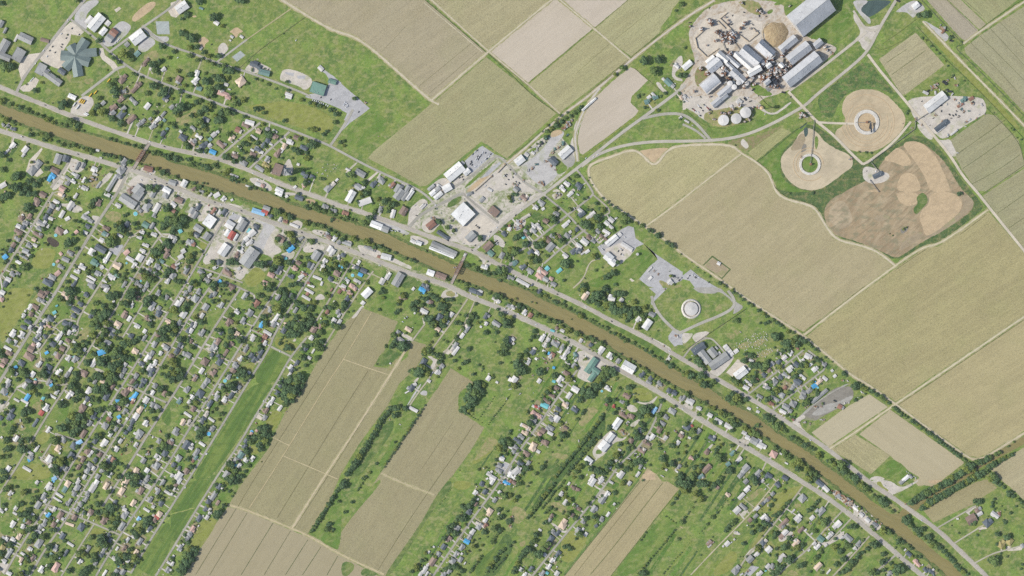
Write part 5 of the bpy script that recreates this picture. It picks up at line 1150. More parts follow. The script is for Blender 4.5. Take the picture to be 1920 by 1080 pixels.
GEO = r'''
F tan 167,156,127 37: 527,0 572,27 612,52 640,63 663,70 700,95 760,148 806,187 910,98 798,0
F cane 169,160,123 37: 804,0 1032,0 913,94
F bare 194,181,161 37: 1036,0 1045,0 1111,54 990,155 918,99
F bare 195,182,164 37: 1050,0 1177,0 1114,52
F cane 167,163,121 37: 1178,0 1275,0 1261,17 1257,28 1240,50 1236,62 1183,106 1116,54
F cane 167,161,120 37: 1112,57 1179,111 1051,210 992,158
F cane 160,155,114 37: 912,107 1043,213 950,297 925,280 903,265 850,308 800,348 788,350 745,325 690,297 700,284 812,192
F bare 193,180,161 37: 1182,126 1190,129 1215,151 1185,180 1182,192 1197,207 1193,215 1143,253 1093,290 1087,287 1083,263 1087,240 1097,212 1115,184 1150,151
F cane 175,166,123 40: 1105,315 1152,294 1187,282 1202,291 1219,309 1233,309 1253,281 1282,274 1368,272 1387,288 1293,359 1208,423 1177,401 1140,378 1123,358 1108,337
F tan 172,160,124 40: 1392,291 1417,305 1439,325 1446,341 1455,363 1472,376 1512,385 1528,394 1545,424 1561,446 1579,455 1600,460 1632,468 1656,482 1675,497 1600,552 1506,622 1480,608 1422,571 1375,539 1355,526 1213,427 1296,362
F cane 167,157,113 32: 1684,500 1733,466 1759,462 1801,435 1854,397 1888,436 1918,472 1960,520 1960,567 1920,591 1733,716 1680,753 1627,717 1602,705 1548,660 1513,630 1600,560
F tan 174,162,120 32: 1960,575 1920,599 1738,723 1684,758 1747,804 1818,855 1833,857 1849,852 1920,808 1960,784
F bare 184,173,143 33: 1630,739 1665,763 1600,806 1553,838 1522,811 1580,768 1600,756
F bare 180,168,136 -38: 1669,768 1809,867 1780,890 1735,925 1671,856 1611,814
F rows 172,163,122 -40: 1604,815 1670,854 1633,889 1600,868 1559,844
F tan 160,150,110 33: 1850,899 1870,915 1850,927 1825,945 1750,980 1731,957 1792,923 1832,903
F tan 175,164,129 33: 1857,880 1875,866 1920,839 1960,815 1960,960 1920,938 1895,914 1881,904
F rows 174,165,130 35: 1717,61 1771,122 1698,177 1690,177 1648,111
F cane 160,155,122 -48: 1838,66 1920,12 1960,-15 1960,250 1920,211 1882,170 1811,101 1808,90
F tan 169,159,138 -48: 1738,0 1776,0 1838,60 1812,76 1803,73 1786,55
F tan 167,158,129 -48: 1778,0 1802,0 1850,46 1839,58
F cane 156,155,112 -48: 1804,0 1908,0 1852,44
F cane 156,152,117 30: 1782,262 1850,214 1867,216 1910,264 1920,302 1920,313 1850,359 1832,357 1804,318 1790,290
F cane 158,153,117 30: 1842,367 1920,316 1960,290 1960,510 1920,468 1890,431 1860,390
F rows 162,160,109 38: 1402,286 1465,239 1484,248 1418,301
F tan 154,146,109 57: 678,577 746,603 735,628 722,655 702,684 700,687 735,692 765,668 772,638 798,646 798,658 780,690 748,720 727,760 707,787 673,833 640,887 617,942 577,1001 545,988 466,955 429,946 457,902 505,839 515,814 533,777 570,722 607,659 640,612
F bare 164,153,122 57: 427,950 466,960 577,1007 640,1043 700,1074 725,1090 340,1090 375,1030 408,977
F tan 156,147,112 57: 845,690 888,717 878,722 870,745 858,768 890,790 908,802 880,849 850,890 838,903 817,933 790,982 747,1042 720,1084 700,1070 640,1039 612,1017 640,998 705,900 714,886 760,816 799,758 821,727
F tan 170,157,119 50: 1213,878 1230,888 1242,903 1253,903 1273,917 1230,970 1143,1084 1054,1084 1110,1010 1198,900
V lush 94,114,66: 1415,304 1485,247 1515,228 1560,255 1600,298 1620,308 1690,265 1720,250 1762,275 1800,335 1846,386 1838,397 1760,456 1730,461 1679,493 1630,462 1580,450 1550,422 1531,392 1510,379 1475,369 1457,356 1447,325
V lush 104,132,68: 1530,183 1560,160 1600,130 1627,112 1650,143 1685,182 1650,166 1605,166 1575,185 1562,225 1540,215
V spoil 204,188,158: 1463,305 1468,287 1490,268 1498,250 1515,238 1535,250 1542,262 1562,277 1598,292 1600,312 1585,322 1560,342 1535,356 1510,357 1485,346 1468,325
V spoil 200,181,148: 1578,202 1585,181 1605,168 1640,167 1665,179 1685,200 1697,215 1698,235 1680,258 1650,281 1625,286 1600,284 1575,271 1565,255 1568,243 1580,236 1588,226 1580,214
V spoil 170,149,117: 1545,400 1548,385 1560,372 1580,362 1600,350 1618,342 1640,330 1655,300 1690,272 1722,264 1748,280 1775,307 1798,350 1822,372 1828,390 1790,420 1735,450 1690,480 1678,484 1650,470 1600,450 1560,440 1548,420
V spoil 180,162,132: 1552,400 1560,385 1580,372 1595,395 1600,420 1575,432 1558,420
V spoil 172,152,120: 1612,352 1650,368 1680,380 1720,410 1728,425 1690,432 1650,432 1615,428 1606,390
V yard 200,188,168: 1340,0 1470,0 1470,30 1500,60 1512,68 1530,75 1560,84 1572,92 1545,116 1520,142 1482,168 1455,178 1430,184 1412,205 1400,214 1360,228 1330,218 1305,205 1282,188 1272,165 1285,150 1300,125 1303,110 1292,78 1292,50
C 6.5 road 182,176,170 concrete_highway_along_the_north_bank_of_the_bayou: -30,150 0,163 33,177 83,197 133,217 175,233 225,250 275,267 320,279 365,288 412,298 462,317 508,337 553,355 603,372 640,387 673,396 707,408 765,428 832,453 887,470 932,495 960,508 993,527 1060,557 1102,577 1143,600 1202,628 1260,662 1313,693 1352,715 1400,743 1447,772 1493,803 1547,838 1600,880 1630,905 1670,930 1707,957 1757,992 1800,1033 1847,1078 1880,1110
C 7 road 180,175,169 concrete_highway_along_the_south_bank_of_the_bayou: -30,237 0,245 47,260 100,277 167,295 233,315 283,330 320,347 387,377 445,392 495,412 553,432 603,450 640,464 690,482 740,502 790,520 840,535 882,557 923,572 960,588 993,603 1035,622 1085,647 1127,672 1168,697 1207,719 1243,740 1280,764 1330,797 1380,827 1430,857 1480,888 1505,904 1547,930 1600,969 1637,1000 1680,1037 1727,1078 1760,1105
C 4.5 street 186,181,176 street_passing_the_star-shaped_school: 165,-8 130,35 85,92 47,140 30,175
C 3.6 street 184,180,174 street_from_the_star-shaped_school_to_the_ball_fields_and_gym: 133,37 180,72 205,97 237,123 267,142 320,161 333,167 383,183 403,192 437,205 470,217 503,228 570,253 612,270 640,285 690,312 740,335 790,358 813,380 820,388
C 3.6 street 184,180,174 street_behind_the_white_hall_near_the_tennis_courts: 205,98 240,72 273,47 320,15 335,0
C 3.4 street 182,178,170 street_along_the_foot_of_the_ball_fields: 267,48 293,73 320,87 367,102 413,120 458,133 500,148 528,158 577,178 582,182
C 3 street 188,184,178 ball_field_access_road: 406,117 463,74
C 2.6 path 172,164,124 worn_grass_path_past_the_ball_fields: 463,74 552,12
C 4 street 190,186,180 school_drive_by_the_bus_loop: 153,180 205,140 220,128 235,124
C 3.4 street 186,181,174 short_street_beside_the_green_canopy: 408,297 450,260 488,230
C 3.4 street 186,181,174 short_street_beside_the_lattice_tower: 466,318 500,285 543,247
C 4 street 186,182,176 drive_linking_the_gym_parking_to_the_north_street: 620,272 640,243 653,222 662,205
C 5.5 road 188,184,178 mill_road_from_the_east_truss_bridge_to_the_sugar_mill: 887,470 900,460 960,405 1018,365 1080,317 1118,287 1168,247 1210,217 1260,180 1285,160
C 5.5 road 190,185,177 curving_plant_road_skirting_the_sugar_mill: 1090,312 1118,290 1168,272 1227,265 1280,265 1347,263 1397,254 1447,233 1497,205 1513,195 1530,178 1600,122 1628,95 1650,50 1677,5 1685,-8
C 4.5 street 188,184,177 loop_road_at_the_mill_gate: 1205,222 1243,213 1280,213 1305,230 1332,262
C 3.5 street 188,184,177 slip_road_at_the_mill_gate: 1280,233 1305,244 1323,260
C 5 road 208,199,185 pale_gravel_haul_road_between_the_concrete_rings: 1478,172 1513,208 1530,227 1563,253 1600,292 1618,308
C 4 road 208,199,185 gravel_link_road_north_of_the_west_ring: 1530,229 1560,231 1605,232
C 4.5 road 208,199,185 gravel_causeway_beside_the_east_ring: 1618,308 1630,302 1675,268 1708,228
C 5 road 208,199,185 gravel_haul_road_past_the_contractor_yard: 1627,102 1650,133 1690,180 1717,213 1750,253 1783,293 1805,330 1832,360 1857,392 1890,433 1920,470 1950,508
C 4 road 196,190,180 gravel_spur_at_the_mill_pond: 1600,20 1622,55 1645,58
C 5 road 196,190,180 gravel_track_along_the_plant_road: 1480,170 1530,135 1575,100 1610,72 1625,60
C 3.5 street 176,172,166 street_from_the_highway_by_the_great_white_store: 870,365 905,395 935,418
C 4.5 street 178,174,168 street_beside_the_grey_shop_roofs: 765,428 785,405 810,390 835,378 865,362 870,365
C 3.5 street 178,174,168 street_along_the_car_sales_lot: 845,355 885,330 925,295 935,292 955,312 985,345 1018,362
C 3.2 street 176,172,166 first_street_off_the_mill_road: 1022,367 1065,402 1085,425 1098,436 1123,455
C 3.2 street 180,175,168 cross_street_among_small_houses: 960,478 993,460 1030,430 1065,402 1110,368 1113,360 1085,322 1080,318
C 3 street 180,175,168 second_cross_street_among_small_houses: 1020,494 1053,465 1098,430
C 2.6 street 184,178,166 bending_lane_by_the_cane_field_edge: 1112,365 1148,396 1132,405
C 2.6 path 190,180,158 dirt_drive_through_the_meadow: 1075,540 1095,522 1105,490 1125,485
C 4.5 street 188,184,178 water_plant_drive: 1222,555 1225,572 1240,595 1255,610 1272,625 1280,622 1313,606 1350,592 1375,578 1378,562 1365,545
C 2.8 street 186,181,172 drive_north_of_the_grey_school: 1280,672 1300,645 1330,630 1350,650 1365,670
C 2.8 street 180,176,168 first_street_of_the_southeast_subdivision: 1402,740 1430,718 1465,690 1508,655
C 2.8 street 180,176,168 second_street_of_the_southeast_subdivision: 1448,770 1490,735 1530,705 1553,687 1515,657
C 3.5 street 184,178,170 first_street_off_the_west_highway_corner: 120,300 135,293 118,322 95,352
C 3.5 street 182,176,166 westernmost_street_of_the_grid: 100,360 62,422 0,520
C 4.4 street 180,175,168 main_grid_street_past_the_dark_pond: 240,320 222,360 187,410 117,527 110,540 65,608 3,710 -5,722
C 3 street 184,178,164 grid_street_through_the_middle_of_the_west_block: 242,448 183,540 143,602 148,618 140,635 93,707 83,725 127,720
C 3 street 180,174,164 straight_grid_street_south_of_the_white_trailer: 127,720 83,787 33,873 15,900 0,925
C 2.6 street 184,178,164 curved_street_around_the_little_block: 143,603 123,597 107,607 100,620 72,660
C 2.8 street 184,178,166 grid_street_east_of_the_dark_pond: 303,442 290,455 265,500 238,540 217,580 188,623 145,690
C 2.6 street 184,178,168 grid_street_through_the_dense_trees: 340,480 315,512 288,540 260,583 230,633
C 3.2 street 180,174,168 grid_street_from_the_long_bright_red_roof: 430,395 400,445 350,528 312,590 277,647 233,717 197,772 160,830 127,883 117,900 93,942 67,980 33,1033 8,1077
C 3.2 street 180,174,168 grid_street_west_of_the_biggest_grey_roof: 470,410 430,480 420,507 392,540 363,580 320,652 270,737 228,803 198,850 168,900 130,962 115,987 83,1032 57,1078
C 3.4 street 180,174,168 grid_street_along_the_market_garden_side: 450,542 403,612 338,720 320,748 282,807 230,890 192,950
C 3.2 street 176,172,166 grid_street_beside_the_tall_blue_tarped_roof: 575,447 550,490 520,540 475,610 407,720 362,792 320,862 295,900 225,1003 180,1080
C 3.2 street 176,172,166 grid_street_on_the_west_edge_of_the_long_green_strip: 615,462 590,505 567,540 512,630 508,648 463,720 413,803 353,900 320,952 273,1027 245,1075
C 3.2 street 180,176,168 lane_on_the_east_edge_of_the_long_green_strip: 575,633 545,668 517,720 480,778 447,835 402,900 320,1035 292,1080
C 3.2 street 182,178,168 connector_across_the_top_of_the_long_green_strip: 508,650 545,668
C 2.8 street 184,178,166 dead_end_street_at_the_cane_field_tip: 665,482 640,525 630,540 612,572 593,602
C 2.6 street 190,182,166 pale_lane_beside_the_cane_field_tip: 700,508 673,545 640,597 607,650
C 3 street 180,175,166 upper_cross_street_of_the_grid: 398,520 440,535 475,552
C 3 street 180,175,166 middle_cross_street_of_the_grid: 238,720 273,738 313,755
C 3 street 180,175,166 lower_cross_street_of_the_grid: 103,813 160,830 198,850
C 3 street 180,175,166 bottom_cross_street_of_the_grid: 85,945 130,962 177,982 225,1003
C 2.6 street 182,176,166 cross_street_by_the_tall_blue_tarped_roof: 470,618 510,635
C 2.6 street 184,178,168 short_cross_street_in_the_upper_grid: 370,500 410,513 455,530
C 2.6 street 182,176,166 lane_from_the_lower_cross_street: 108,812 92,838 78,860
C 2.6 street 182,178,166 bottom_middle_grid_street: 177,982 145,1032 115,1080
C 2.4 street 186,180,166 little_side_lane_at_the_west_edge: 32,727 0,773
C 3.2 street 178,174,166 lane_through_the_east_subdivision_past_the_turquoise_roof: 1085,690 1063,720 1010,797 975,843 960,867 933,910 878,983 812,1080
C 3.2 street 178,174,166 lane_past_the_loop_drive_shed: 1240,757 1228,790 1210,825 1180,855 1160,872 1140,903 1090,967 1063,998 998,1080
C 2.4 street 192,184,166 first_long_farmhouse_drive: 877,560 857,590 810,655
C 2.4 street 192,184,166 second_long_farmhouse_drive: 890,565 870,610 850,640 828,668 815,690 805,710 785,735 765,765
C 2.4 street 190,182,168 drive_to_the_house_in_the_west_cane_field: 797,607 772,640
C 2.2 street 190,184,172 drive_to_the_brown_roofed_villa: 1757,990 1800,965 1830,948
C 2.2 street 194,188,176 drive_to_the_slate_roofed_villa: 1790,1018 1835,990
C 2.2 street 194,188,176 curving_drive_to_the_olive_roofed_villa: 1825,1057 1860,1038 1890,1030 1920,1022
C 2.6 street 190,183,168 first_lower_lane_below_the_highway: 1505,912 1470,960 1420,1020 1395,1050 1380,1078
C 2.6 street 188,182,168 second_lower_lane_below_the_highway: 1580,957 1540,1000 1515,1030 1490,1050 1450,1085
C 2.4 path 188,178,150 dirt_lane_below_the_lower_houses: 1460,898 1418,950 1395,975 1345,1025 1295,1078
C 3 street 186,181,172 lowest_side_street_off_the_highway: 1680,1040 1650,1065 1630,1085
C 2.4 street 192,184,170 pale_lane_at_the_lower_right_houses: 1630,1005 1600,1040 1562,1080
C 2.4 street 190,184,170 lane_by_the_white_gabled_house_row: 1600,968 1570,1000 1555,1015
C 4 track 199,187,162 dirt_track_on_the_edge_of_the_top_cane_field: 524,-3 572,27 612,51 640,62 663,68 700,93 760,147 808,189 823,196
C 3.5 track 198,187,160 farm_track_between_the_top_cane_fields: 808,189 912,100 960,60 1035,-1
C 2.6 track 200,190,165 farm_track_through_the_pale_bare_field: 1047,-3 1113,53 1181,111
C 2.5 track 196,184,158 farm_track_east_of_the_ditch: 806,-3 914,95 990,158 1050,213
C 2 track 194,183,155 farm_track_west_of_the_ditch: 795,5 905,98
C 3.2 track 202,190,175 old_railway_track_beside_the_cane_fields: 1340,0 1282,35 1182,113 1102,182 1050,218 960,300 940,312
C 3.6 track 200,192,178 gravel_track_with_the_white_trailer_row: 1125,165 1113,180 1093,210 1082,238 1077,255 1083,303
C 3.6 track 205,192,166 pale_headland_track_around_the_large_central_cane_field: 1208,424 1177,402 1140,380 1122,360 1106,337 1102,313 1118,303 1152,292 1185,280 1202,288 1220,308 1232,308 1252,280 1280,272 1370,270 1390,288 1417,303 1440,323 1447,340 1455,361 1473,374 1513,383 1530,392 1547,422 1563,444 1580,453 1600,457 1633,466 1658,481 1678,498
C 2.8 track 203,190,160 farm_track_across_the_central_cane_field: 1210,425 1280,374 1295,361 1390,288
C 3 track 200,186,158 farm_track_along_the_tree_hedge_of_the_cane_fields: 1210,425 1243,446 1280,476 1317,501 1353,526 1372,540 1422,575 1503,627 1547,662 1600,707 1625,719 1678,757 1747,808 1817,860 1833,862 1850,856 1920,812 1950,795
C 3 track 205,193,162 farm_track_below_the_spoil_ponds: 1507,628 1600,556 1680,497 1730,463 1758,459 1800,432 1853,393
C 2.8 track 205,194,164 farm_track_across_the_eastern_cane_fields: 1950,574 1920,594 1735,720 1680,757 1600,813 1553,843
C 3 track 200,190,165 farm_road_at_the_top_right_corner: 1940,-10 1834,61 1806,82
C 2.6 track 206,197,172 levee_track_in_the_top_right: 1730,40 1767,78 1800,113 1865,178 1920,235 1950,266
C 2.6 track 194,178,142 dirt_path_crossing_the_southwest_fields: 427,946 466,957 545,990 577,1003 640,1041 720,1077
C 3 track 198,182,150 main_farm_track_down_the_west_cane_field: 768,642 757,663 722,718 680,785 640,846 604,900 548,990
C 1.6 track 190,174,134 grassy_row_track_in_the_west_cane_field: 697,585 645,673 613,720 543,835 500,903 467,953
C 2 track 190,176,138 cross_path_in_the_west_cane_field: 532,855 575,873 633,898
C 2 track 190,176,138 upper_cross_path_in_the_west_cane_field: 643,673 690,690 730,703
C 2 track 190,176,138 small_cross_path_in_the_west_cane_field: 508,818 542,835
C 2.4 track 186,172,138 cross_path_in_the_middle_field: 715,887 745,902 815,928
C 1.2 track 150,165,85 dirt_path_over_the_long_green_strip: 320,964 365,952
D 1.7 ditch 84,96,58: 795,-2 911,97 960,141 1000,181 1048,214
D 1.1 ditch 110,112,70: 918,102 990,160 1048,212
D .8 ditch 120,115,78: 1033,3 960,62
D .8 ditch 128,124,84: 1177,1 1114,53
D .8 ditch 118,116,76: 1110,56 990,156
D .7 ditch 140,136,90: 1245,0 1148,78
D .7 ditch 140,136,90: 1143,82 1080,138
D .7 ditch 140,132,96: 885,80 785,162
D .7 ditch 140,132,96: 895,98 805,175
D .6 ditch 150,142,105: 760,50 715,98
D 1.2 ditch 88,84,62: 450,127 485,95 520,70 573,32
D 1 ditch 100,92,72: 1280,30 1182,108 1100,178
D 1 ditch 95,90,70: 1190,128 1230,162 1245,175
D 1 ditch 100,92,72: 1178,115 1160,128 1100,183 1040,225 960,292
D 1.6 ditch 90,98,78: 1728,0 1802,78 1806,84 1792,87 1796,95 1810,107 1882,178 1920,217
D 1.3 ditch 74,86,54: 1720,50 1740,72 1767,105 1847,180 1920,260
D 1.2 ditch 80,92,58: 1850,202 1910,262 1920,303 1935,345
D 1.2 ditch 95,105,62: 1655,82 1690,58 1718,36
D 1 ditch 95,105,62: 1640,88 1655,95 1690,78 1715,58
D 1.3 ditch 72,84,54: 1420,302 1448,325 1447,340 1458,358 1478,371 1515,380 1531,388 1536,396
D 1.3 ditch 62,80,50: 1419,303 1450,280 1485,250 1513,230
D 1 ditch 90,100,60: 1286,206 1315,233 1340,240 1362,241
D 1.4 ditch 60,70,44: 1425,180 1442,201 1460,201
D 1.8 verge 92,115,56: 1834,58 1870,30 1920,-2
D .7 ditch 112,116,72: 1842,30 1808,0
D .7 ditch 122,116,80: 1832,58 1775,0
D .7 ditch 118,118,78: 1838,68 1880,110 1920,150
D .7 ditch 118,118,78: 1875,42 1920,88
D .7 ditch 118,118,78: 1858,55 1920,122
D .7 ditch 118,118,78: 1820,80 1870,130 1908,172
D .9 ditch 96,104,62: 1793,290 1850,250 1888,222
D .9 ditch 96,104,62: 1805,316 1850,286 1912,240
D .9 ditch 96,104,62: 1822,345 1870,320 1912,290
D 1.2 ditch 86,100,56: 1838,366 1870,345 1920,310
D .9 ditch 96,100,60: 1870,400 1920,365
D .9 ditch 96,100,60: 1891,428 1920,408
D 1 ditch 104,100,62: 1800,440 1850,402
D 1 ditch 104,100,62: 1622,536 1600,553 1508,624
D 1 ditch 96,98,60: 1680,505 1735,468
D 1 ditch 100,96,62: 1920,600 1737,724 1683,760
D .9 ditch 102,112,60: 1663,117 1700,92
D .9 ditch 102,112,60: 1672,140 1735,95
D .8 ditch 110,100,66: 590,720 475,900 445,952
D .8 ditch 110,100,66: 680,576 640,640 590,720
D .8 ditch 112,102,68: 690,695 638,777 563,900 520,970
D .8 ditch 112,102,68: 720,723 645,845 610,900 552,990
D .9 ditch 94,100,58: 443,953 367,1077
D .9 ditch 94,100,58: 463,962 393,1078
D 1.1 ditch 82,98,54: 512,980 452,1078
D .9 ditch 94,100,58: 545,995 495,1078
D 1.1 ditch 82,98,54: 577,1012 535,1078
D 1.1 ditch 82,98,54: 602,1025 567,1078
D 1.1 ditch 82,98,54: 633,1043 613,1078
D .9 ditch 110,104,66: 888,796 855,848 820,898 760,985 707,1072
D .6 ditch 140,128,92: 850,790 790,880
D 1.2 ditch 100,112,58: 1243,905 1200,960 1155,1020 1107,1077
D .8 ditch 120,110,72: 1218,900 1150,985 1077,1078
D 1.2 ditch 88,110,56: 1200,903 1140,978 1058,1080
D 1 ditch 90,108,56: 1272,920 1230,972 1145,1080
D 2.5 verge 108,134,66: 1040,225 1000,262 960,292
D 3 verge 112,142,72: 803,350 850,312 905,266 925,282
D 1.6 verge 150,158,72: 1195,217 1145,255 1092,295
D 3.2 verge 104,130,68: 1198,899 1140,974 1057,1078
V mixed 196,188,172: 815,378 850,335 905,290 935,288 960,310 1015,255 1050,250 1085,300 1018,362 960,402 905,455 880,468 840,442 825,415 800,430 760,430 770,400
V mixed 186,178,162: 330,352 400,380 500,415 620,458 650,470 640,490 575,465 520,455 510,500 480,520 440,505 385,495 400,440 375,410 330,390
V mixed 186,180,166: 230,312 280,328 330,350 330,385 260,400 225,380 215,345
V scrub 84,110,58: 1134,776 1136,805 1128,815 1100,838 1080,862 1060,892 1038,918 1015,948 1000,968 985,978 1000,952 1030,912 1060,872 1088,834 1110,802
V scrub 92,116,62: 950,995 935,1020 915,1050 900,1085 925,1085 950,1050 965,1020
S 18 worn_gravel_frontage_along_the_south_bank_highway: 240,318 283,330 320,347 387,377 445,392 495,412 553,432 603,450 640,464 690,482 740,502 790,520 840,535
S 10 worn_verge_along_the_lower_highway: 840,535 882,557 923,572 960,588 993,603 1035,622 1085,647 1127,672 1168,697 1207,719 1243,740 1280,764 1330,797 1380,827 1430,857 1480,888
S 11 worn_verge_along_the_north_bank_highway: 508,337 553,355 603,372 640,387 673,396 707,408 765,428 832,453 887,470 932,495 960,508
'''
LMS = r'''
141,100 star-shaped school roof
265,292 west truss bridge
861,505 east truss bridge
540,318 lattice tower
99,456 dark pond
597,166 green gym roof
868,402 great white stepped store
1296,579 round tank in the berm
1107,692 green L-shaped roof
1135,830 loop-drive shed
1519,26 huge mill warehouse
1455,63 bagasse mound
1379,223 three white tanks
1518,308 west concrete ring
1625,229 east concrete ring
190,660 big blue tarped roof
105,1063 long salmon-pink roof
468,482 biggest grey flat roof
485,397 pale blue waterfront store
1536,743 long narrow grey shed
1420,650 cemetery by the grey school
1340,668 grey school cluster
435,442 long bright red roof
490,608 tall blue tarped roof
617,320 north bank cemetery
688,549 barn at the cane field tip
775,768 long white trailer near the hedgerow
472,810 round bright blue pool
948,905 blue tarp at the lane head
875,1015 blue tarp halfway down the lane
254,741 upper blue tarp of the pair
1208,794 bright white roof at the loop drive
1878,1018 olive-roofed villa
1821,973 brown-roofed villa
1705,955 canal mouth
1347,494 white hut in the cane field
1645,328 dark blue pump house
1753,192 contractor workshop
292,968 bright red roof strip
91,965 lower-grid blue tarp
1470,982 long tan brown lower house
1546,917 bright white roof on the lower bank
1021,760 turquoise roof
1225,122 trio of big oaks
1227,769 pale sky-blue roof
1388,699 white hall by the concrete pad
1063,287 white building at the mill road corner
853,322 white shop by the car lot
545,466 blue tarp by the bayou-side oaks
97,333 blue tarp behind the brown house
1213,608 white shed by the oak grove
1428,835 white roof on the bayou bank
1575,764 rust-red shed by the gravel yard
750,640 house inside the west cane field
52,745 blue tarp beside the white trailer
180,145 school bus loop
1195,478 grey L-shaped office yard
280,66 white hall by the tennis courts
180,42 big white roof north of the school
1710,11 lone white shed by the pond
'''
import bpy, math, random, re
import numpy as np
from mathutils import Vector, Matrix
R = random.Random(7)
S = 1.5                      # metres per survey-map unit
GAIN = 1.62                  # sunlit surface brightness over its base colour at this exposure
sc = bpy.context.scene
COL = sc.collection
def P(x, y): return ((x-960)*S, (540-y)*S)
def lin(c):
    c /= 255
    return c/12.92 if c <= .04045 else ((c+.055)/1.055)**2.4
def alb(rgb): return tuple(min(.85, lin(v)/GAIN) for v in rgb)
# ---------------------------------------------------------------- materials
def mat(name, rgb, layers=(), rough=.9, spec=.2, rnd=0, bump=None):
    """base colour with procedural layers (len_along, len_across, angle, lo, hi, rgb2, amount)"""
    m = bpy.data.materials.new(name); m.use_nodes = True
    nt = m.node_tree; N = nt.nodes; L = nt.links
    b = N['Principled BSDF']; b.inputs['Roughness'].default_value = rough
    b.inputs['Specular IOR Level'].default_value = spec
    g = N.new('ShaderNodeNewGeometry')
    col = None
    base = alb(rgb)+(1,)
    for i, (la, lc, ang, lo, hi, rgb2, amt) in enumerate(layers):
        mp = N.new('ShaderNodeMapping'); mp.vector_type = 'TEXTURE'
        mp.inputs['Rotation'].default_value = (0, 0, math.radians(ang))
        mp.inputs['Scale'].default_value = (la, lc, max(la, lc))
        mp.inputs['Location'].default_value = (137*i+50, 71*i, 0)
        L.new(g.outputs['Position'], mp.inputs['Vector'])
        n = N.new('ShaderNodeTexNoise'); n.inputs['Scale'].default_value = 1; n.inputs['Detail'].default_value = 3
        L.new(mp.outputs[0], n.inputs['Vector'])
        r = N.new('ShaderNodeMapRange'); r.inputs[1].default_value = lo; r.inputs[2].default_value = hi
        r.inputs[3].default_value = 0; r.inputs[4].default_value = amt
        L.new(n.outputs['Fac'], r.inputs[0])
        x = N.new('ShaderNodeMix'); x.data_type = 'RGBA'
        L.new(r.outputs[0], x.inputs['Factor'])
        if col is None: x.inputs['A'].default_value = base
        else: L.new(col, x.inputs['A'])
        x.inputs['B'].default_value = alb(rgb2)+(1,)
        col = x.outputs['Result']
    if rnd:
        oi = N.new('ShaderNodeObjectInfo')
        r = N.new('ShaderNodeMapRange'); r.inputs[3].default_value = 1-rnd; r.inputs[4].default_value = 1+rnd
        L.new(oi.outputs['Random'], r.inputs[0])
        v = N.new('ShaderNodeHueSaturation')
        L.new(r.outputs[0], v.inputs['Value'])
        if col is None: v.inputs['Color'].default_value = base
        else: L.new(col, v.inputs['Color'])
        col = v.outputs[0]
    if col is None: b.inputs['Base Color'].default_value = base
    else: L.new(col, b.inputs['Base Color'])
    return m
def mixc(a, b, t): return tuple(a[i]*(1-t)+b[i]*t for i in range(3))
def sh(c, f): return tuple(max(0, min(255, v*f)) for v in c)
ROOF = dict(bright=(230,228,222), white=(212,208,201), gray=(160,160,156), slate=(98,106,112), brown=(146,124,110), cream=(219,195,170),
    redpink=(200,164,150), rust=(152,112,94), red=(182,90,78), teal=(112,142,134), green=(112,146,130), blue=(84,168,214),
    sky=(152,197,228), cyan=(116,188,190), olive=(168,155,100), mill=(194,194,194), concrete=(206,196,182), silver=(200,200,200),
    dark=(58,60,62), yellow=(216,182,66))
RNAME = dict(white='white-roofed', gray='grey-roofed', slate='dark slate-roofed', brown='brown-roofed', cream='cream-roofed',
    redpink='salmon-pink-roofed', rust='rust-brown-roofed', red='red-roofed', teal='dull teal-roofed', green='green-roofed', blue='bright blue tarped',
    sky='pale sky-blue-roofed', cyan='turquoise-roofed', olive='olive-roofed', mill='pale-roofed', concrete='pale concrete-coloured', dark='dark')
_mc = {}
def roofmat(c):
    if c not in _mc:
        k = ROOF[c]
        _mc[c] = mat('roof_'+c, k, [(30,30,0,.42,.6,sh(k,.88),.7), (3,9,20,.5,.7,sh(k,.8),.45), (1.6,1.6,0,.5,.7,sh(k,1.08),.5)], rough=.6, spec=.3, rnd=.16 if c in ('white','gray','brown') else .1)
    return _mc[c]
M = lambda n, *a, **k: _mc.setdefault(n, None) or _mc.__setitem__(n, mat(n, *a, **k)) or _mc[n]
wallm = M('painted_wall', (205,198,188), [(8,8,0,.4,.6,(170,165,158),.6)])
glass = M('glass', (40,48,55), rough=.15, spec=.5)
rub = M('rubber', (45,45,45))
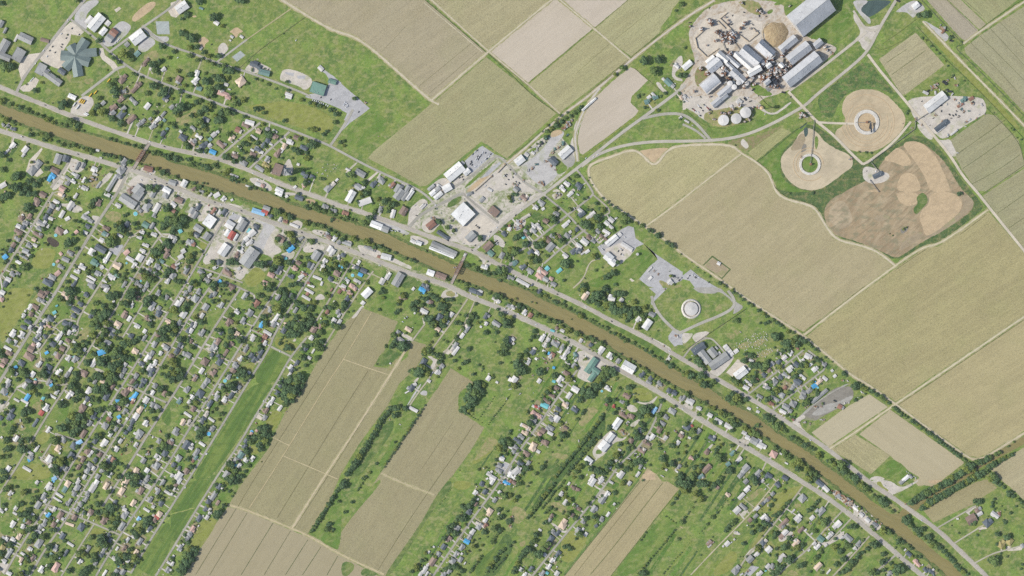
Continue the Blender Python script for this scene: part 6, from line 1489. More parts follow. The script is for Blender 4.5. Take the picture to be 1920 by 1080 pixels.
# ---------------------------------------------------------------- objects
def me(name, v, f, mats, idx=None, smooth=False):
    m = bpy.data.meshes.new(name); m.from_pydata([tuple(p) for p in v], [], f)
    for x in (mats if isinstance(mats, (list, tuple)) else [mats]): m.materials.append(x)
    if idx is not None: m.polygons.foreach_set('material_index', idx)
    if smooth: m.polygons.foreach_set('use_smooth', [True]*len(m.polygons))
    m.update(); return m
def link(name, data, loc=(0,0,0), rz=0, parent=None, scale=None):
    o = bpy.data.objects.new(name, data); COL.objects.link(o)
    o.location = loc; o.rotation_euler = (0, 0, rz)
    if scale is not None: o.scale = scale
    if parent: o.parent = parent
    return o
class MB:
    def __init__(s): s.v, s.f, s.m = [], [], []
    def add(s, v, f, mi=0):
        k = len(s.v); s.v += [tuple(p) for p in v]; s.f += [tuple(i+k for i in q) for q in f]; s.m += [mi]*len(f)
    def box(s, c, d, mi=0, rz=0, taper=1):
        x, y, z = d[0]/2, d[1]/2, d[2]/2; ca, sa = math.cos(rz), math.sin(rz)
        v = []
        for k, t in ((-1, 1), (1, taper)):
            for a, b in ((-1,-1),(1,-1),(1,1),(-1,1)):
                p, q = a*x*t, b*y*t
                v.append((c[0]+p*ca-q*sa, c[1]+p*sa+q*ca, c[2]+k*z))
        s.add(v, [(3,2,1,0),(4,5,6,7),(0,1,5,4),(1,2,6,5),(2,3,7,6),(3,0,4,7)], mi)
    def cyl(s, c, r, h, mi=0, n=12, r2=None, axis='z'):
        r2 = r if r2 is None else r2; v = []
        for k, rr in ((0, r), (1, r2)):
            for i in range(n):
                a = 2*math.pi*i/n; p = (rr*math.cos(a), rr*math.sin(a), k*h)
                if axis == 'y': p = (p[0], p[2]-h/2, p[1])
                if axis == 'x': p = (p[2]-h/2, p[0], p[1])
                v.append((c[0]+p[0], c[1]+p[1], c[2]+p[2]))
        s.add(v, [tuple(range(n))[::-1], tuple(range(n, 2*n))]+[(i,(i+1)%n,n+(i+1)%n,n+i) for i in range(n)], mi)
    def bar(s, a, b, w, mi=0):
        a, b = Vector(a), Vector(b); d = (b-a); L_ = d.length; d.normalize()
        u = d.cross(Vector((0,0,1)) if abs(d.z) < .9 else Vector((1,0,0))).normalized()*w/2; t = d.cross(u).normalized()*w/2
        v = [a-u-t, a+u-t, a+u+t, a-u+t, b-u-t, b+u-t, b+u+t, b-u+t]
        s.add(v, [(3,2,1,0),(4,5,6,7),(0,1,5,4),(1,2,6,5),(2,3,7,6),(3,0,4,7)], mi)
    def mesh(s, name, mats, smooth=False): return me(name, s.v, s.f, mats, s.m, smooth)
def gable(L, W, h, rise, oh=.5):
    a, b, e = L/2+oh, W/2+oh, h-.15
    v = [(-a,-b,e),(a,-b,e),(a,b,e),(-a,b,e),(-a,0,h+rise),(a,0,h+rise),(-a,-b,e-.25),(a,-b,e-.25),(a,b,e-.25),(-a,b,e-.25)]
    return v, [(0,1,5,4),(2,3,4,5),(3,0,4),(1,2,5),(0,6,7,1),(1,7,8,2),(2,8,9,3),(3,9,6,0),(6,9,8,7)]
def hip(L, W, h, rise, oh=.5):
    a, b, e = L/2+oh, W/2+oh, h-.15; k = max(.4, a-b)
    v = [(-a,-b,e),(a,-b,e),(a,b,e),(-a,b,e),(-k,0,h+rise),(k,0,h+rise),(-a,-b,e-.25),(a,-b,e-.25),(a,b,e-.25),(-a,b,e-.25)]
    return v, [(0,1,5,4),(2,3,4,5),(3,0,4),(1,2,5),(0,6,7,1),(1,7,8,2),(2,8,9,3),(3,9,6,0),(6,9,8,7)]
def flat(L, W, h):
    a, b = L/2, W/2; i = .35
    v = [(s*(a-j), t*(b-j), z) for j, z in ((0,h+.5),(i,h+.5),(i,h),(0,h-.2)) for s, t in ((-1,-1),(1,-1),(1,1),(-1,1))]
    f = [(8,9,10,11)]
    for k in range(4):
        n = (k+1) % 4
        f += [(k,n,4+n,4+k), (4+k,4+n,8+n,8+k), (12+k,12+n,n,k)]
    return v, f+[(15,14,13,12)]
def vault(L, W, h, rise, n=10):
    v, f = [], []
    for i in range(n+1):
        t = math.pi*i/n
        for x in (-L/2, L/2): v.append((x, -W/2*math.cos(t), h+rise*math.sin(t)))
    f = [(2*i, 2*i+1, 2*i+3, 2*i+2) for i in range(n)]+[tuple(range(0, 2*n+2, 2)), tuple(range(1, 2*n+2, 2))[::-1]]
    return v, f
# ---------------------------------------------------------------- labels
LM = []
for ln in LMS.strip().split('\n'):
    p, t = ln.split(' ', 1); x, y = p.split(','); LM.append((float(x), float(y), t))
DIRS = ['east','northeast','north','northwest','west','southwest','south','southeast']
RK = ['', 'nearest','second nearest','third nearest','fourth nearest','fifth nearest','sixth nearest','seventh nearest','eighth nearest','ninth nearest']
ITEMS = []                                  # every countable thing seen: dict(kind, noun, x, y, size ...)
def make_labels():
    by = {}
    for it in ITEMS: by.setdefault(it['noun'], []).append(it)
    for noun, its in by.items():
        best = {}
        for lx, ly, t in LM:
            sec = {}
            for it in its:
                dx, dy = it['x']-lx, ly-it['y']; d = math.hypot(dx, dy)
                if d < 5: continue
                sec.setdefault(int(((math.degrees(math.atan2(dy, dx))+382.5) % 360)//45), []).append((d, id(it)))
            for k, l in sec.items():
                l.sort()
                for r, (d, i) in enumerate(l[:60], 1):
                    cst = d+r*28
                    if i not in best or cst < best[i][0]: best[i] = (cst, r, k, t)
        for it in its:
            if it.get('label'): continue
            b = best.get(id(it))
            if b is None: it['label'] = noun+' at the far edge of the view'; continue
            rk = RK[b[1]] if b[1] < len(RK) else '%dth nearest' % b[1] if b[1] % 10 not in (1,2,3) or b[1] in (11,12,13) else '%d%s nearest' % (b[1], ['st','nd','rd'][b[1] % 10-1])
            it['label'] = '%s %s %s of the %s' % (rk, noun, DIRS[b[2]], b[3])
def tag(o, it, cat, group=None, kind=None):
    o['label'] = it['label']; o['category'] = cat
    if group: o['group'] = group
    if kind: o['kind'] = kind
    return o
# ---------------------------------------------------------------- read the survey
PATCH, WALLS, CONV, FENCE, RINGS = [], [], [], [], []
tx = ty = 0
def pts(s): return [tuple(map(float, q.split(','))) for q in s.split()]
def g2(p): return [(tx+a/6, ty+b/6) for a, b in p]
for ln in DATA.strip().split('\n'):
    ln = ln.strip()
    if not ln: continue
    if ln[0] == '@': tx, ty = map(int, ln[1:].split(',')); continue
    head, rest = ln.split(':', 1); hd = head.split(); k = hd[0][0]
    if k == 'g': PATCH.append((hd[1], g2([tuple(map(float, q.split(','))) for q in rest.split()]))); continue
    if k == 'w': WALLS.append(g2(pts(rest))); continue
    if k == 'P': (FENCE if ty == 540 else CONV).append(g2(pts(rest))); continue
    if k == 'R':
        u, v, a, b = map(float, rest.strip().split(',')); RINGS.append((tx+u/6, ty+v/6, a/6, b/6)); continue
    if k == 'l':
        r = float(hd[0][1:]); sp = float(hd[1]); p = g2(pts(rest))
        for (x0, y0), (x1, y1) in zip(p, p[1:]):
            n = max(1, round(math.hypot(x1-x0, y1-y0)*6/sp))
            for i in range(n):
                t = (i+.3*R.random())/n
                ITEMS.append(dict(k='t', x=x0+(x1-x0)*t+R.uniform(-.7,.7), y=y0+(y1-y0)*t+R.uniform(-.7,.7), s=r/6*R.uniform(.8,1.15), c=''))
        continue
    ang = float(hd[0][1:]) if len(hd[0]) > 1 else 0; c = hd[1] if len(hd) > 1 else ''
    for q in rest.split():
        lab = None
        if '=' in q: q, lab = q.split('=', 1); lab = lab.replace('_', ' ')
        ht = None
        if '^' in q: q, ht = q.split('^'); ht = float(ht)
        rs_ = None
        if '~' in q: q, rs_ = q.split('~'); rs_ = float(rs_)
        a = q.split(','); x, y = tx+float(a[0])/6, ty+float(a[1])/6
        it = dict(k=k, x=x, y=y, a=ang, c=c, h=ht, rs=rs_)
        if lab: it['label'] = lab
        if k in 'hmbsq':
            L_, W_ = a[2].split('x'); it['L'], it['W'] = float(L_)/6*S, float(W_)/6*S
            if it['L'] < 2.6 and it['W'] < 2.6 or it['L'] < .1: continue
            if k in 'hb' and it['L'] < 4: continue
            if k == 's' and ang == 0 and c in ('cyan', 'blue'): it['k'] = 'p'
            it['s'] = it['L']*it['W']
        elif len(a) > 2: it['s'] = float(a[2])/6
        else: it['s'] = 1
        ITEMS.append(it)
NOUN = {}
for it in ITEMS:
    k, c = it['k'], it['c']; rn = RNAME.get(c, c)
    if k == 'h': n = rn+' house'
    elif k == 'm': n = ('white' if c == 'white' else rn.replace('-roofed', ''))+' long narrow trailer'
    elif k in 'bq': n = rn+' big building'
    elif k == 's': n = rn.replace('-roofed', '').replace(' tarped', '')+' little shed'
    elif k == 'p': n = 'round blue pool'
    elif k == 'k': n = ('big ' if it['s'] > 8 else '')+'round %s tank' % c
    elif k == 't': n = 'broad dark green tree' if it['s'] > 7.2 else 'green tree' if it['s'] > 4.5 else 'small green tree'
    elif k in 'cz': n = ('silver' if k == 'z' else c)+' car'
    elif k == 'u': n = 'long yellow bus' if c == 'yellow' else 'long white bus'
    elif k == 'x':
        if c == 'rust': n = 'rusty mill machinery' if it['x'] > 1280 and it['y'] < 250 and it['x'] < 1560 else 'brown heap of scrap'
        elif c == 'dark': n = 'dark truck'  # a few of these stand in for shadows cast by water tower and mill
        elif c == 'white': n = 'white yard container'
        else: n = 'teal green farm machine'
    elif k == 'G': n = 'white tomb'
    else: n = {'L':'lattice tower','W':'elevated water tank','M':'mound'}[k]
    it['noun'] = n
# ---------------------------------------------------------------- setting: ground, bayou, patches
def chaikin(p, closed, n=1):
    for _ in range(n):
        q = [] if closed else [p[0]]
        m = len(p)
        for i in range(m if closed else m-1):
            a, b = p[i], p[(i+1) % m]
            q += [(a[0]*.75+b[0]*.25, a[1]*.75+b[1]*.25), (a[0]*.25+b[0]*.75, a[1]*.25+b[1]*.75)]
        p = q if closed else q+[p[-1]]
    return p
def rough(p, amp, step=3.):
    q = []
    for i in range(len(p)):
        a, b = p[i], p[(i+1) % len(p)]; n = max(1, int(math.hypot(b[0]-a[0], b[1]-a[1])/step))
        for j in range(n):
            t = j/n; q.append((a[0]+(b[0]-a[0])*t+R.uniform(-amp, amp), a[1]+(b[1]-a[1])*t+R.uniform(-amp, amp)))
    return q
TOP = '0,196 33,207 80,223 103,234 150,248 203,262 245,274 267,281 300,293 320,303 387,322 413,330 437,340 470,348 495,358 503,362 527,373 542,382 570,390 587,394 640,412 673,422 707,432 730,440 763,457 798,472 855,498 873,503 907,515 933,524 960,535 987,543 1010,558 1043,573 1068,583 1102,602 1127,615 1145,625 1175,640 1202,655 1227,670 1257,688 1280,700 1313,720 1333,730 1360,750 1383,763 1405,772 1427,787 1440,798 1463,815 1480,825 1502,838 1530,858 1547,873 1572,888 1585,900 1615,922 1633,938 1655,953 1670,963 1683,964 1696,952 1708,946 1722,939 1750,921 1783,902 1808,887 1833,870 1853,857 1873,845 1920,818 2300,598'
TOP2 = '2300,613 1920,833 1883,853 1838,878 1807,900 1765,928 1740,943 1720,956 1706,966 1694,974 1703,990 1717,1003 1730,1013 1742,1025 1763,1042 1780,1053 1793,1067 1805,1080 2000,1300'
BOT = '0,212 10,218 42,233 80,245 125,263 180,280 222,293 250,300 300,318 320,328 378,347 413,359 438,365 470,376 503,387 528,393 553,407 570,412 612,422 640,437 682,449 712,458 743,473 770,485 807,500 837,516 857,523 900,537 960,563 987,573 1010,585 1052,602 1077,620 1110,633 1135,645 1168,667 1193,680 1227,700 1257,718 1280,730 1303,743 1327,757 1350,768 1373,777 1393,792 1410,803 1430,818 1440,823 1463,838 1488,853 1510,867 1527,880 1550,898 1600,937 1617,950 1633,967 1650,980 1673,995 1693,1012 1717,1030 1737,1048 1757,1063 1773,1080 1950,1290'
def dens0(p, step):
    q = []
    for a, b in zip(p, p[1:]):
        n = max(1, int(math.hypot(b[0]-a[0], b[1]-a[1])/step)); q += [(a[0]+(b[0]-a[0])*j/n, a[1]+(b[1]-a[1])*j/n) for j in range(n)]
    return q
def wig(p): return [q for i, q in enumerate(rough(p, .55, 4.)[:-1])]
top, top2, bot = pts('-900,-100 -20,190 '+TOP), pts(TOP2), pts('-900,-82 -20,206 '+BOT)
def open_rough(p, amp=.5):
    q = rough(p, amp, 4.); n = max(1, int(math.hypot(p[0][0]-p[-1][0], p[0][1]-p[-1][1])/4.)); return q[:len(q)-n]+[p[-1]]
top, top2, bot = open_rough(top), open_rough(top2), open_rough(bot)
GRASS = [(150,90,30,.38,.62,(136,142,76),.75), (45,25,60,.43,.63,(82,112,54),.8), (18,14,0,.5,.64,(164,156,112),.6), (70,40,120,.52,.66,(124,152,66),.7), (7,6,0,.5,.68,(80,108,56),.6), (9,7,40,.54,.68,(160,164,96),.6), (2.6,2.6,0,.45,.7,(142,156,88),.45)]
grassm = mat('grass', (114,136,62), GRASS)
north = [(2300,598)]
v, f = [], []
def ring(p): k = len(v); v.extend([P(a, b)+(0,) for a, b in p]); return list(range(k, k+len(p)))
n1 = ring(top+[(2300,598),(2600,-900),(-900,-900)])
n2 = ring(top2+[(2600,1300),(2600,613)])
n3 = ring(bot+[(1950,1900),(-900,1900)])
f += [tuple(n1), tuple(n2), tuple(n3)]
for line, sgn in ((top, 1), (top2, 1), (bot, 1)):
    k = len(v)
    for (a, b) in line: v.append(P(a, b)+(0,)); v.append(P(a, b)+(-3.,))
    f += [(k+2*i, k+2*i+1, k+2*i+3, k+2*i+2) for i in range(len(line)-1)]
gobj = link('ground', me('ground', v, f, grassm)); gobj['kind'] = 'structure'; gobj['label'] = 'green and yellowish mown grass between streets, houses and fields'
watm = mat('bayou_water', (142,131,84), [(220,30,-22,.4,.62,(132,125,84),.8), (60,8,-25,.45,.65,(152,140,92),.6), (30,5,-22,.55,.7,(124,112,72),.5), (1.6,1.6,0,.45,.7,(136,127,82),.35)], rough=.32, spec=.25)
w = link('water', me('water', [(-3000,2200,-.4),(3000,2200,-.4),(3000,-2200,-.4),(-3000,-2200,-.4)], [(3,2,1,0)], watm)); w['kind'] = 'structure'
w['label'] = 'brown silty bayou water crossing the town with a side canal'
BANK = np.array([q for q in dens0(top, 3)+dens0(bot, 3)])
def bankd(x, y): return float(np.hypot(BANK[:,0]-x, BANK[:,1]-y).min())
layers = []
def zlay(p, base):
    """lowest 1 cm layer where this outline's box meets no earlier one"""
    x0, x1 = min(q[0] for q in p), max(q[0] for q in p); y0, y1 = min(q[1] for q in p), max(q[1] for q in p)
    lo = base
    for (a0, a1, b0, b1, l) in layers:
        if a0 < x1 and a1 > x0 and b0 < y1 and b1 > y0 and l >= lo: lo = l+1
    layers.append((x0, x1, y0, y1, lo)); return .08+lo*.008
def sheet(name, p, m, z, label):
    o = link(name, me(name, [P(a, b)+(z,) for a, b in p], [tuple(range(len(p)))], m)); o['kind'] = 'structure'; o['label'] = label
    return o
FIELDC = dict(tan='dry tan crop field', cane='greenish cane field', bare='pale bare field', rows='small field of crop rows')
nf = 0
STRUCT = []
ROADS = []
STRIPS = []
for ln in GEO.strip().split('\n'):
    head, rest = ln.split(':', 1); hd = head.split(); p = pts(rest)
    if hd[0] == 'F':
        rgb = tuple(map(float, hd[2].split(','))); ang = float(hd[3]); t = hd[1]; nf += 1
        dk, lt = sh(rgb, .86), sh(rgb, 1.09); gr = mixc(rgb, (140,150,88), .55)
        a = dict(tan=1, cane=1.25, bare=.45, rows=1.4)[t]
        m = mat('field_soil', rgb, [(260,70,ang,.42,.62,mixc(rgb,(150,138,102),.6),.5*a), (140,14,ang,.45,.65,lt,.4*a), (70,7,ang,.5,.7,dk,.36*a), (25,25,0,.5,.7,dk,.3*a), (90,90,0,.5,.7,gr,.2*a if t != 'bare' else .03),
            (6,2.4,ang,.5,.66,sh(rgb,.78),.55*a), (3,2.6,ang,.5,.66,sh(rgb,1.14),.5*a)]+([(40,4.2,ang,.5,.62,sh(rgb,.86),.5)] if t == 'rows' else []))
        q = rough(p, .35, 4.)
        o = sheet('field', q, m, zlay(q, 1), '')
        STRUCT.append((o, FIELDC[t], p))
    elif hd[0] == 'V':
        rgb = tuple(map(float, hd[2].split(','))); t = hd[1]
        q = rough(chaikin(p, True, 2), .5, 3.)
        if t == 'lush': m = mat('lush_grass', rgb, [(30,30,0,.4,.62,(72,96,54),.8), (18,12,0,.5,.64,(140,132,92),.7), (10,10,0,.5,.68,(146,146,84),.5), (4,4,0,.45,.7,(60,82,48),.7)])
        elif t == 'scrub': m = mat('scrub', rgb, [(24,16,50,.42,.62,(66,92,48),.9), (7,7,0,.45,.66,(118,136,74),.6), (3,3,0,.45,.7,(58,82,46),.6)])
        elif t == 'mixed': m = mat('worn_ground', rgb, [(45,30,30,.44,.58,(124,140,80),.8), (16,12,0,.45,.6,(206,198,182),.8), (7,7,0,.48,.66,(112,130,72),.7), (3,3,0,.5,.7,(150,140,118),.6)])
        elif t == 'yard': m = mat('gravel', rgb, [(60,40,20,.42,.6,(190,182,172),.8), (22,10,40,.48,.64,(176,156,128),.8), (9,9,0,.5,.66,(150,134,114),.6), (3,3,0,.5,.7,(214,204,188),.5)])
        else: m = mat('spoil_soil', rgb, [(80,50,30,.42,.6,sh(rgb,.88),.7), (40,16,60,.45,.65,mixc(rgb,(204,188,156),.8),.4), (24,16,0,.48,.64,(136,132,104),.75 if rgb[0] < 184 else .2), (60,7,40,.52,.66,sh(rgb,.8),.6 if rgb[0] < 184 else .2), (9,5,-30,.5,.7,sh(rgb,.86),.4)])
        o = sheet('gravel_yard' if t in ('yard','mixed') else 'grass' if t in ('lush','scrub') else 'soil', q, m, zlay(q, 1), '')
        STRUCT.append((o, dict(lush='lush green grass border', scrub='dark green scrub strip', mixed='worn gravel and grass yard', yard='pale gravel yard', spoil='brown settling pond of silt')[t], p))
    elif hd[0] == 'S': STRIPS.append((float(hd[1]), hd[2].replace('_', ' '), p))
    elif hd[0] == 'C': ROADS.append((float(hd[1]), hd[2], tuple(map(float, hd[3].split(','))), hd[4].replace('_', ' '), p))
    else: ROADS.append((float(hd[1]), hd[2], tuple(map(float, hd[3].split(','))), None, p))
PC = dict(concrete=((212,201,183),'pale concrete pad',.15), gravel=((192,188,182),'grey gravel lot',.5), gravelw=((205,196,182),'pale shell lot',.6), gravelp=((172,168,158),'grey paved lot',.3),
    asphaltp=((182,180,178),'grey car park',.2), sand=((196,173,138),'tan sand patch',.5), dirt=((164,154,108),'dry dirt patch',1.5), dirtd=((148,136,98),'brown dirt plot',.7),
    lawn=((102,131,58),'green lawn',.9), lawny=((138,144,72),'yellow-green lawn',.9), lawnd=((88,114,58),'dark green meadow',.8), lawnm=((90,116,54),'long mown green strip',.3),
    court=((172,178,172),'grey sports court',.0), pond=((82,98,92),'dark green pond',.3), pondd=((88,78,66),'dark brown pond',.3), slate=((144,138,126),'grey wet soil patch',.9),
    pile=((166,150,122),'rough brown spoil bank',.9), ditch=((92,108,64),'green ditch ring',.2))
PM = {}
for k, (rgb, nm, r) in PC.items():
    if k.startswith('lawn'):
        d = sh(rgb, .86); PM[k] = mat(k, rgb, [(60,30,50,.42,.62,mixc(rgb,(168,170,96),.6),.6), (16,12,0,.46,.66,d,.7), (5,5,0,.5,.7,sh(rgb,1.12),.5), (2.4,2.4,0,.5,.7,sh(rgb,.82),.45)])
        if k in ('lawn','lawny','lawnd'): PM[k] = mat(k, rgb, [(60,30,50,.42,.62,mixc(rgb,(160,160,92),.7),.7), (16,12,0,.46,.66,d,.7), (20,10,30,.52,.66,(160,156,108),.45), (5,5,0,.5,.7,sh(rgb,1.12),.5), (2.4,2.4,0,.5,.7,sh(rgb,.8),.5)])
        if k == 'lawnm': PM[k] = mat(k, rgb, [(160,14,58,.44,.6,mixc(rgb,(150,160,80),.8),.6), (70,5,58,.46,.62,sh(rgb,1.12),.6), (20,14,0,.5,.66,sh(rgb,.86),.5), (3,3,0,.5,.7,sh(rgb,.86),.4)])
    elif k.startswith('pond'): PM[k] = mat(k, rgb, [(20,12,40,.42,.62,sh(rgb,.85),.6)], rough=.2, spec=.3)
    else: PM[k] = mat(k, rgb, [(26,16,35,.42,.62,sh(rgb,.9),.7), (9,7,0,.5,.66,sh(rgb,1.06),.6), (3.4,3.4,0,.52,.7,sh(rgb,.78),.5)]+([(9,9,10,.42,.62,(122,136,74),.75)] if k in ('dirt','dirtd') else [(30,30,10,.55,.7,(150,156,96),.5)] if k in ('gravelw','gravel','slate','pile') else []))
SNAME = dict(lawn='lawn', lawny='lawn', lawnd='meadow', lawnm='meadow', pond='pond', pondd='pond', court='court_pavement', dirt='dirt_ground', dirtd='dirt_ground', sand='sand_ground', slate='soil', pile='soil', ditch='ditch',
    concrete='pavement', gravel='gravel_lot', gravelw='gravel_lot', gravelp='pavement', asphaltp='pavement')
for k, p in PATCH:
    am = PC[k][2]
    q = p if am < .25 else rough(chaikin(p, True, 2), am*.55, 2.5)
    if k == 'pondd': q = chaikin(p, True, 3)
    o = sheet(SNAME[k], q, PM[k], zlay(q, 1), ''); STRUCT.append((o, PC[k][1], p))
# ---------------------------------------------------------------- roads
def ribbon(p, w, z, jit=0):
    v, f = [], []
    for i in range(len(p)):
        a, b = p[max(0, i-1)], p[min(len(p)-1, i+1)]
        dx, dy = b[0]-a[0], b[1]-a[1]; L_ = math.hypot(dx, dy) or 1
        ww = w/2*(1+R.uniform(-jit, jit)); nx, ny = -dy/L_*ww, dx/L_*ww
        v += [P(p[i][0]+nx, p[i][1]+ny)+(z,), P(p[i][0]-nx, p[i][1]-ny)+(z,)]
    f = [(2*i, 2*i+2, 2*i+3, 2*i+1) for i in range(len(p)-1)]
    return v, f
rm = {}
def roadmat(kind, rgb):
    if (kind, rgb) not in rm:
        if kind in ('road', 'street'): rm[kind, rgb] = mat('concrete_road', rgb, [(50,50,0,.42,.6,sh(rgb,.9),.7), (12,4,30,.5,.66,sh(rgb,.86),.5), (2.5,2.5,0,.5,.7,sh(rgb,1.08),.4)])
        elif kind in ('track', 'path'): rm[kind, rgb] = mat('dirt_track', rgb, [(40,12,40,.44,.62,sh(rgb,.92),.7), (14,3,30,.52,.66,mixc(rgb,(150,150,96),.7),.5), (3,3,0,.5,.7,sh(rgb,1.07),.5)])
        else: rm[kind, rgb] = mat('ditch_weeds', rgb, [(12,12,0,.42,.62,sh(rgb,.75),.7), (5,5,0,.5,.7,(120,135,72),.6)])
    return rm[kind, rgb]
def dens(p, step):
    q = []
    for a, b in zip(p, p[1:]):
        n = max(1, int(math.hypot(b[0]-a[0], b[1]-a[1])/step)); q += [(a[0]+(b[0]-a[0])*j/n, a[1]+(b[1]-a[1])*j/n) for j in range(n)]
    return q+[p[-1]]
STREETPTS = []
mixm = mat('worn_verge', (160,158,120), [(40,22,-25,.44,.58,(118,136,76),.85), (14,10,0,.45,.6,(196,188,168),.5), (6,6,0,.46,.64,(104,124,68),.8), (3,3,0,.5,.7,(150,140,118),.6)])
for w_, label, p in STRIPS:
    vv, ff = ribbon(dens(chaikin(p, False, 2), 4.), w_, .0715+.001*len(p)/9, .3); o = link('road_verge', me('road_verge', vv, ff, mixm)); o['kind'] = 'structure'; o['label'] = label
for line, nm in ((top, 'north'), (bot, 'south')):
    q = [a for a in line if -20 < a[0] < 1940]
    if nm == 'north': q = q[:[i for i, a in enumerate(q) if a[0] > 1640][0]]
    vv, ff = ribbon([(a+R.uniform(-.6,.6), b+(-2.4 if nm == 'north' else 2.4)+R.uniform(-.8,.8)) for a, b in q], 5.2, .246 if nm == 'north' else .247, .45)
    o = link('bank_ground', me('bank_ground', vv, ff, M('bank_scrub', (98,116,62), [(14,10,0,.42,.6,(74,96,50),.8), (5,5,0,.48,.66,(150,140,96),.6)]))); o['kind'] = 'structure'; o['label'] = 'weedy %s bank of the bayou' % nm
zi = 0
order = {'verge':0, 'ditch':1, 'path':2, 'track':3, 'street':4, 'road':5}
for w_, kind, rgb, label, p in sorted(ROADS, key=lambda r: order[r[1]]):
    zi += 1; z = .32+zi*.002
    nat = kind in ('ditch', 'track', 'path', 'verge')
    q = dens(chaikin(p, False, 2), 5. if nat else 12.)
    vv, ff = ribbon(q, w_*(.72 if kind == 'ditch' else 1.0 if kind == 'road' else 1.18 if kind == 'street' else .95), z, .25 if nat else .03)
    o = link('farm_track' if kind == 'track' else 'grass_verge' if kind == 'verge' else kind, me(kind, vv, ff, roadmat(kind, (rgb[0]*1.01, rgb[1]*.995, rgb[2]*.95) if kind == 'road' else (rgb[0]*.95, rgb[1]*.945, rgb[2]*.9) if kind in ('road','street') else rgb))); o['kind'] = 'structure'
    if label: o['label'] = label
    else: STRUCT.append((o, 'thin dark ditch line' if kind == 'ditch' else 'green verge strip', p))
    if kind == 'track' and w_ > 2.2:
        vv, ff = ribbon(q, w_*1.3+2.6, .255+.0007*(zi-60), .3); hd_ = link('field_margin', me('field_margin', vv, ff, M('field_margin', (176,166,128), [(20,9,30,.42,.6,(150,148,98),.8), (4,4,0,.5,.7,(192,182,150),.5)]))); hd_['kind'] = 'structure'; hd_['label'] = 'dry field margin beside the '+label
    if kind in ('street', 'road', 'path'): STREETPTS += [(a, b, w_) for a, b in dens(q, 4.)]
    if kind == 'road' and w_ > 6:
        tl = M('tyre_lane', (158,154,148), [(30,6,0,.42,.62,(176,172,164),.8)])
        for s_ in (-1.35, 1.35):
            q2 = []
            for i in range(len(q)):
                a, b = q[max(0,i-1)], q[min(len(q)-1,i+1)]; dx, dy = b[0]-a[0], b[1]-a[1]; n_ = math.hypot(dx, dy) or 1
                q2.append((q[i][0]-dy/n_*s_, q[i][1]+dx/n_*s_))
            vv, ff = ribbon(q2, 1.5, .600+.001*zi/200, .1); mk = link('road_lane', me('road_lane', vv, ff, tl)); mk['kind'] = 'structure'; mk['label'] = 'worn darker lane of the '+label
        wl = mat('road_marking', (206,190,120))
        vv, ff = ribbon(q, .35, .612, 0); mk = link('road_markings', me('road_markings', vv, ff, wl)); mk['kind'] = 'structure'; mk['label'] = 'faint centre line on the '+label
        em = mat('shoulder', (196,188,170), [(14,6,0,.42,.62,(160,160,110),.7)])
        vv, ff = ribbon(q, w_*1.35, .2485, .12); mk = link('road_shoulder', me('road_shoulder', vv, ff, em)); mk['kind'] = 'structure'; mk['label'] = 'pale shoulder of the '+label
for o, noun, p in STRUCT:
    cx, cy = sum(q[0] for q in p)/len(p), sum(q[1] for q in p)/len(p)
    ITEMS.append(dict(k='~', noun=noun, x=cx, y=cy, s=0, o=o))
make_labels()
for it in ITEMS:
    if it['k'] == '~': it['o']['label'] = it['label']
STP = np.array([(a, b) for a, b, _ in STREETPTS])
def near_street(x, y):
    d = np.hypot(STP[:, 0]-x, STP[:, 1]-y); i = int(d.argmin()); return d[i], STP[i]
# lots: each garden's own lawn
LC = [mat('lot_lawn', t, [(14,10,30,.42,.62,sh(t,.84),.7), (9,7,60,.5,.66,(158,154,108),.45), (3,3,0,.48,.68,sh(t,1.18),.5)]) for t in ((88,120,50),(122,140,64),(142,144,82),(102,134,58),(152,144,108),(76,104,54))]
lv, lf, lmi = [], [], []
LB = []
def zlot(p):
    x0, x1 = min(q[0] for q in p)-.5, max(q[0] for q in p)+.5; y0, y1 = min(q[1] for q in p)-.5, max(q[1] for q in p)+.5
    used = {l for a0, a1, b0, b1, l in LB if a0 < x1 and a1 > x0 and b0 < y1 and b1 > y0}
    l = next(i for i in range(999) if i not in used); LB.append((x0, x1, y0, y1, l)); return .004+.002*l
for it in ITEMS:
    if it['k'] != 'h' or R.random() < .3 or bankd(it['x'], it['y']) < 12: continue
    a = math.radians(-it['a']+R.uniform(-4,4)); ca, sa = math.cos(a), math.sin(a); k = len(lv); w2, h2 = R.uniform(6,13), R.uniform(5,9); ox, oy = R.uniform(-4,4), R.uniform(-4,4)
    q = [(it['x']+ox+(p*ca-r*sa), it['y']+oy+(p*sa+r*ca)) for p, r in ((-w2,-h2),(0,-h2*R.uniform(.8,1.1)),(w2,-h2),(w2,h2),(0,h2*R.uniform(.8,1.1)),(-w2,h2))]
    z = zlot(q)
    lv += [P(*p)+(z,) for p in q]; lf.append(tuple(range(k, k+6))); lmi.append(R.choice((0,0,1,1,2,3,3,4,5)))
hw = dens0(pts('1040,625 1085,650 1127,675 1168,700 1207,722 1243,743 1280,767 1330,800 1380,830 1430,860 1480,891 1547,933 1600,972 1637,1003'), 9)
for x, y in hw+[(a-95, b+165) for a, b in hw]+[(a-190, b+320) for a, b in hw]:
    if R.random() < .25: continue
    L_, w2 = R.uniform(40,150), R.uniform(3,8); x += R.uniform(-6,6); y += R.uniform(4,30); k = len(lv)
    q = [(x, y), (x+w2*.84, y+w2*.54), (x+w2*.84-.55*L_, y+w2*.54+.835*L_), (x-.55*L_, y+.835*L_)]
    z = zlot(q); lv += [P(*p)+(z,) for p in rough(q, .4, 8.)]; lf.append(tuple(range(k, len(lv)))); lmi.append(R.choice((0,1,1,2,3,3,5,5)))
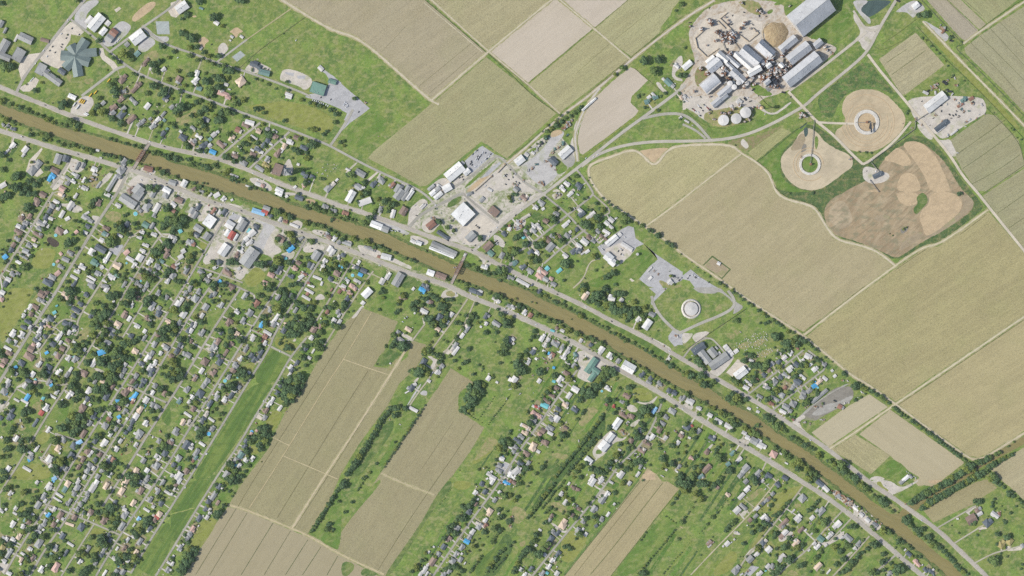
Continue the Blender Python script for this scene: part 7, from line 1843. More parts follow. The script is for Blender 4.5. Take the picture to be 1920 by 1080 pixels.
o = link('lawn_lots', me('lawn_lots', lv, lf, LC, lmi)); o['kind'] = 'structure'; o['label'] = 'garden lawns of the town lots, each its own shade of green'
# driveways
dv, df, dm = [], [], []
drv = [mat('driveway', c, [(8,8,0,.42,.62,sh(c,.88),.7)]) for c in ((206,198,184),(190,182,162),(178,172,140))]
for it in ITEMS:
    if it['k'] != 'h': continue
    d, q = near_street(it['x'], it['y'])
    if not 4 < d < 34 or R.random() < .12: continue
    dx, dy = q[0]-it['x'], q[1]-it['y']; ox, oy = -dy/d*R.uniform(-5,5), dx/d*R.uniform(-5,5)
    a, b = (it['x']+ox*1.1-dx/d*R.uniform(0,5), it['y']+oy*1.1-dy/d*2), (q[0]+ox*.6, q[1]+oy*.6)
    vv, ff = ribbon(dens([a, b], 4.), R.uniform(1.6, 3.2), .29+R.random()*.025, .2)
    k = len(dv); dv += vv; df += [tuple(i+k for i in t) for t in ff]; dm += [R.choice((0,0,1,2))]*len(ff)
o = link('driveway_paths', me('driveway_paths', dv, df, drv, dm)); o['kind'] = 'structure'; o['label'] = 'pale driveways running from the houses to the streets'
# ---------------------------------------------------------------- houses
def wallbox(L, W, h):
    b = MB(); b.box((0,0,h/2), (L-.6, W-.6, h)); return b
def house_geo(it, rr):
    L, W = it['L']*.93, it['W']*.93
    if W > L: L, W = W, L; it['a2'] = it['a']+90
    metal = it['c'] in ('white','teal','sky','cyan','blue','red','green','rust')
    h = 3.0+rr.random()*.5; rise = W*(.13 if metal else .19)
    out = []
    g_ = (gable if (metal or rr.random() < .35) else hip)
    t = rr.random()
    if L < 9 or t < .3: out = [(0, 0, L, W, 0, g_, rise)]
    elif t < .62:            # T or L shape with a cross wing
        Wm = W*.72; s = rr.choice((-1, 1)); xo = rr.choice((-1, 1))*L*.24; wl = min(L*.46, Wm*1.1)
        out = [(0, -s*(W-Wm)/2, L, Wm, 0, g_, Wm*.2), (xo, 0, W*.98, wl, 90, g_, wl*.19)]
    elif t < .85:            # main body and a lower annex
        a = L*.68; s = rr.choice((-1, 1))
        out = [(-s*(L-a)/2, 0, a, W, 0, g_, rise), (s*a/2, rr.choice((-1,1))*W*.1, L-a+1, W*.72, 0, gable, W*.1)]
    else: out = [(0, 0, L, W*.8, 0, g_, rise), (rr.choice((-1,1))*L*.2, rr.choice((-1,1))*W*.42, L*.4, W*.3, 0, gable, W*.05)]
    parts = []
    for i, (x, y, l, w, ra, fn, rs) in enumerate(out):
        v, f = fn(l, w, h-.35*(i > 0 and rs < W*.12), rs); a = math.radians(ra); ca, sa = math.cos(a), math.sin(a)
        parts.append(([(x+p[0]*ca-p[1]*sa, y+p[0]*sa+p[1]*ca, p[2]+.03*i) for p in v], f, (x, y, l, w, a)))
    return parts, h
def build_house(it, name, cat, group):
    rr = random.Random(int(it['x']*97+it['y']*13)); it['a2'] = it['a']
    parts, h = house_geo(it, rr)
    w = MB()
    for v, f, (x, y, l, ww, a) in parts: w.box((x, y, h/2-.1), (l-.7, ww-.7, h-.2), 0, a)
    X, Y = P(it['x'], it['y']); rz = math.radians(it['a2'])
    root = link(name, w.mesh('house_walls', wallm), (X, Y, 0), rz); tag(root, it, cat, group)
    rt = roofmat(it['c'])
    for i, (v, f, _) in enumerate(parts):
        m2 = rt if i == 0 or rr.random() < .6 else roofmat('white' if it['c'] == 'white' else 'gray' if rr.random() < .6 else 'concrete')
        link('roof' if i == 0 else 'wing_roof', me('roof', v, f, m2), parent=root)
    return root
stuffparts = {}
def stuff_house(it, key):
    rr = random.Random(int(it['x']*97+it['y']*13)); it['a2'] = it['a']
    parts, h = house_geo(it, rr); X, Y = P(it['x'], it['y']); a = math.radians(it['a2']); ca, sa = math.cos(a), math.sin(a)
    mb, ml = stuffparts.setdefault(key, (MB(), {}))
    def put(v, f, m):
        i = ml.setdefault(m.name, (len(ml), m))[0]
        mb.add([(X+p[0]*ca-p[1]*sa, Y+p[0]*sa+p[1]*ca, p[2]) for p in v], f, i)
    for v, f, (x, y, l, w, aa) in parts:
        b = MB(); b.box((x, y, h/2-.1), (l-.7, w-.7, h-.2), 0, aa); put(b.v, b.f, wallm); put(v, f, roofmat(it['c']))
METAL = ('white','teal','sky','cyan','blue','red','green','rust')
inview = lambda it: -3 < it['x'] < 1923 and -3 < it['y'] < 1083
hs = [i for i in ITEMS if i['k'] == 'h']
for nm, cat, grp, sel in (('metal_roofed_house','house','metal-roofed and tarped houses in the town', [i for i in hs if i['c'] in METAL]), ('shingle_roofed_house','house','shingle-roofed houses in the town', [i for i in hs if i['c'] not in METAL])):
    sel.sort(key=lambda i: -i['s']-(1e6 if i['label'].split()[0] not in ' '.join(RK) else 0))
    for n, it in enumerate(sel):
        if n < 300: build_house(it, nm, cat, grp)
        else: stuff_house(it, 'small_houses')
for key, (mb, ml) in stuffparts.items():
    o = link(key, mb.mesh(key, [m for _, m in sorted(ml.values(), key=lambda t: t[0])])); o['kind'] = 'stuff'; o['label'] = 'the many smaller houses packed between the larger ones in the street grid'; o['category'] = 'houses'
# trailers, sheds, pools
steel = M('galvanised_steel', (176,178,178), rough=.5, spec=.4)
for it in ITEMS:
    k = it['k']
    if k not in 'msp': continue
    X, Y = P(it['x'], it['y']); rz = math.radians(it['a']); rr = random.Random(int(it['x']*31+it['y']))
    if k == 'p':
        r = max(2.2, (it['L']+it['W'])/4*.9); b = MB(); n = 20
        b.cyl((0,0,0), r, 1.2, 0, n); b.cyl((0,0,0), r+.35, .35, 0, n)
        root = link('swimming_pool', b.mesh('pool_wall', roofmat('white')), (X, Y, 0)); tag(root, it, 'pool', 'garden pools' if 'nearest' in it['label'] else None)
        b = MB(); b.cyl((0,0,1.21), r*.92, .02, 0, n); link('water', b.mesh('pool_water', M('pool_'+it['c'], ROOF[it['c']], [(2,2,0,.4,.65,(140,215,225),.5)], rough=.1)), parent=root)
        b = MB(); b.bar((r,.3,0),(r*.93,.3,1.7),.12); b.bar((r,-.3,0),(r*.93,-.3,1.7),.12)
        for t in (.3,.7,1.1,1.5): b.bar((r-.07*t*r*.6,-.3,t),(r-.07*t*r*.6,.3,t),.1)
        link('ladder', b.mesh('ladder', steel), parent=root)
        continue
    L, W = it['L'], it['W']; h = 2.9 if k == 'm' else 2.5
    if W > L: L, W = W, L; rz += math.pi/2
    b = MB(); b.box((0,0,h/2-.05), (L-.25, W-.25, h-.1))
    nm = 'mobile_home' if k == 'm' else 'shed'
    root = link(nm, b.mesh(nm+'_walls', wallm), (X, Y, 0), rz); tag(root, it, 'mobile home' if k == 'm' else 'shed', ('mobile homes and long trailers' if k == 'm' else 'garden sheds and carports') if 'nearest' in it['label'] else None)
    v, f = gable(L-.4, W-.4, h, W*.09, .25); link('roof', me('roof', v, f, roofmat(it['c'])), parent=root)
    b = MB(); b.box((L*.22, -(W-.25)/2-.04, 1.0), (.95, .08, 2.0)); link('door', b.mesh('door', steel), parent=root)
    if k == 'm':
        b = MB(); b.box((-L*.12, -(W/2+.9), .35), (2.6, 1.8, .7)); link('porch_step', b.mesh('porch_step', M('wood', (150,130,105))), parent=root)
# big buildings
def roofbits(root, L, W, h, rise, kind, rr):
    for i in range(max(1, min(7, int(L*W/420)))):
        x, y = rr.uniform(-.4,.4)*L, rr.uniform(-.34,.34)*W
        z = h+(rise*(1-abs(y)/(W/2)) if kind == 'gable' else 0)
        b = MB(); b.box((0,0,.45), (1.8,1.5,1.1)); b.cyl((0,0,1.0), .5, .12, 0, 10); b.box((0,0,-.15), (2.2,1.9,.3))
        link('roof_vent', b.mesh('roof_vent', steel), (x, y, z), parent=root)
for it in ITEMS:
    if it['k'] not in 'bq': continue
    X, Y = P(it['x'], it['y']); rz = math.radians(it['a']); rr = random.Random(int(it['x']*31+it['y']))
    L, W = it['L'], it['W']
    if W > L: L, W = W, L; rz += math.pi/2
    mill = 1310 < it['x'] < 1580 and it['y'] < 250
    h = it['h'] or min(9, 3.4+W*.11)*(1.7 if mill else 1)  # mill heights raised for longer shadows; tallest grey block added to cast one
    cust = 'nearest' not in it['label']
    nm = 'quonset_barn' if it['k'] == 'q' else 'warehouse' if mill or L > 40 else 'building'
    b = MB(); b.box((0,0,h/2-.1), (L-.5, W-.5, h-.2))
    root = link(nm, b.mesh('building_walls', wallm), (X, Y, 0), rz); tag(root, it, 'warehouse' if nm == 'warehouse' else 'building', None if cust else 'larger flat and gabled buildings')
    fl = (W/L > .74 and L > 28 and not mill) or it['c'] == 'concrete' 
    if it['k'] == 'q': v, f = vault(L, W, h*.4, W*.34); rise = 0
    elif fl: v, f = flat(L, W, h); rise = 0
    else: rise = W*(it['rs'] or (.3 if mill else .13)); v, f = gable(L, W, h, rise, .3)  # pitches given per item are steepened so one roof half falls in shade
    link('roof', me('roof', v, f, roofmat('bright' if it['c'] == 'white' else 'mill' if mill and it['c'] == 'gray' else it['c'])), parent=root)
    if it['k'] == 'b': roofbits(root, L, W, h, rise, 'flat' if fl else 'gable', rr)
    b = MB(); b.box((L/2-.2, 0, 1.9), (.12, min(4.2, W*.4), 3.8)); link('door', b.mesh('door', steel), parent=root)
    if rise and L > 30:
        b = MB(); b.box((0,0,h+rise+.12), (L*.96, .8, .3)); link('ridge_cap', b.mesh('ridge_cap', roofmat('gray' if it['c'] in ('white','mill') else it['c'])), parent=root)
# star-shaped school
root = link('school', None, P(141.5, 107)+(0,)); tag(root, dict(label='star-shaped school with seven grey-green gabled wings round a hub, by the paved car park'), 'school')
def wing(ax, ay, bx, by, w, c):
    A, B = Vector(P(ax/6, ay/6)), Vector(P(bx/6, by/6)); d = B-A; m = (A+B)/2-root.location.xy; a = math.atan2(d.y, d.x); L = d.length; W = w/6*S
    v, f = gable(L, W, 4.6, W*.2, .5); r = link('wing_roof', me('wing_roof', v, f, roofmat(c)), (m.x, m.y, 0), a, root)
    b = MB(); b.box((0,0,2.2), (L-.6, W-.6, 4.4)); link('wing_wall', b.mesh('wing_wall', wallm), (m.x, m.y, 0), a, root)
gg = 'starroof'; ROOF[gg] = (122,136,131)
for q in ((860,620,972,450,112),(850,610,1092,588,92),(865,655,1010,705,108),(850,640,888,862,112),(850,650,735,770,104),(845,640,690,625,112),(855,610,800,510,112)): wing(*q, gg)
b = MB(); n = 10
b.cyl((0,0,4.5), 15, 4.2, 0, n, 2); b.cyl((0,0,0), 13, 4.6, 0, n)
link('hub_roof', b.mesh('hub_roof', roofmat(gg)), (P(850/6,632/6)[0]-root.location.x, P(850/6,632/6)[1]-root.location.y, 0), 0, root)
# ---------------------------------------------------------------- tanks, towers, rings, mound
rustm = M('rusty_steel', (150,112,88), [(3,3,0,.4,.62,(112,84,70),.7), (7,7,0,.5,.65,(180,140,110),.6)])
conm = M('cast_concrete', (216,210,198), [(6,6,0,.42,.62,(186,180,170),.7)])
for it in ITEMS:
    if it['k'] != 'k': continue
    X, Y = P(it['x'], it['y']); r = it['s']*S; h = max(4, r*.75) if r > 8 else r*2
    if 'berm' in it['label']: h = 6
    lab = it['label']
    if lab.startswith(('west of','middle','largest')): pass
    b = MB(); b.cyl((0,0,0), r, h, 0, 40); tm = roofmat('white' if it['c'] == 'white' else 'slate' if it['c'] == 'dark' else 'rust')
    root = link('storage_tank', b.mesh('tank_shell', tm), (X, Y, 0))
    tag(root, it, 'tank', 'round storage tanks' if 'nearest' in lab else None)
    b = MB(); b.cyl((0,0,h+.02), r*1.01, r*.12, 0, 40, .4); link('roof', b.mesh('tank_roof', tm), parent=root)
    b = MB(); b.bar((r+.2,.4,0),(r+.2,.4,h),.15); b.bar((r+.2,-.4,0),(r+.2,-.4,h),.15)
    for i in range(int(h)): b.bar((r+.2,-.4,i+.5),(r+.2,.4,i+.5),.1)
    link('ladder', b.mesh('ladder', steel), parent=root)
# berm round the mound tank
X, Y = P(1296, 579); n = 48
def annulus(r0, r1, r2, r3, h, n=48):
    v, f = [], []
    for i in range(n):
        a = 2*math.pi*i/n
        for r, z in ((r0,0),(r1,h),(r2,h),(r3,0)): v.append((r*math.cos(a), r*math.sin(a), z))
    for i in range(n):
        j = (i+1) % n
        for k in range(3): f.append((4*i+k, 4*j+k, 4*j+k+1, 4*i+k+1))
    return v, f
v, f = annulus(21.5, 23, 25.5, 28, 3.2)
o = link('tank_wall', me('tank_wall', v, f, conm), (X, Y, 0)); tag(o, dict(label='pale circular containment wall round the sunken white tank on the mound'), 'wall')
for i, (x, y, ro, ri) in enumerate(RINGS):
    X, Y = P(x, y); ro *= S; ri *= S
    v, f = annulus(ri, ri+.4, ro-.4, ro, 2.2, 56)
    root = link('concrete_ring', me('ring_wall', v, f, conm), (X, Y, 0)); tag(root, dict(label=('white concrete ring wall round a green centre in the western settling pond', 'pale concrete ring wall round a dark boom in the eastern settling pond')[i]), 'ring wall')
    gm = PM['lawn'] if i == 0 else PM['sand']
    q = [(x+(ri/S-.2)*math.cos(t*math.pi/16), y+(ri/S-.2)*math.sin(t*math.pi/16)) for t in range(32)]
    o = sheet('lawn' if i == 0 else 'sand_ground', q, gm, .26, ('green', 'sandy')[i]+' floor inside the concrete ring')
    # concentric plough marks round the ring
    b = MB()
    for j in range(2 if i == 0 else 5):
        r0 = ro+6+j*9+R.uniform(-2,2); a0 = R.uniform(0,6); 
        v, f = annulus(r0, r0+.8, r0+1.4, r0+2.4, .3, 56); k = R.randint(20, 44)
        v2 = [v[(q_+j*40) % len(v)] for q_ in range(4*k)]; b.add(v2, [(4*a+c, 4*a+4+c, 4*a+5+c, 4*a+1+c) for a in range(k-1) for c in range(3)])
    o = link('soil_ridges', b.mesh('soil_ridges', PM['sand']), (X, Y, .2)); o['kind'] = 'structure'; o['label'] = 'curved silt ridges round the %s concrete ring' % ('western', 'eastern')[i]
    b = MB(); b.cyl((0,0,0), 3.2, 6, 0, 14); b.box((0,0,6.5), (5,5,1.5)); b.cyl((2,2,0), 1.2, 8, 0, 10)
    o = link('pump_tower', b.mesh('pump_tower', rustm), (X+(2 if i == 0 else 0), Y, 0)); tag(o, dict(label=('rusty', 'brown')[i]+' pump tower at the middle of the %s concrete ring' % ('western','eastern')[i]), 'pump tower')
X, Y = P(1632, 240); b = MB()
for t in (-1, 1):
    for s in (-1, 1): b.bar((s*3, t*9, 0), (s*1.2, t*9, 9), .5)
b.box((0,0,9.5), (4, 27, 1.6)); b.box((0,11,11), (5,4,2.4)); b.box((0,0,10.8), (2.4,27,.9))
o = link('loading_boom', b.mesh('loading_boom', M('dark_steel', (66,72,78), rough=.6)), (X, Y, 0), .12); tag(o, dict(label='dark loading boom standing inside the eastern concrete ring'), 'boom')
for it in ITEMS:
    X, Y = P(it['x'], it['y'])
    if it['k'] == 'M':
        r = it['s']*S; n, m = 40, 9; v = [(0,0,r*.22)]
        for j in range(1, m+1):
            for i in range(n):
                a = 2*math.pi*i/n; rr = r*j/m*(1+.05*math.sin(3*a)+.04*math.sin(7*a+1)); t = j/m
                v.append((rr*math.cos(a), rr*math.sin(a), max(0, r*.22*(1-t**2.2))+(R.uniform(-.4,.4) if j < m else -.3)))
        f = [(0, 1+i, 1+(i+1) % n) for i in range(n)]+[(1+(j-1)*n+i, 1+j*n+i, 1+j*n+(i+1) % n, 1+(j-1)*n+(i+1) % n) for j in range(1, m) for i in range(n)]
        bm_ = mat('bagasse', (174,154,118), [(18,8,50,.42,.62,(156,134,104),.8), (6,6,0,.5,.66,(188,170,136),.6), (2.6,2.6,0,.5,.7,(136,112,84),.5)])
        o = link('bagasse_pile', me('bagasse_pile', v, f, bm_), (X, Y, 0)); tag(o, dict(label='big round brown bagasse pile in the mill yard beside the grey sheds'), 'pile')
        v, f = annulus(r*1.02, r*1.04, r*1.07, r*1.09, 1.4, 60); f = f[:90]
        o = link('berm_wall', me('berm_wall', v, f, PM['pile']), (X, Y, 0), 2.2); tag(o, dict(label='low dark bank curving along the edge of the big bagasse pile'), 'bank')
    if it['k'] == 'L':
        root = link('lattice_tower', None, (X, Y, 0)); tag(root, dict(label='tall grey lattice tower with a wide base, beside the brown-roofed hall'), 'tower')
        B, T, H = 10.5, 1.4, 52; cs = [(-1,-1),(1,-1),(1,1),(-1,1)]
        lv = lambda t: B+(T-B)*t**.85
        for (a, c) in cs:
            b = MB(); k = 8
            for i in range(k):
                p, q = lv(i/k), lv((i+1)/k); b.bar((a*p, c*p, H*i/k), (a*q, c*q, H*(i+1)/k), 1.6)
            link('leg', b.mesh('leg', steel), parent=root)
        for s in range(4):
            b = MB(); (a, c), (d, e) = cs[s], cs[(s+1) % 4]; k = 9
            for i in range(k):
                p, q = lv(i/k), lv((i+1)/k)
                b.bar((a*p,c*p,H*i/k),(d*q,e*q,H*(i+1)/k),.9); b.bar((d*p,e*p,H*i/k),(a*q,c*q,H*(i+1)/k),.9); b.bar((a*q,c*q,H*(i+1)/k),(d*q,e*q,H*(i+1)/k),.9)
            link('bracing', b.mesh('bracing', steel), parent=root)
        b = MB(); b.cyl((0,0,H-.5), 3, .5, 0, 12); b.cyl((0,0,H), .25, 9, 0, 8); b.cyl((1.5,0,H+1), 1.1, .6, 0, 12); link('platform', b.mesh('platform', steel), parent=root)
    if it['k'] == 'W':
        root = link('water_tower', None, (X, Y, 0)); tag(root, dict(label='slim water tower with a rusty tank by the end of the white tanks'), 'water tower')
        b = MB(); b.cyl((0,0,0), 1.0, 36, 0, 12)
        link('column', b.mesh('column', steel), parent=root)
        b = MB(); b.cyl((0,0,34), 2, 2.5, 0, 18, 5.2); b.cyl((0,0,36.5), 5.2, 6, 0, 18); b.cyl((0,0,42.5), 5.2, 2, 0, 18, .5); link('tank', b.mesh('tank', M('cream_tank', (214,186,150), [(3,3,0,.45,.6,(180,140,100),.6)])), parent=root)
# walls, conveyors, fences
def runbox(p, h0, h1, wd):
    b = MB(); O = Vector(P(*p[0]))
    for a, c in zip(p, p[1:]):
        A, C = Vector(P(*a))-O, Vector(P(*c))-O; d = C-A
        b.box(((A.x+C.x)/2, (A.y+C.y)/2, (h0+h1)/2), (d.length+wd, wd, h1-h0), 0, math.atan2(d.y, d.x))
    return b, O
WL = ['tan concrete bunker wall bent round the west side of the cane yard','tan concrete bunker wall round the east side of the cane yard','short angled wall in the upper cane yard','straight short wall in the middle of the cane yard','dark low wall along the pale strip by the car sales lot','short low wall in the yard near the car sales lot']
for p, l in zip(WALLS, WL):
    b, O = runbox(p, 0, 4.2, 1.4); o = link('concrete_wall', b.mesh('concrete_wall', M('yard_wall', (190,174,150))), (O.x, O.y, 0)); tag(o, dict(label=l), 'wall')
CL = ['rusty cane conveyor between the feeder tables and the monitor house','slanting conveyor below the boiler house','short pipe rack between the pipework and the longest warehouse','overhead conveyor across the mill house roofs','cane conveyor at the yard feeder tables','long belt conveyor from the plant road crossing to the western ring','belt conveyor reaching the middle of the eastern ring','short pipe bridge north of the eastern settling pond','long pipeline beside the gravel causeway of the eastern ring','pipe line leading to the contractor yard','pipe line to the dark blue pump house','pipe line leaving the pump house southward']
for p, l in zip(CONV, CL):
    wd = 1.3; b, O = runbox(p, 2.6, 3.8, wd)
    root = link('conveyor', b.mesh('belt_housing', M('conveyor_paint', (150,146,138), [(5,5,0,.42,.6,(110,108,104),.7)])), (O.x, O.y, 0)); tag(root, dict(label=l), 'conveyor')
    q = dens(p, 9.)
    for (x, y) in q:
        A = Vector(P(x, y))-O; b = MB(); b.box((A.x, A.y, 1.4), (.6,.6,2.6)); b.box((A.x, A.y, .1), (1.6,1.6,.2)); link('support', b.mesh('support', steel), parent=root)
for p, l in zip(FENCE, ['dark boundary fence along the grey school drive','dark boundary fence between the water plant and the cemetery meadow']):
    b, O = runbox(p, .2, 2.2, .5)
    root = link('fence', b.mesh('fence_panel', M('fence_mesh', (64,70,58))), (O.x, O.y, 0)); tag(root, dict(label=l), 'fence')
    for (x, y) in dens(p, 6.):
        A = Vector(P(x, y))-O; b = MB(); b.cyl((A.x, A.y, 0), .3, 2.6, 0, 6); link('post', b.mesh('post', steel), parent=root)
# bridges
def bridge(a, b_, wd, label, hy):
    A, B = Vector(P(*a)), Vector(P(*b_)); d = B-A; L = d.length; a_ = math.atan2(d.y, d.x); m = (A+B)/2
    root = link('truss_bridge', None, (m.x, m.y, 0), a_); tag(root, dict(label=label), 'bridge')
    b = MB(); b.box((0,0,.75), (L, wd, .5)); link('deck', b.mesh('deck', M('deck', (176,164,150), [(6,3,0,.42,.6,(150,136,122),.7)])), parent=root)
    for s in (-1, 1):
        b = MB(); y = s*(wd/2+.5); T = L*.2; k = 8
        for i in range(k+1): b.bar((-T+2*T*i/k, y, .6), (-T+2*T*i/k, y, hy), .7)
        b.bar((-T,y,hy),(T,y,hy),1.1); b.bar((-T,y,.6),(T,y,.6),1.1)
        for i in range(k): b.bar((-T+2*T*i/k, y, .6 if i % 2 else hy), (-T+2*T*(i+1)/k, y, hy if i % 2 else .6), .6)
        link('truss', b.mesh('truss', rustm), parent=root)
        b = MB(); b.box((0, s*wd/2, 1.4), (L, .25, .9)); link('railing', b.mesh('railing', steel), parent=root)
    b = MB(); T = L*.2
    for i in range(7):
        x = -T+2*T*i/6; b.bar((x,-wd/2-.5,hy),(x,wd/2+.5,hy),.9)
        if i < 6: b.bar((x,-wd/2-.5,hy),(x+T/3,wd/2+.5,hy),.6)
    link('top_bracing', b.mesh('top_bracing', rustm), parent=root)
    for x in (-.3, -.1, .1, .3):
        b = MB(); b.box((x*L,0,-1), (1.6, wd*.9, 3.4)); b.box((x*L,0,.3), (2.4, wd, .5)); link('pier', b.mesh('pier', conm), parent=root)
bridge((279.5,269), (249.5,317), 9, 'rust-brown truss bridge over the west end of the bayou', 9)
bridge((874,474), (846,532), 8, 'rusty narrow lift bridge over the bayou beside the long grey riverside roofs', 12)
# ---------------------------------------------------------------- vehicles and small things
def car_mesh(c):
    b = MB(); b.box((0,0,.65), (4.7,1.95,.7), 0); b.box((-.2,0,1.25), (2.7,1.75,.6), 1, 0, .8); b.box((-.2,0,1.56), (2.0,1.4,.06), 0); b.box((2.3,0,.5), (.2,1.8,.3), 2)
    for x in (-1.5, 1.5):
        for y in (-.9, .9): b.cyl((x,y,.36), .36, .25, 2, 10, axis='y')
    return b.mesh('car', [M('car_'+c, dict(white=(240,240,240), dark=(52,54,58), red=(150,50,45), silver=(190,192,196))[c], rough=.3, spec=.5), glass, rub])
def long_mesh(c):
    b = MB(); b.box((0,0,1.75), (12,2.7,2.7), 0); b.box((5.9,0,1.1), (1.6,2.3,1.3), 0); b.box((0,0,2.2), (11,2.75,.8), 1); b.box((0,0,3.15), (11.4,2.3,.15), 0)
    for x in (-4, 4.4):
        for y in (-1.2, 1.2): b.cyl((x,y,.5), .5, .35, 2, 10, axis='y')
    return b.mesh('bus', [M('bus_'+c, dict(yellow=(232,190,70), white=(238,236,232))[c], rough=.4), glass, rub])
cm = {}
nc = 0
cars = sorted((i for i in ITEMS if i['k'] in 'cz' and inview(i)), key=lambda i: (i['c'] == 'dark', R.random()))
for it in cars:
    nc += 1
    if nc > 330: break
    c = it['c']; cm.setdefault(c, car_mesh(c)) if c not in cm else 0
    X, Y = P(it['x'], it['y']); tag(link('car', cm[c], (X, Y, .62), math.radians(it['a']+R.uniform(-8,8)+(180 if R.random() < .5 else 0)), scale=(1.08,1.08,1)), it, 'car', 'cars on the streets and car parks')
for it in ITEMS:
    if it['k'] == 'u':
        c = it['c']; key = 'u'+c
        if key not in cm: cm[key] = long_mesh(c)
        X, Y = P(it['x'], it['y']); tag(link('bus', cm[key], (X, Y, .5), math.radians(it['a'])), it, 'bus', 'school buses and coaches')
VAR = {}
def machine(kind, c, i):
    key = (kind, c, i)
    if key in VAR: return VAR[key]
    r = random.Random(i*7+len(c)); b = MB()
    if kind == 'mill_machinery':
        b.box((0,0,.25), (.7,.6,.5), 0)
        for j in range(7): b.box((r.uniform(-.3,.3), r.uniform(-.3,.3), .3+r.random()*.4), (r.uniform(.15,.5), r.uniform(.12,.4), .5+r.random()*.6), j % 3, r.uniform(0,3))
        for j in range(3): b.cyl((r.uniform(-.3,.3), r.uniform(-.3,.3), 0), .07, 1.2+r.random()*.5, 2, 10)
        for j in range(2): b.bar((r.uniform(-.5,-.2), r.uniform(-.3,.3), .8), (r.uniform(.2,.5), r.uniform(-.3,.3), r.uniform(.6,1.3)), .07, 0)
        ms = [rustm, steel, roofmat('white')] if c != 'dark' else [rustm, roofmat('slate'), roofmat('dark')]
    elif kind == 'scrap_heap':
        for j in range(9): b.box((r.gauss(0,.2), r.gauss(0,.2), .12+.1*r.random()), (r.uniform(.15,.5), r.uniform(.12,.35), .25+.25*r.random()), j % 3, r.uniform(0,3))
        b.box((0,0,.1), (.6,.5,.2), 0)
        ms = [rustm, M('scrap_wood', (168,146,118)), roofmat('gray')]
    elif kind == 'truck':
        b.box((-.12,0,.2), (.7,.36,.16), 0); b.box((.34,0,.24), (.24,.36,.3), 1); b.box((.32,0,.42), (.16,.3,.06), 2); b.box((-.14,0,.33), (.62,.34,.1), 0)
        for x in (-.35, 0, .34):
            for y in (-.17, .17): b.cyl((x,y,.09), .09, .06, 2, 10, axis='y')
        ms = [roofmat('dark'), roofmat(r.choice(('dark','slate','rust'))), rub]
    elif kind == 'storage_container':
        b.box((0,0,.2), (.95,.42,.4), 0)
        for x in range(-4, 5): b.box((x*.1,0,.405), (.03,.4,.02), 1)
        b.box((.48,0,.2), (.02,.38,.36), 2)
        ms = [roofmat('white'), roofmat('gray'), steel]
    else:
        b.box((0,0,.3), (.6,.35,.3), 0); b.box((-.1,0,.5), (.26,.3,.3), 1); b.box((-.1,0,.66), (.3,.34,.04), 0); b.box((.42,0,.2), (.3,.6,.16), 0)
        for x, rd in ((-.22,.2),(.24,.13)):
            for y in (-.22,.22): b.cyl((x,y,rd), rd, .1, 2, 12, axis='y')
        ms = [roofmat('teal'), glass, rub]
    VAR[key] = b.mesh(kind, ms); return VAR[key]
XN = {'rusty mill machinery':('mill_machinery','machinery','rusty machinery of the sugar mill'), 'brown heap of scrap':('scrap_heap','scrap heap','heaps of scrap and rubble in the yards'), 'dark truck':('truck','truck','dark trucks parked in the yards'),
    'white yard container':('storage_container','container','white containers in the yards'), 'teal green farm machine':('farm_machine','farm machine','green farm machines in the dealer yard')}
for n in range(70):
    a, b = R.choice(((1395,150),(1430,118),(1455,132),(1478,108),(1440,150),(1470,140),(1350,140),(1365,60),(1370,75),(1350,50)))
    ITEMS.append(dict(k='x', noun='rusty mill machinery', c=R.choice(('rust','rust','dark')), x=a+R.gauss(0,9), y=b+R.gauss(0,8), s=R.uniform(2.2,6)))
NEW = [i for i in ITEMS if 'label' not in i]
make_labels()
for it in ITEMS:
    if it['k'] != 'x' or not inview(it) or it['s'] < 1: continue
    nm, cat, grp = XN[it['noun']]; i = int(it['x']*13+it['y']*7) % 5; s = it['s']*S*(1.7 if nm in ('mill_machinery','scrap_heap') else 1.5)
    X, Y = P(it['x'], it['y']); zs = s*(.8 if nm == 'mill_machinery' else .7)
    tag(link(nm, machine(nm, it['c'], i), (X, Y, .3), math.radians((i*37+int(it['x'])*11) % 180), scale=(s, s, min(zs, 11))), it, cat, grp)
# tombs: the tiles' G lines
tb = MB(); tb.box((0,0,.5), (3.4,1.7,1.0), 0); tb.box((0,0,1.05), (3.6,1.9,.12), 0); tb.box((-1.6,0,1.3), (.4,1.5,1.2), 0)
tomb = tb.mesh('tomb', M('whitewashed_tomb', (216,210,200)))
for it in ITEMS:
    if it['k'] == 'G':
        X, Y = P(it['x'], it['y']); north_c = it['x'] < 900
        o = link('tomb', tomb, (X, Y, .3), math.radians((40 if north_c else 35)+R.choice((0,90))), scale=(R.uniform(.6,1.0),)*3)
        o['label'] = 'white tomb in the '+('small north bank cemetery near the lattice tower' if north_c else 'crowded cemetery beside the grey school'); o['category'] = 'tomb'; o['group'] = 'tombs of the north bank cemetery' if north_c else 'tombs of the cemetery by the school'
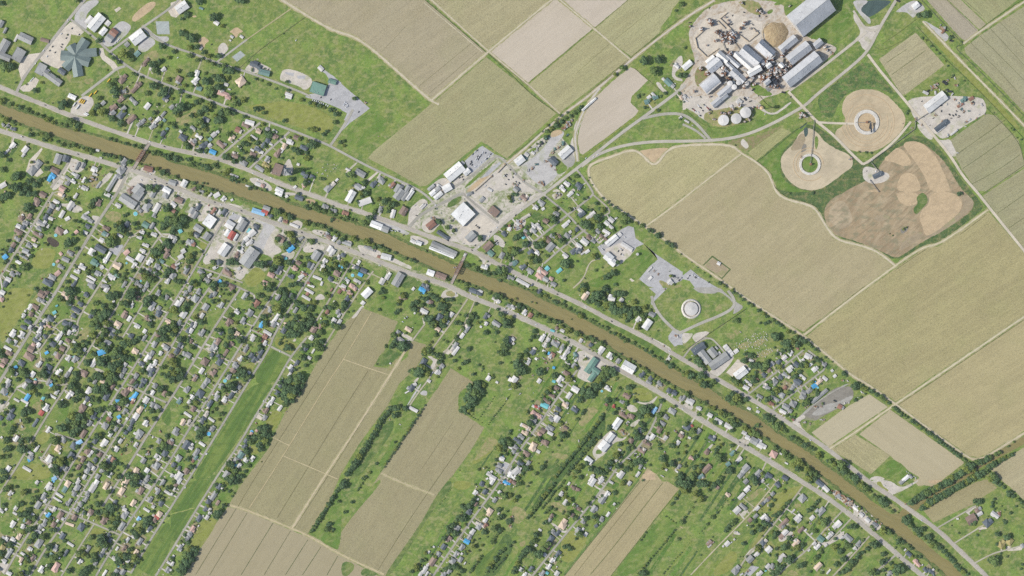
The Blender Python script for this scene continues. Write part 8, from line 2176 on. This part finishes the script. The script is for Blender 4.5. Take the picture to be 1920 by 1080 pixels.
# ---------------------------------------------------------------- trees
def leaf(n, c):
    m = mat(n, c, [(5,5,0,.42,.6,sh(c,.8),.8), (2.2,2.2,0,.5,.66,sh(c,1.2),.6)], rough=.65, rnd=.12); nt = m.node_tree
    t = nt.nodes.new('ShaderNodeBsdfTranslucent'); x = nt.nodes.new('ShaderNodeMixShader'); x.inputs[0].default_value = .4
    b = nt.nodes['Principled BSDF']; nt.links.new(b.inputs['Base Color'].links[0].from_socket, t.inputs['Color'])
    nt.links.new(b.outputs[0], x.inputs[1]); nt.links.new(t.outputs[0], x.inputs[2]); nt.links.new(x.outputs[0], nt.nodes['Material Output'].inputs[0]); return m
LEAF = [leaf('leaf_dark', (124,154,106)), leaf('leaf_mid', (144,170,102)), leaf('leaf_light', (164,178,94))]
bark = M('bark', (96,84,70))
def crown(seed, nl):
    r = np.random.RandomState(seed); V = []; rr = random.Random(seed)
    lobes = [(np.array([0,0,.95]), .5)]
    for i in range(nl):
        a = 2*math.pi*(i+rr.random()*.7)/nl; d = rr.uniform(.42,.68)
        lobes.append((np.array([d*math.cos(a), d*math.sin(a), rr.uniform(.62,1.0)]), rr.uniform(.24,.4)))
    for c, s in lobes:
        n = int(120*s/.35)
        u = r.normal(size=(n,3)); u /= np.linalg.norm(u, axis=1)[:,None]; u[:,2] = np.abs(u[:,2])*.95-.25
        p = c+u*s*r.uniform(.72,1.12,(n,1))*np.array([1,1,.8])
        for q, nn in zip(p, u):
            nn = nn+r.normal(size=3)*.45+np.array([0,0,.3]); nn /= np.linalg.norm(nn)
            t = np.cross(nn, [.3,.7,.2]); t /= np.linalg.norm(t); w = np.cross(nn, t); k = r.uniform(.055,.105); a = r.uniform(.7,1.4)
            V += [q-t*k*a-w*k, q+t*k*a-w*k*.6, q+t*k*a*.7+w*k, q-t*k*a*.8+w*k*.8]
    V = np.array(V); return V
CR = [crown(i, 5+i % 4) for i in range(8)]
CRM = {}
def crown_me(i, m):
    if (i, m) not in CRM:
        V = CR[i]; CRM[i, m] = me('crown', V, [(4*j,4*j+1,4*j+2,4*j+3) for j in range(len(V)//4)], LEAF[m])
    return CRM[i, m]
tk = MB(); tk.cyl((0,0,0), .09, .75, 0, 8, .05)
for i in range(4):
    a = i*1.57+.4; tk.bar((0,0,.5), (.38*math.cos(a), .38*math.sin(a), .85), .045)
trunk = tk.mesh('trunk', bark)
def tone(it):
    r = random.Random(int(it['x']*71+it['y']*29)).random()
    if it.get('bank'): return 0 if r < .35 else 1 if r < .8 else 2
    return 0 if r < (.68 if it['s'] > 5.5 else .5) else 1 if r < .88 else 2
trees = [i for i in ITEMS if i['k'] == 't' and -8 < i['x'] < 1928 and -8 < i['y'] < 1088]
for t in trees:
    if t['x'] > 1692 and t['y'] < 965 and t['y'] > 780 and t['x'] < 1925 and bankd(t['x'], t['y']) < 16: t['s'] = min(9, t['s']*1.2)
    elif t['s'] < 14 and bankd(t['x'], t['y']) < 13:
        t['bank'] = 1; t['s'] *= R.choice((.55,.8,.9,.95,1.1)); t['x'] += R.uniform(-1.6,1.6); t['y'] += R.uniform(-1.2,1.2)
trees.sort(key=lambda i: -i['s'])
inn = [t for t in trees if inview(t)]
big = set(id(t) for t in inn[:300])
V0, F0, M0 = [], [], []
nv = 0
def emit(x, y, r, m, seed):
    global nv
    rr = random.Random(seed); V = CR[rr.randrange(8)]; a = rr.uniform(0,6.28); ca, sa = math.cos(a), math.sin(a)
    if r < 5: V = V.reshape(-1,4,3)[rr.randrange(2)::2].reshape(-1,3)
    k = 1.28 if r < 5 else 1
    q = np.stack([V[:,0]*ca-V[:,1]*sa, V[:,0]*sa+V[:,1]*ca, V[:,2]*rr.uniform(.7,.95)], 1)*r+np.array([x, y, 0])
    V0.append(q); M0.append(np.full(len(q)//4, m)); nv += len(q)
for it in trees:
    X, Y = P(it['x'], it['y']); r = it['s']*S*.87*random.Random(int(it['x']*7+it['y']*3)).uniform(.82,1.14); rr = random.Random(int(it['x']*71+it['y']*29)); m = tone(it)
    if id(it) in big:
        a = rr.uniform(0,6.28); root = link('tree', None, (X, Y, 0), a); tag(root, it, 'tree', 'broad trees in the town and along the bayou')
        z = rr.uniform(.7,.95)
        link('crown', crown_me(rr.randrange(8), m), parent=root, scale=(r, r, r*z)); link('trunk', trunk, parent=root, scale=(r, r, r*z))
    else: emit(X, Y, r, m, int(it['x']*71+it['y']*29))
def merged(name, label):
    global V0, M0
    V = np.concatenate(V0); n = len(V)//4; m = bpy.data.meshes.new(name); m.vertices.add(len(V)); m.vertices.foreach_set('co', V.astype(np.float32).ravel())
    m.loops.add(4*n); m.loops.foreach_set('vertex_index', np.arange(4*n, dtype=np.int32)); m.polygons.add(n)
    m.polygons.foreach_set('loop_start', np.arange(0, 4*n, 4, dtype=np.int32))
    for l in LEAF: m.materials.append(l)
    m.polygons.foreach_set('material_index', np.concatenate(M0).astype(np.int32)); m.update(calc_edges=True); m.validate()
    o = link(name, m); o['kind'] = 'stuff'; o['label'] = label; o['category'] = 'foliage'; V0, M0 = [], []
merged('foliage', 'the many smaller trees and hedge bushes filling gardens, banks and field edges')
hp = [(i['x'], i['y']) for i in hs]
for n in range(420):
    x, y = R.choice(hp); x += R.gauss(0,9); y += R.gauss(0,9)
    for j in range(R.choice((1,2,3,4))):
        x += R.gauss(0,3); y += R.gauss(0,3)
        if near_street(x, y)[0] < 4 or bankd(x, y) < 4 or min(abs(x-a)+abs(y-b) for a, b in hp) < 5: continue
        emit(*P(x, y), R.uniform(3.2,6.5), R.choice((0,0,0,1,2)), n*7+j)
for n in range(2900):
    x, y = R.choice(hp); x += R.gauss(0,7); y += R.gauss(0,7)
    if near_street(x, y)[0] < 3: continue
    emit(*P(x, y), R.choice((1.2,1.8,2.4,3.2,4.4)), R.choice((0,0,1,1,2)), n)
merged('shrubs', 'low garden shrubs scattered around the houses')
cb = MB(); cms = [roofmat('white'), roofmat('gray'), roofmat('brown'), roofmat('cream'), roofmat('slate'), drv[0], drv[1], drv[1], roofmat('rust')]
for n in range(2600):
    x, y = R.choice(hp); x += R.gauss(0,5.5); y += R.gauss(0,5.5)
    if near_street(x, y)[0] < 3 or bankd(x, y) < 3: continue
    i = R.randrange(len(cms)); l, w = (R.uniform(2,7), R.uniform(2,5)) if i in (5,6,7) else (R.uniform(1.2,3.6), R.uniform(1,2.6)); h = .36 if i in (5,6,7) else R.uniform(.9,2.2)
    cb.box(P(x, y)+(h/2,), (l, w, h), i, math.radians(R.choice((57,-33))+R.uniform(-6,6)))
o = link('garden_clutter', cb.mesh('garden_clutter', cms)); o['kind'] = 'stuff'; o['label'] = 'patios, bins, boats, playthings and odds and ends strewn about the gardens'; o['category'] = 'clutter'
# haze: the five kilometres of summer air under the camera
hz = bpy.data.materials.new('haze'); hz.use_nodes = True; nt = hz.node_tree; nt.nodes.clear()
pv = nt.nodes.new('ShaderNodeVolumePrincipled'); mo = nt.nodes.new('ShaderNodeOutputMaterial'); nt.links.new(pv.outputs[0], mo.inputs['Volume'])
pv.inputs['Color'].default_value = (.8,.88,.95,1); pv.inputs['Density'].default_value = .6e-5; pv.inputs['Anisotropy'].default_value = .2
b = MB(); b.box((0,0,2520), (9000,9000,5060)); o = link('haze', b.mesh('haze', hz)); o['kind'] = 'stuff'; o['label'] = 'thin summer haze between the ground and the aircraft'
# ---------------------------------------------------------------- light, sky, camera
AZ, EL = math.radians(8), math.radians(38)       # shadows fall east, a touch north
d = Vector((math.cos(AZ)*math.cos(EL), math.sin(AZ)*math.cos(EL), -math.sin(EL)))
sun = bpy.data.lights.new('sun', 'SUN'); sun.energy = 4.6; sun.angle = math.radians(.53); sun.color = (1,.965,.9)
so = link('sun', sun); so.rotation_euler = d.to_track_quat('-Z', 'Y').to_euler()
wd = bpy.data.worlds.new('World'); sc.world = wd; wd.use_nodes = True
nt = wd.node_tree; sky = nt.nodes.new('ShaderNodeTexSky'); sky.sky_type = 'NISHITA'; sky.sun_disc = False
sky.sun_elevation = EL; sky.sun_rotation = math.radians(262); sky.air_density = 1.0; sky.dust_density = 1.5
nt.links.new(sky.outputs[0], nt.nodes['Background'].inputs[0]); nt.nodes['Background'].inputs[1].default_value = .15
cam = bpy.data.cameras.new('camera'); co = link('camera', cam, (0, 0, 5000)); cam.sensor_width = 36; cam.lens = 36*5000/(1920*S)
cam.clip_start = 10; cam.clip_end = 20000; sc.camera = co
sc.view_settings.view_transform = 'Standard'; sc.view_settings.look = 'None'; sc.view_settings.exposure = EXPO; sc.view_settings.gamma = 1
sc.cycles.max_bounces = 4; sc.cycles.use_denoising = False
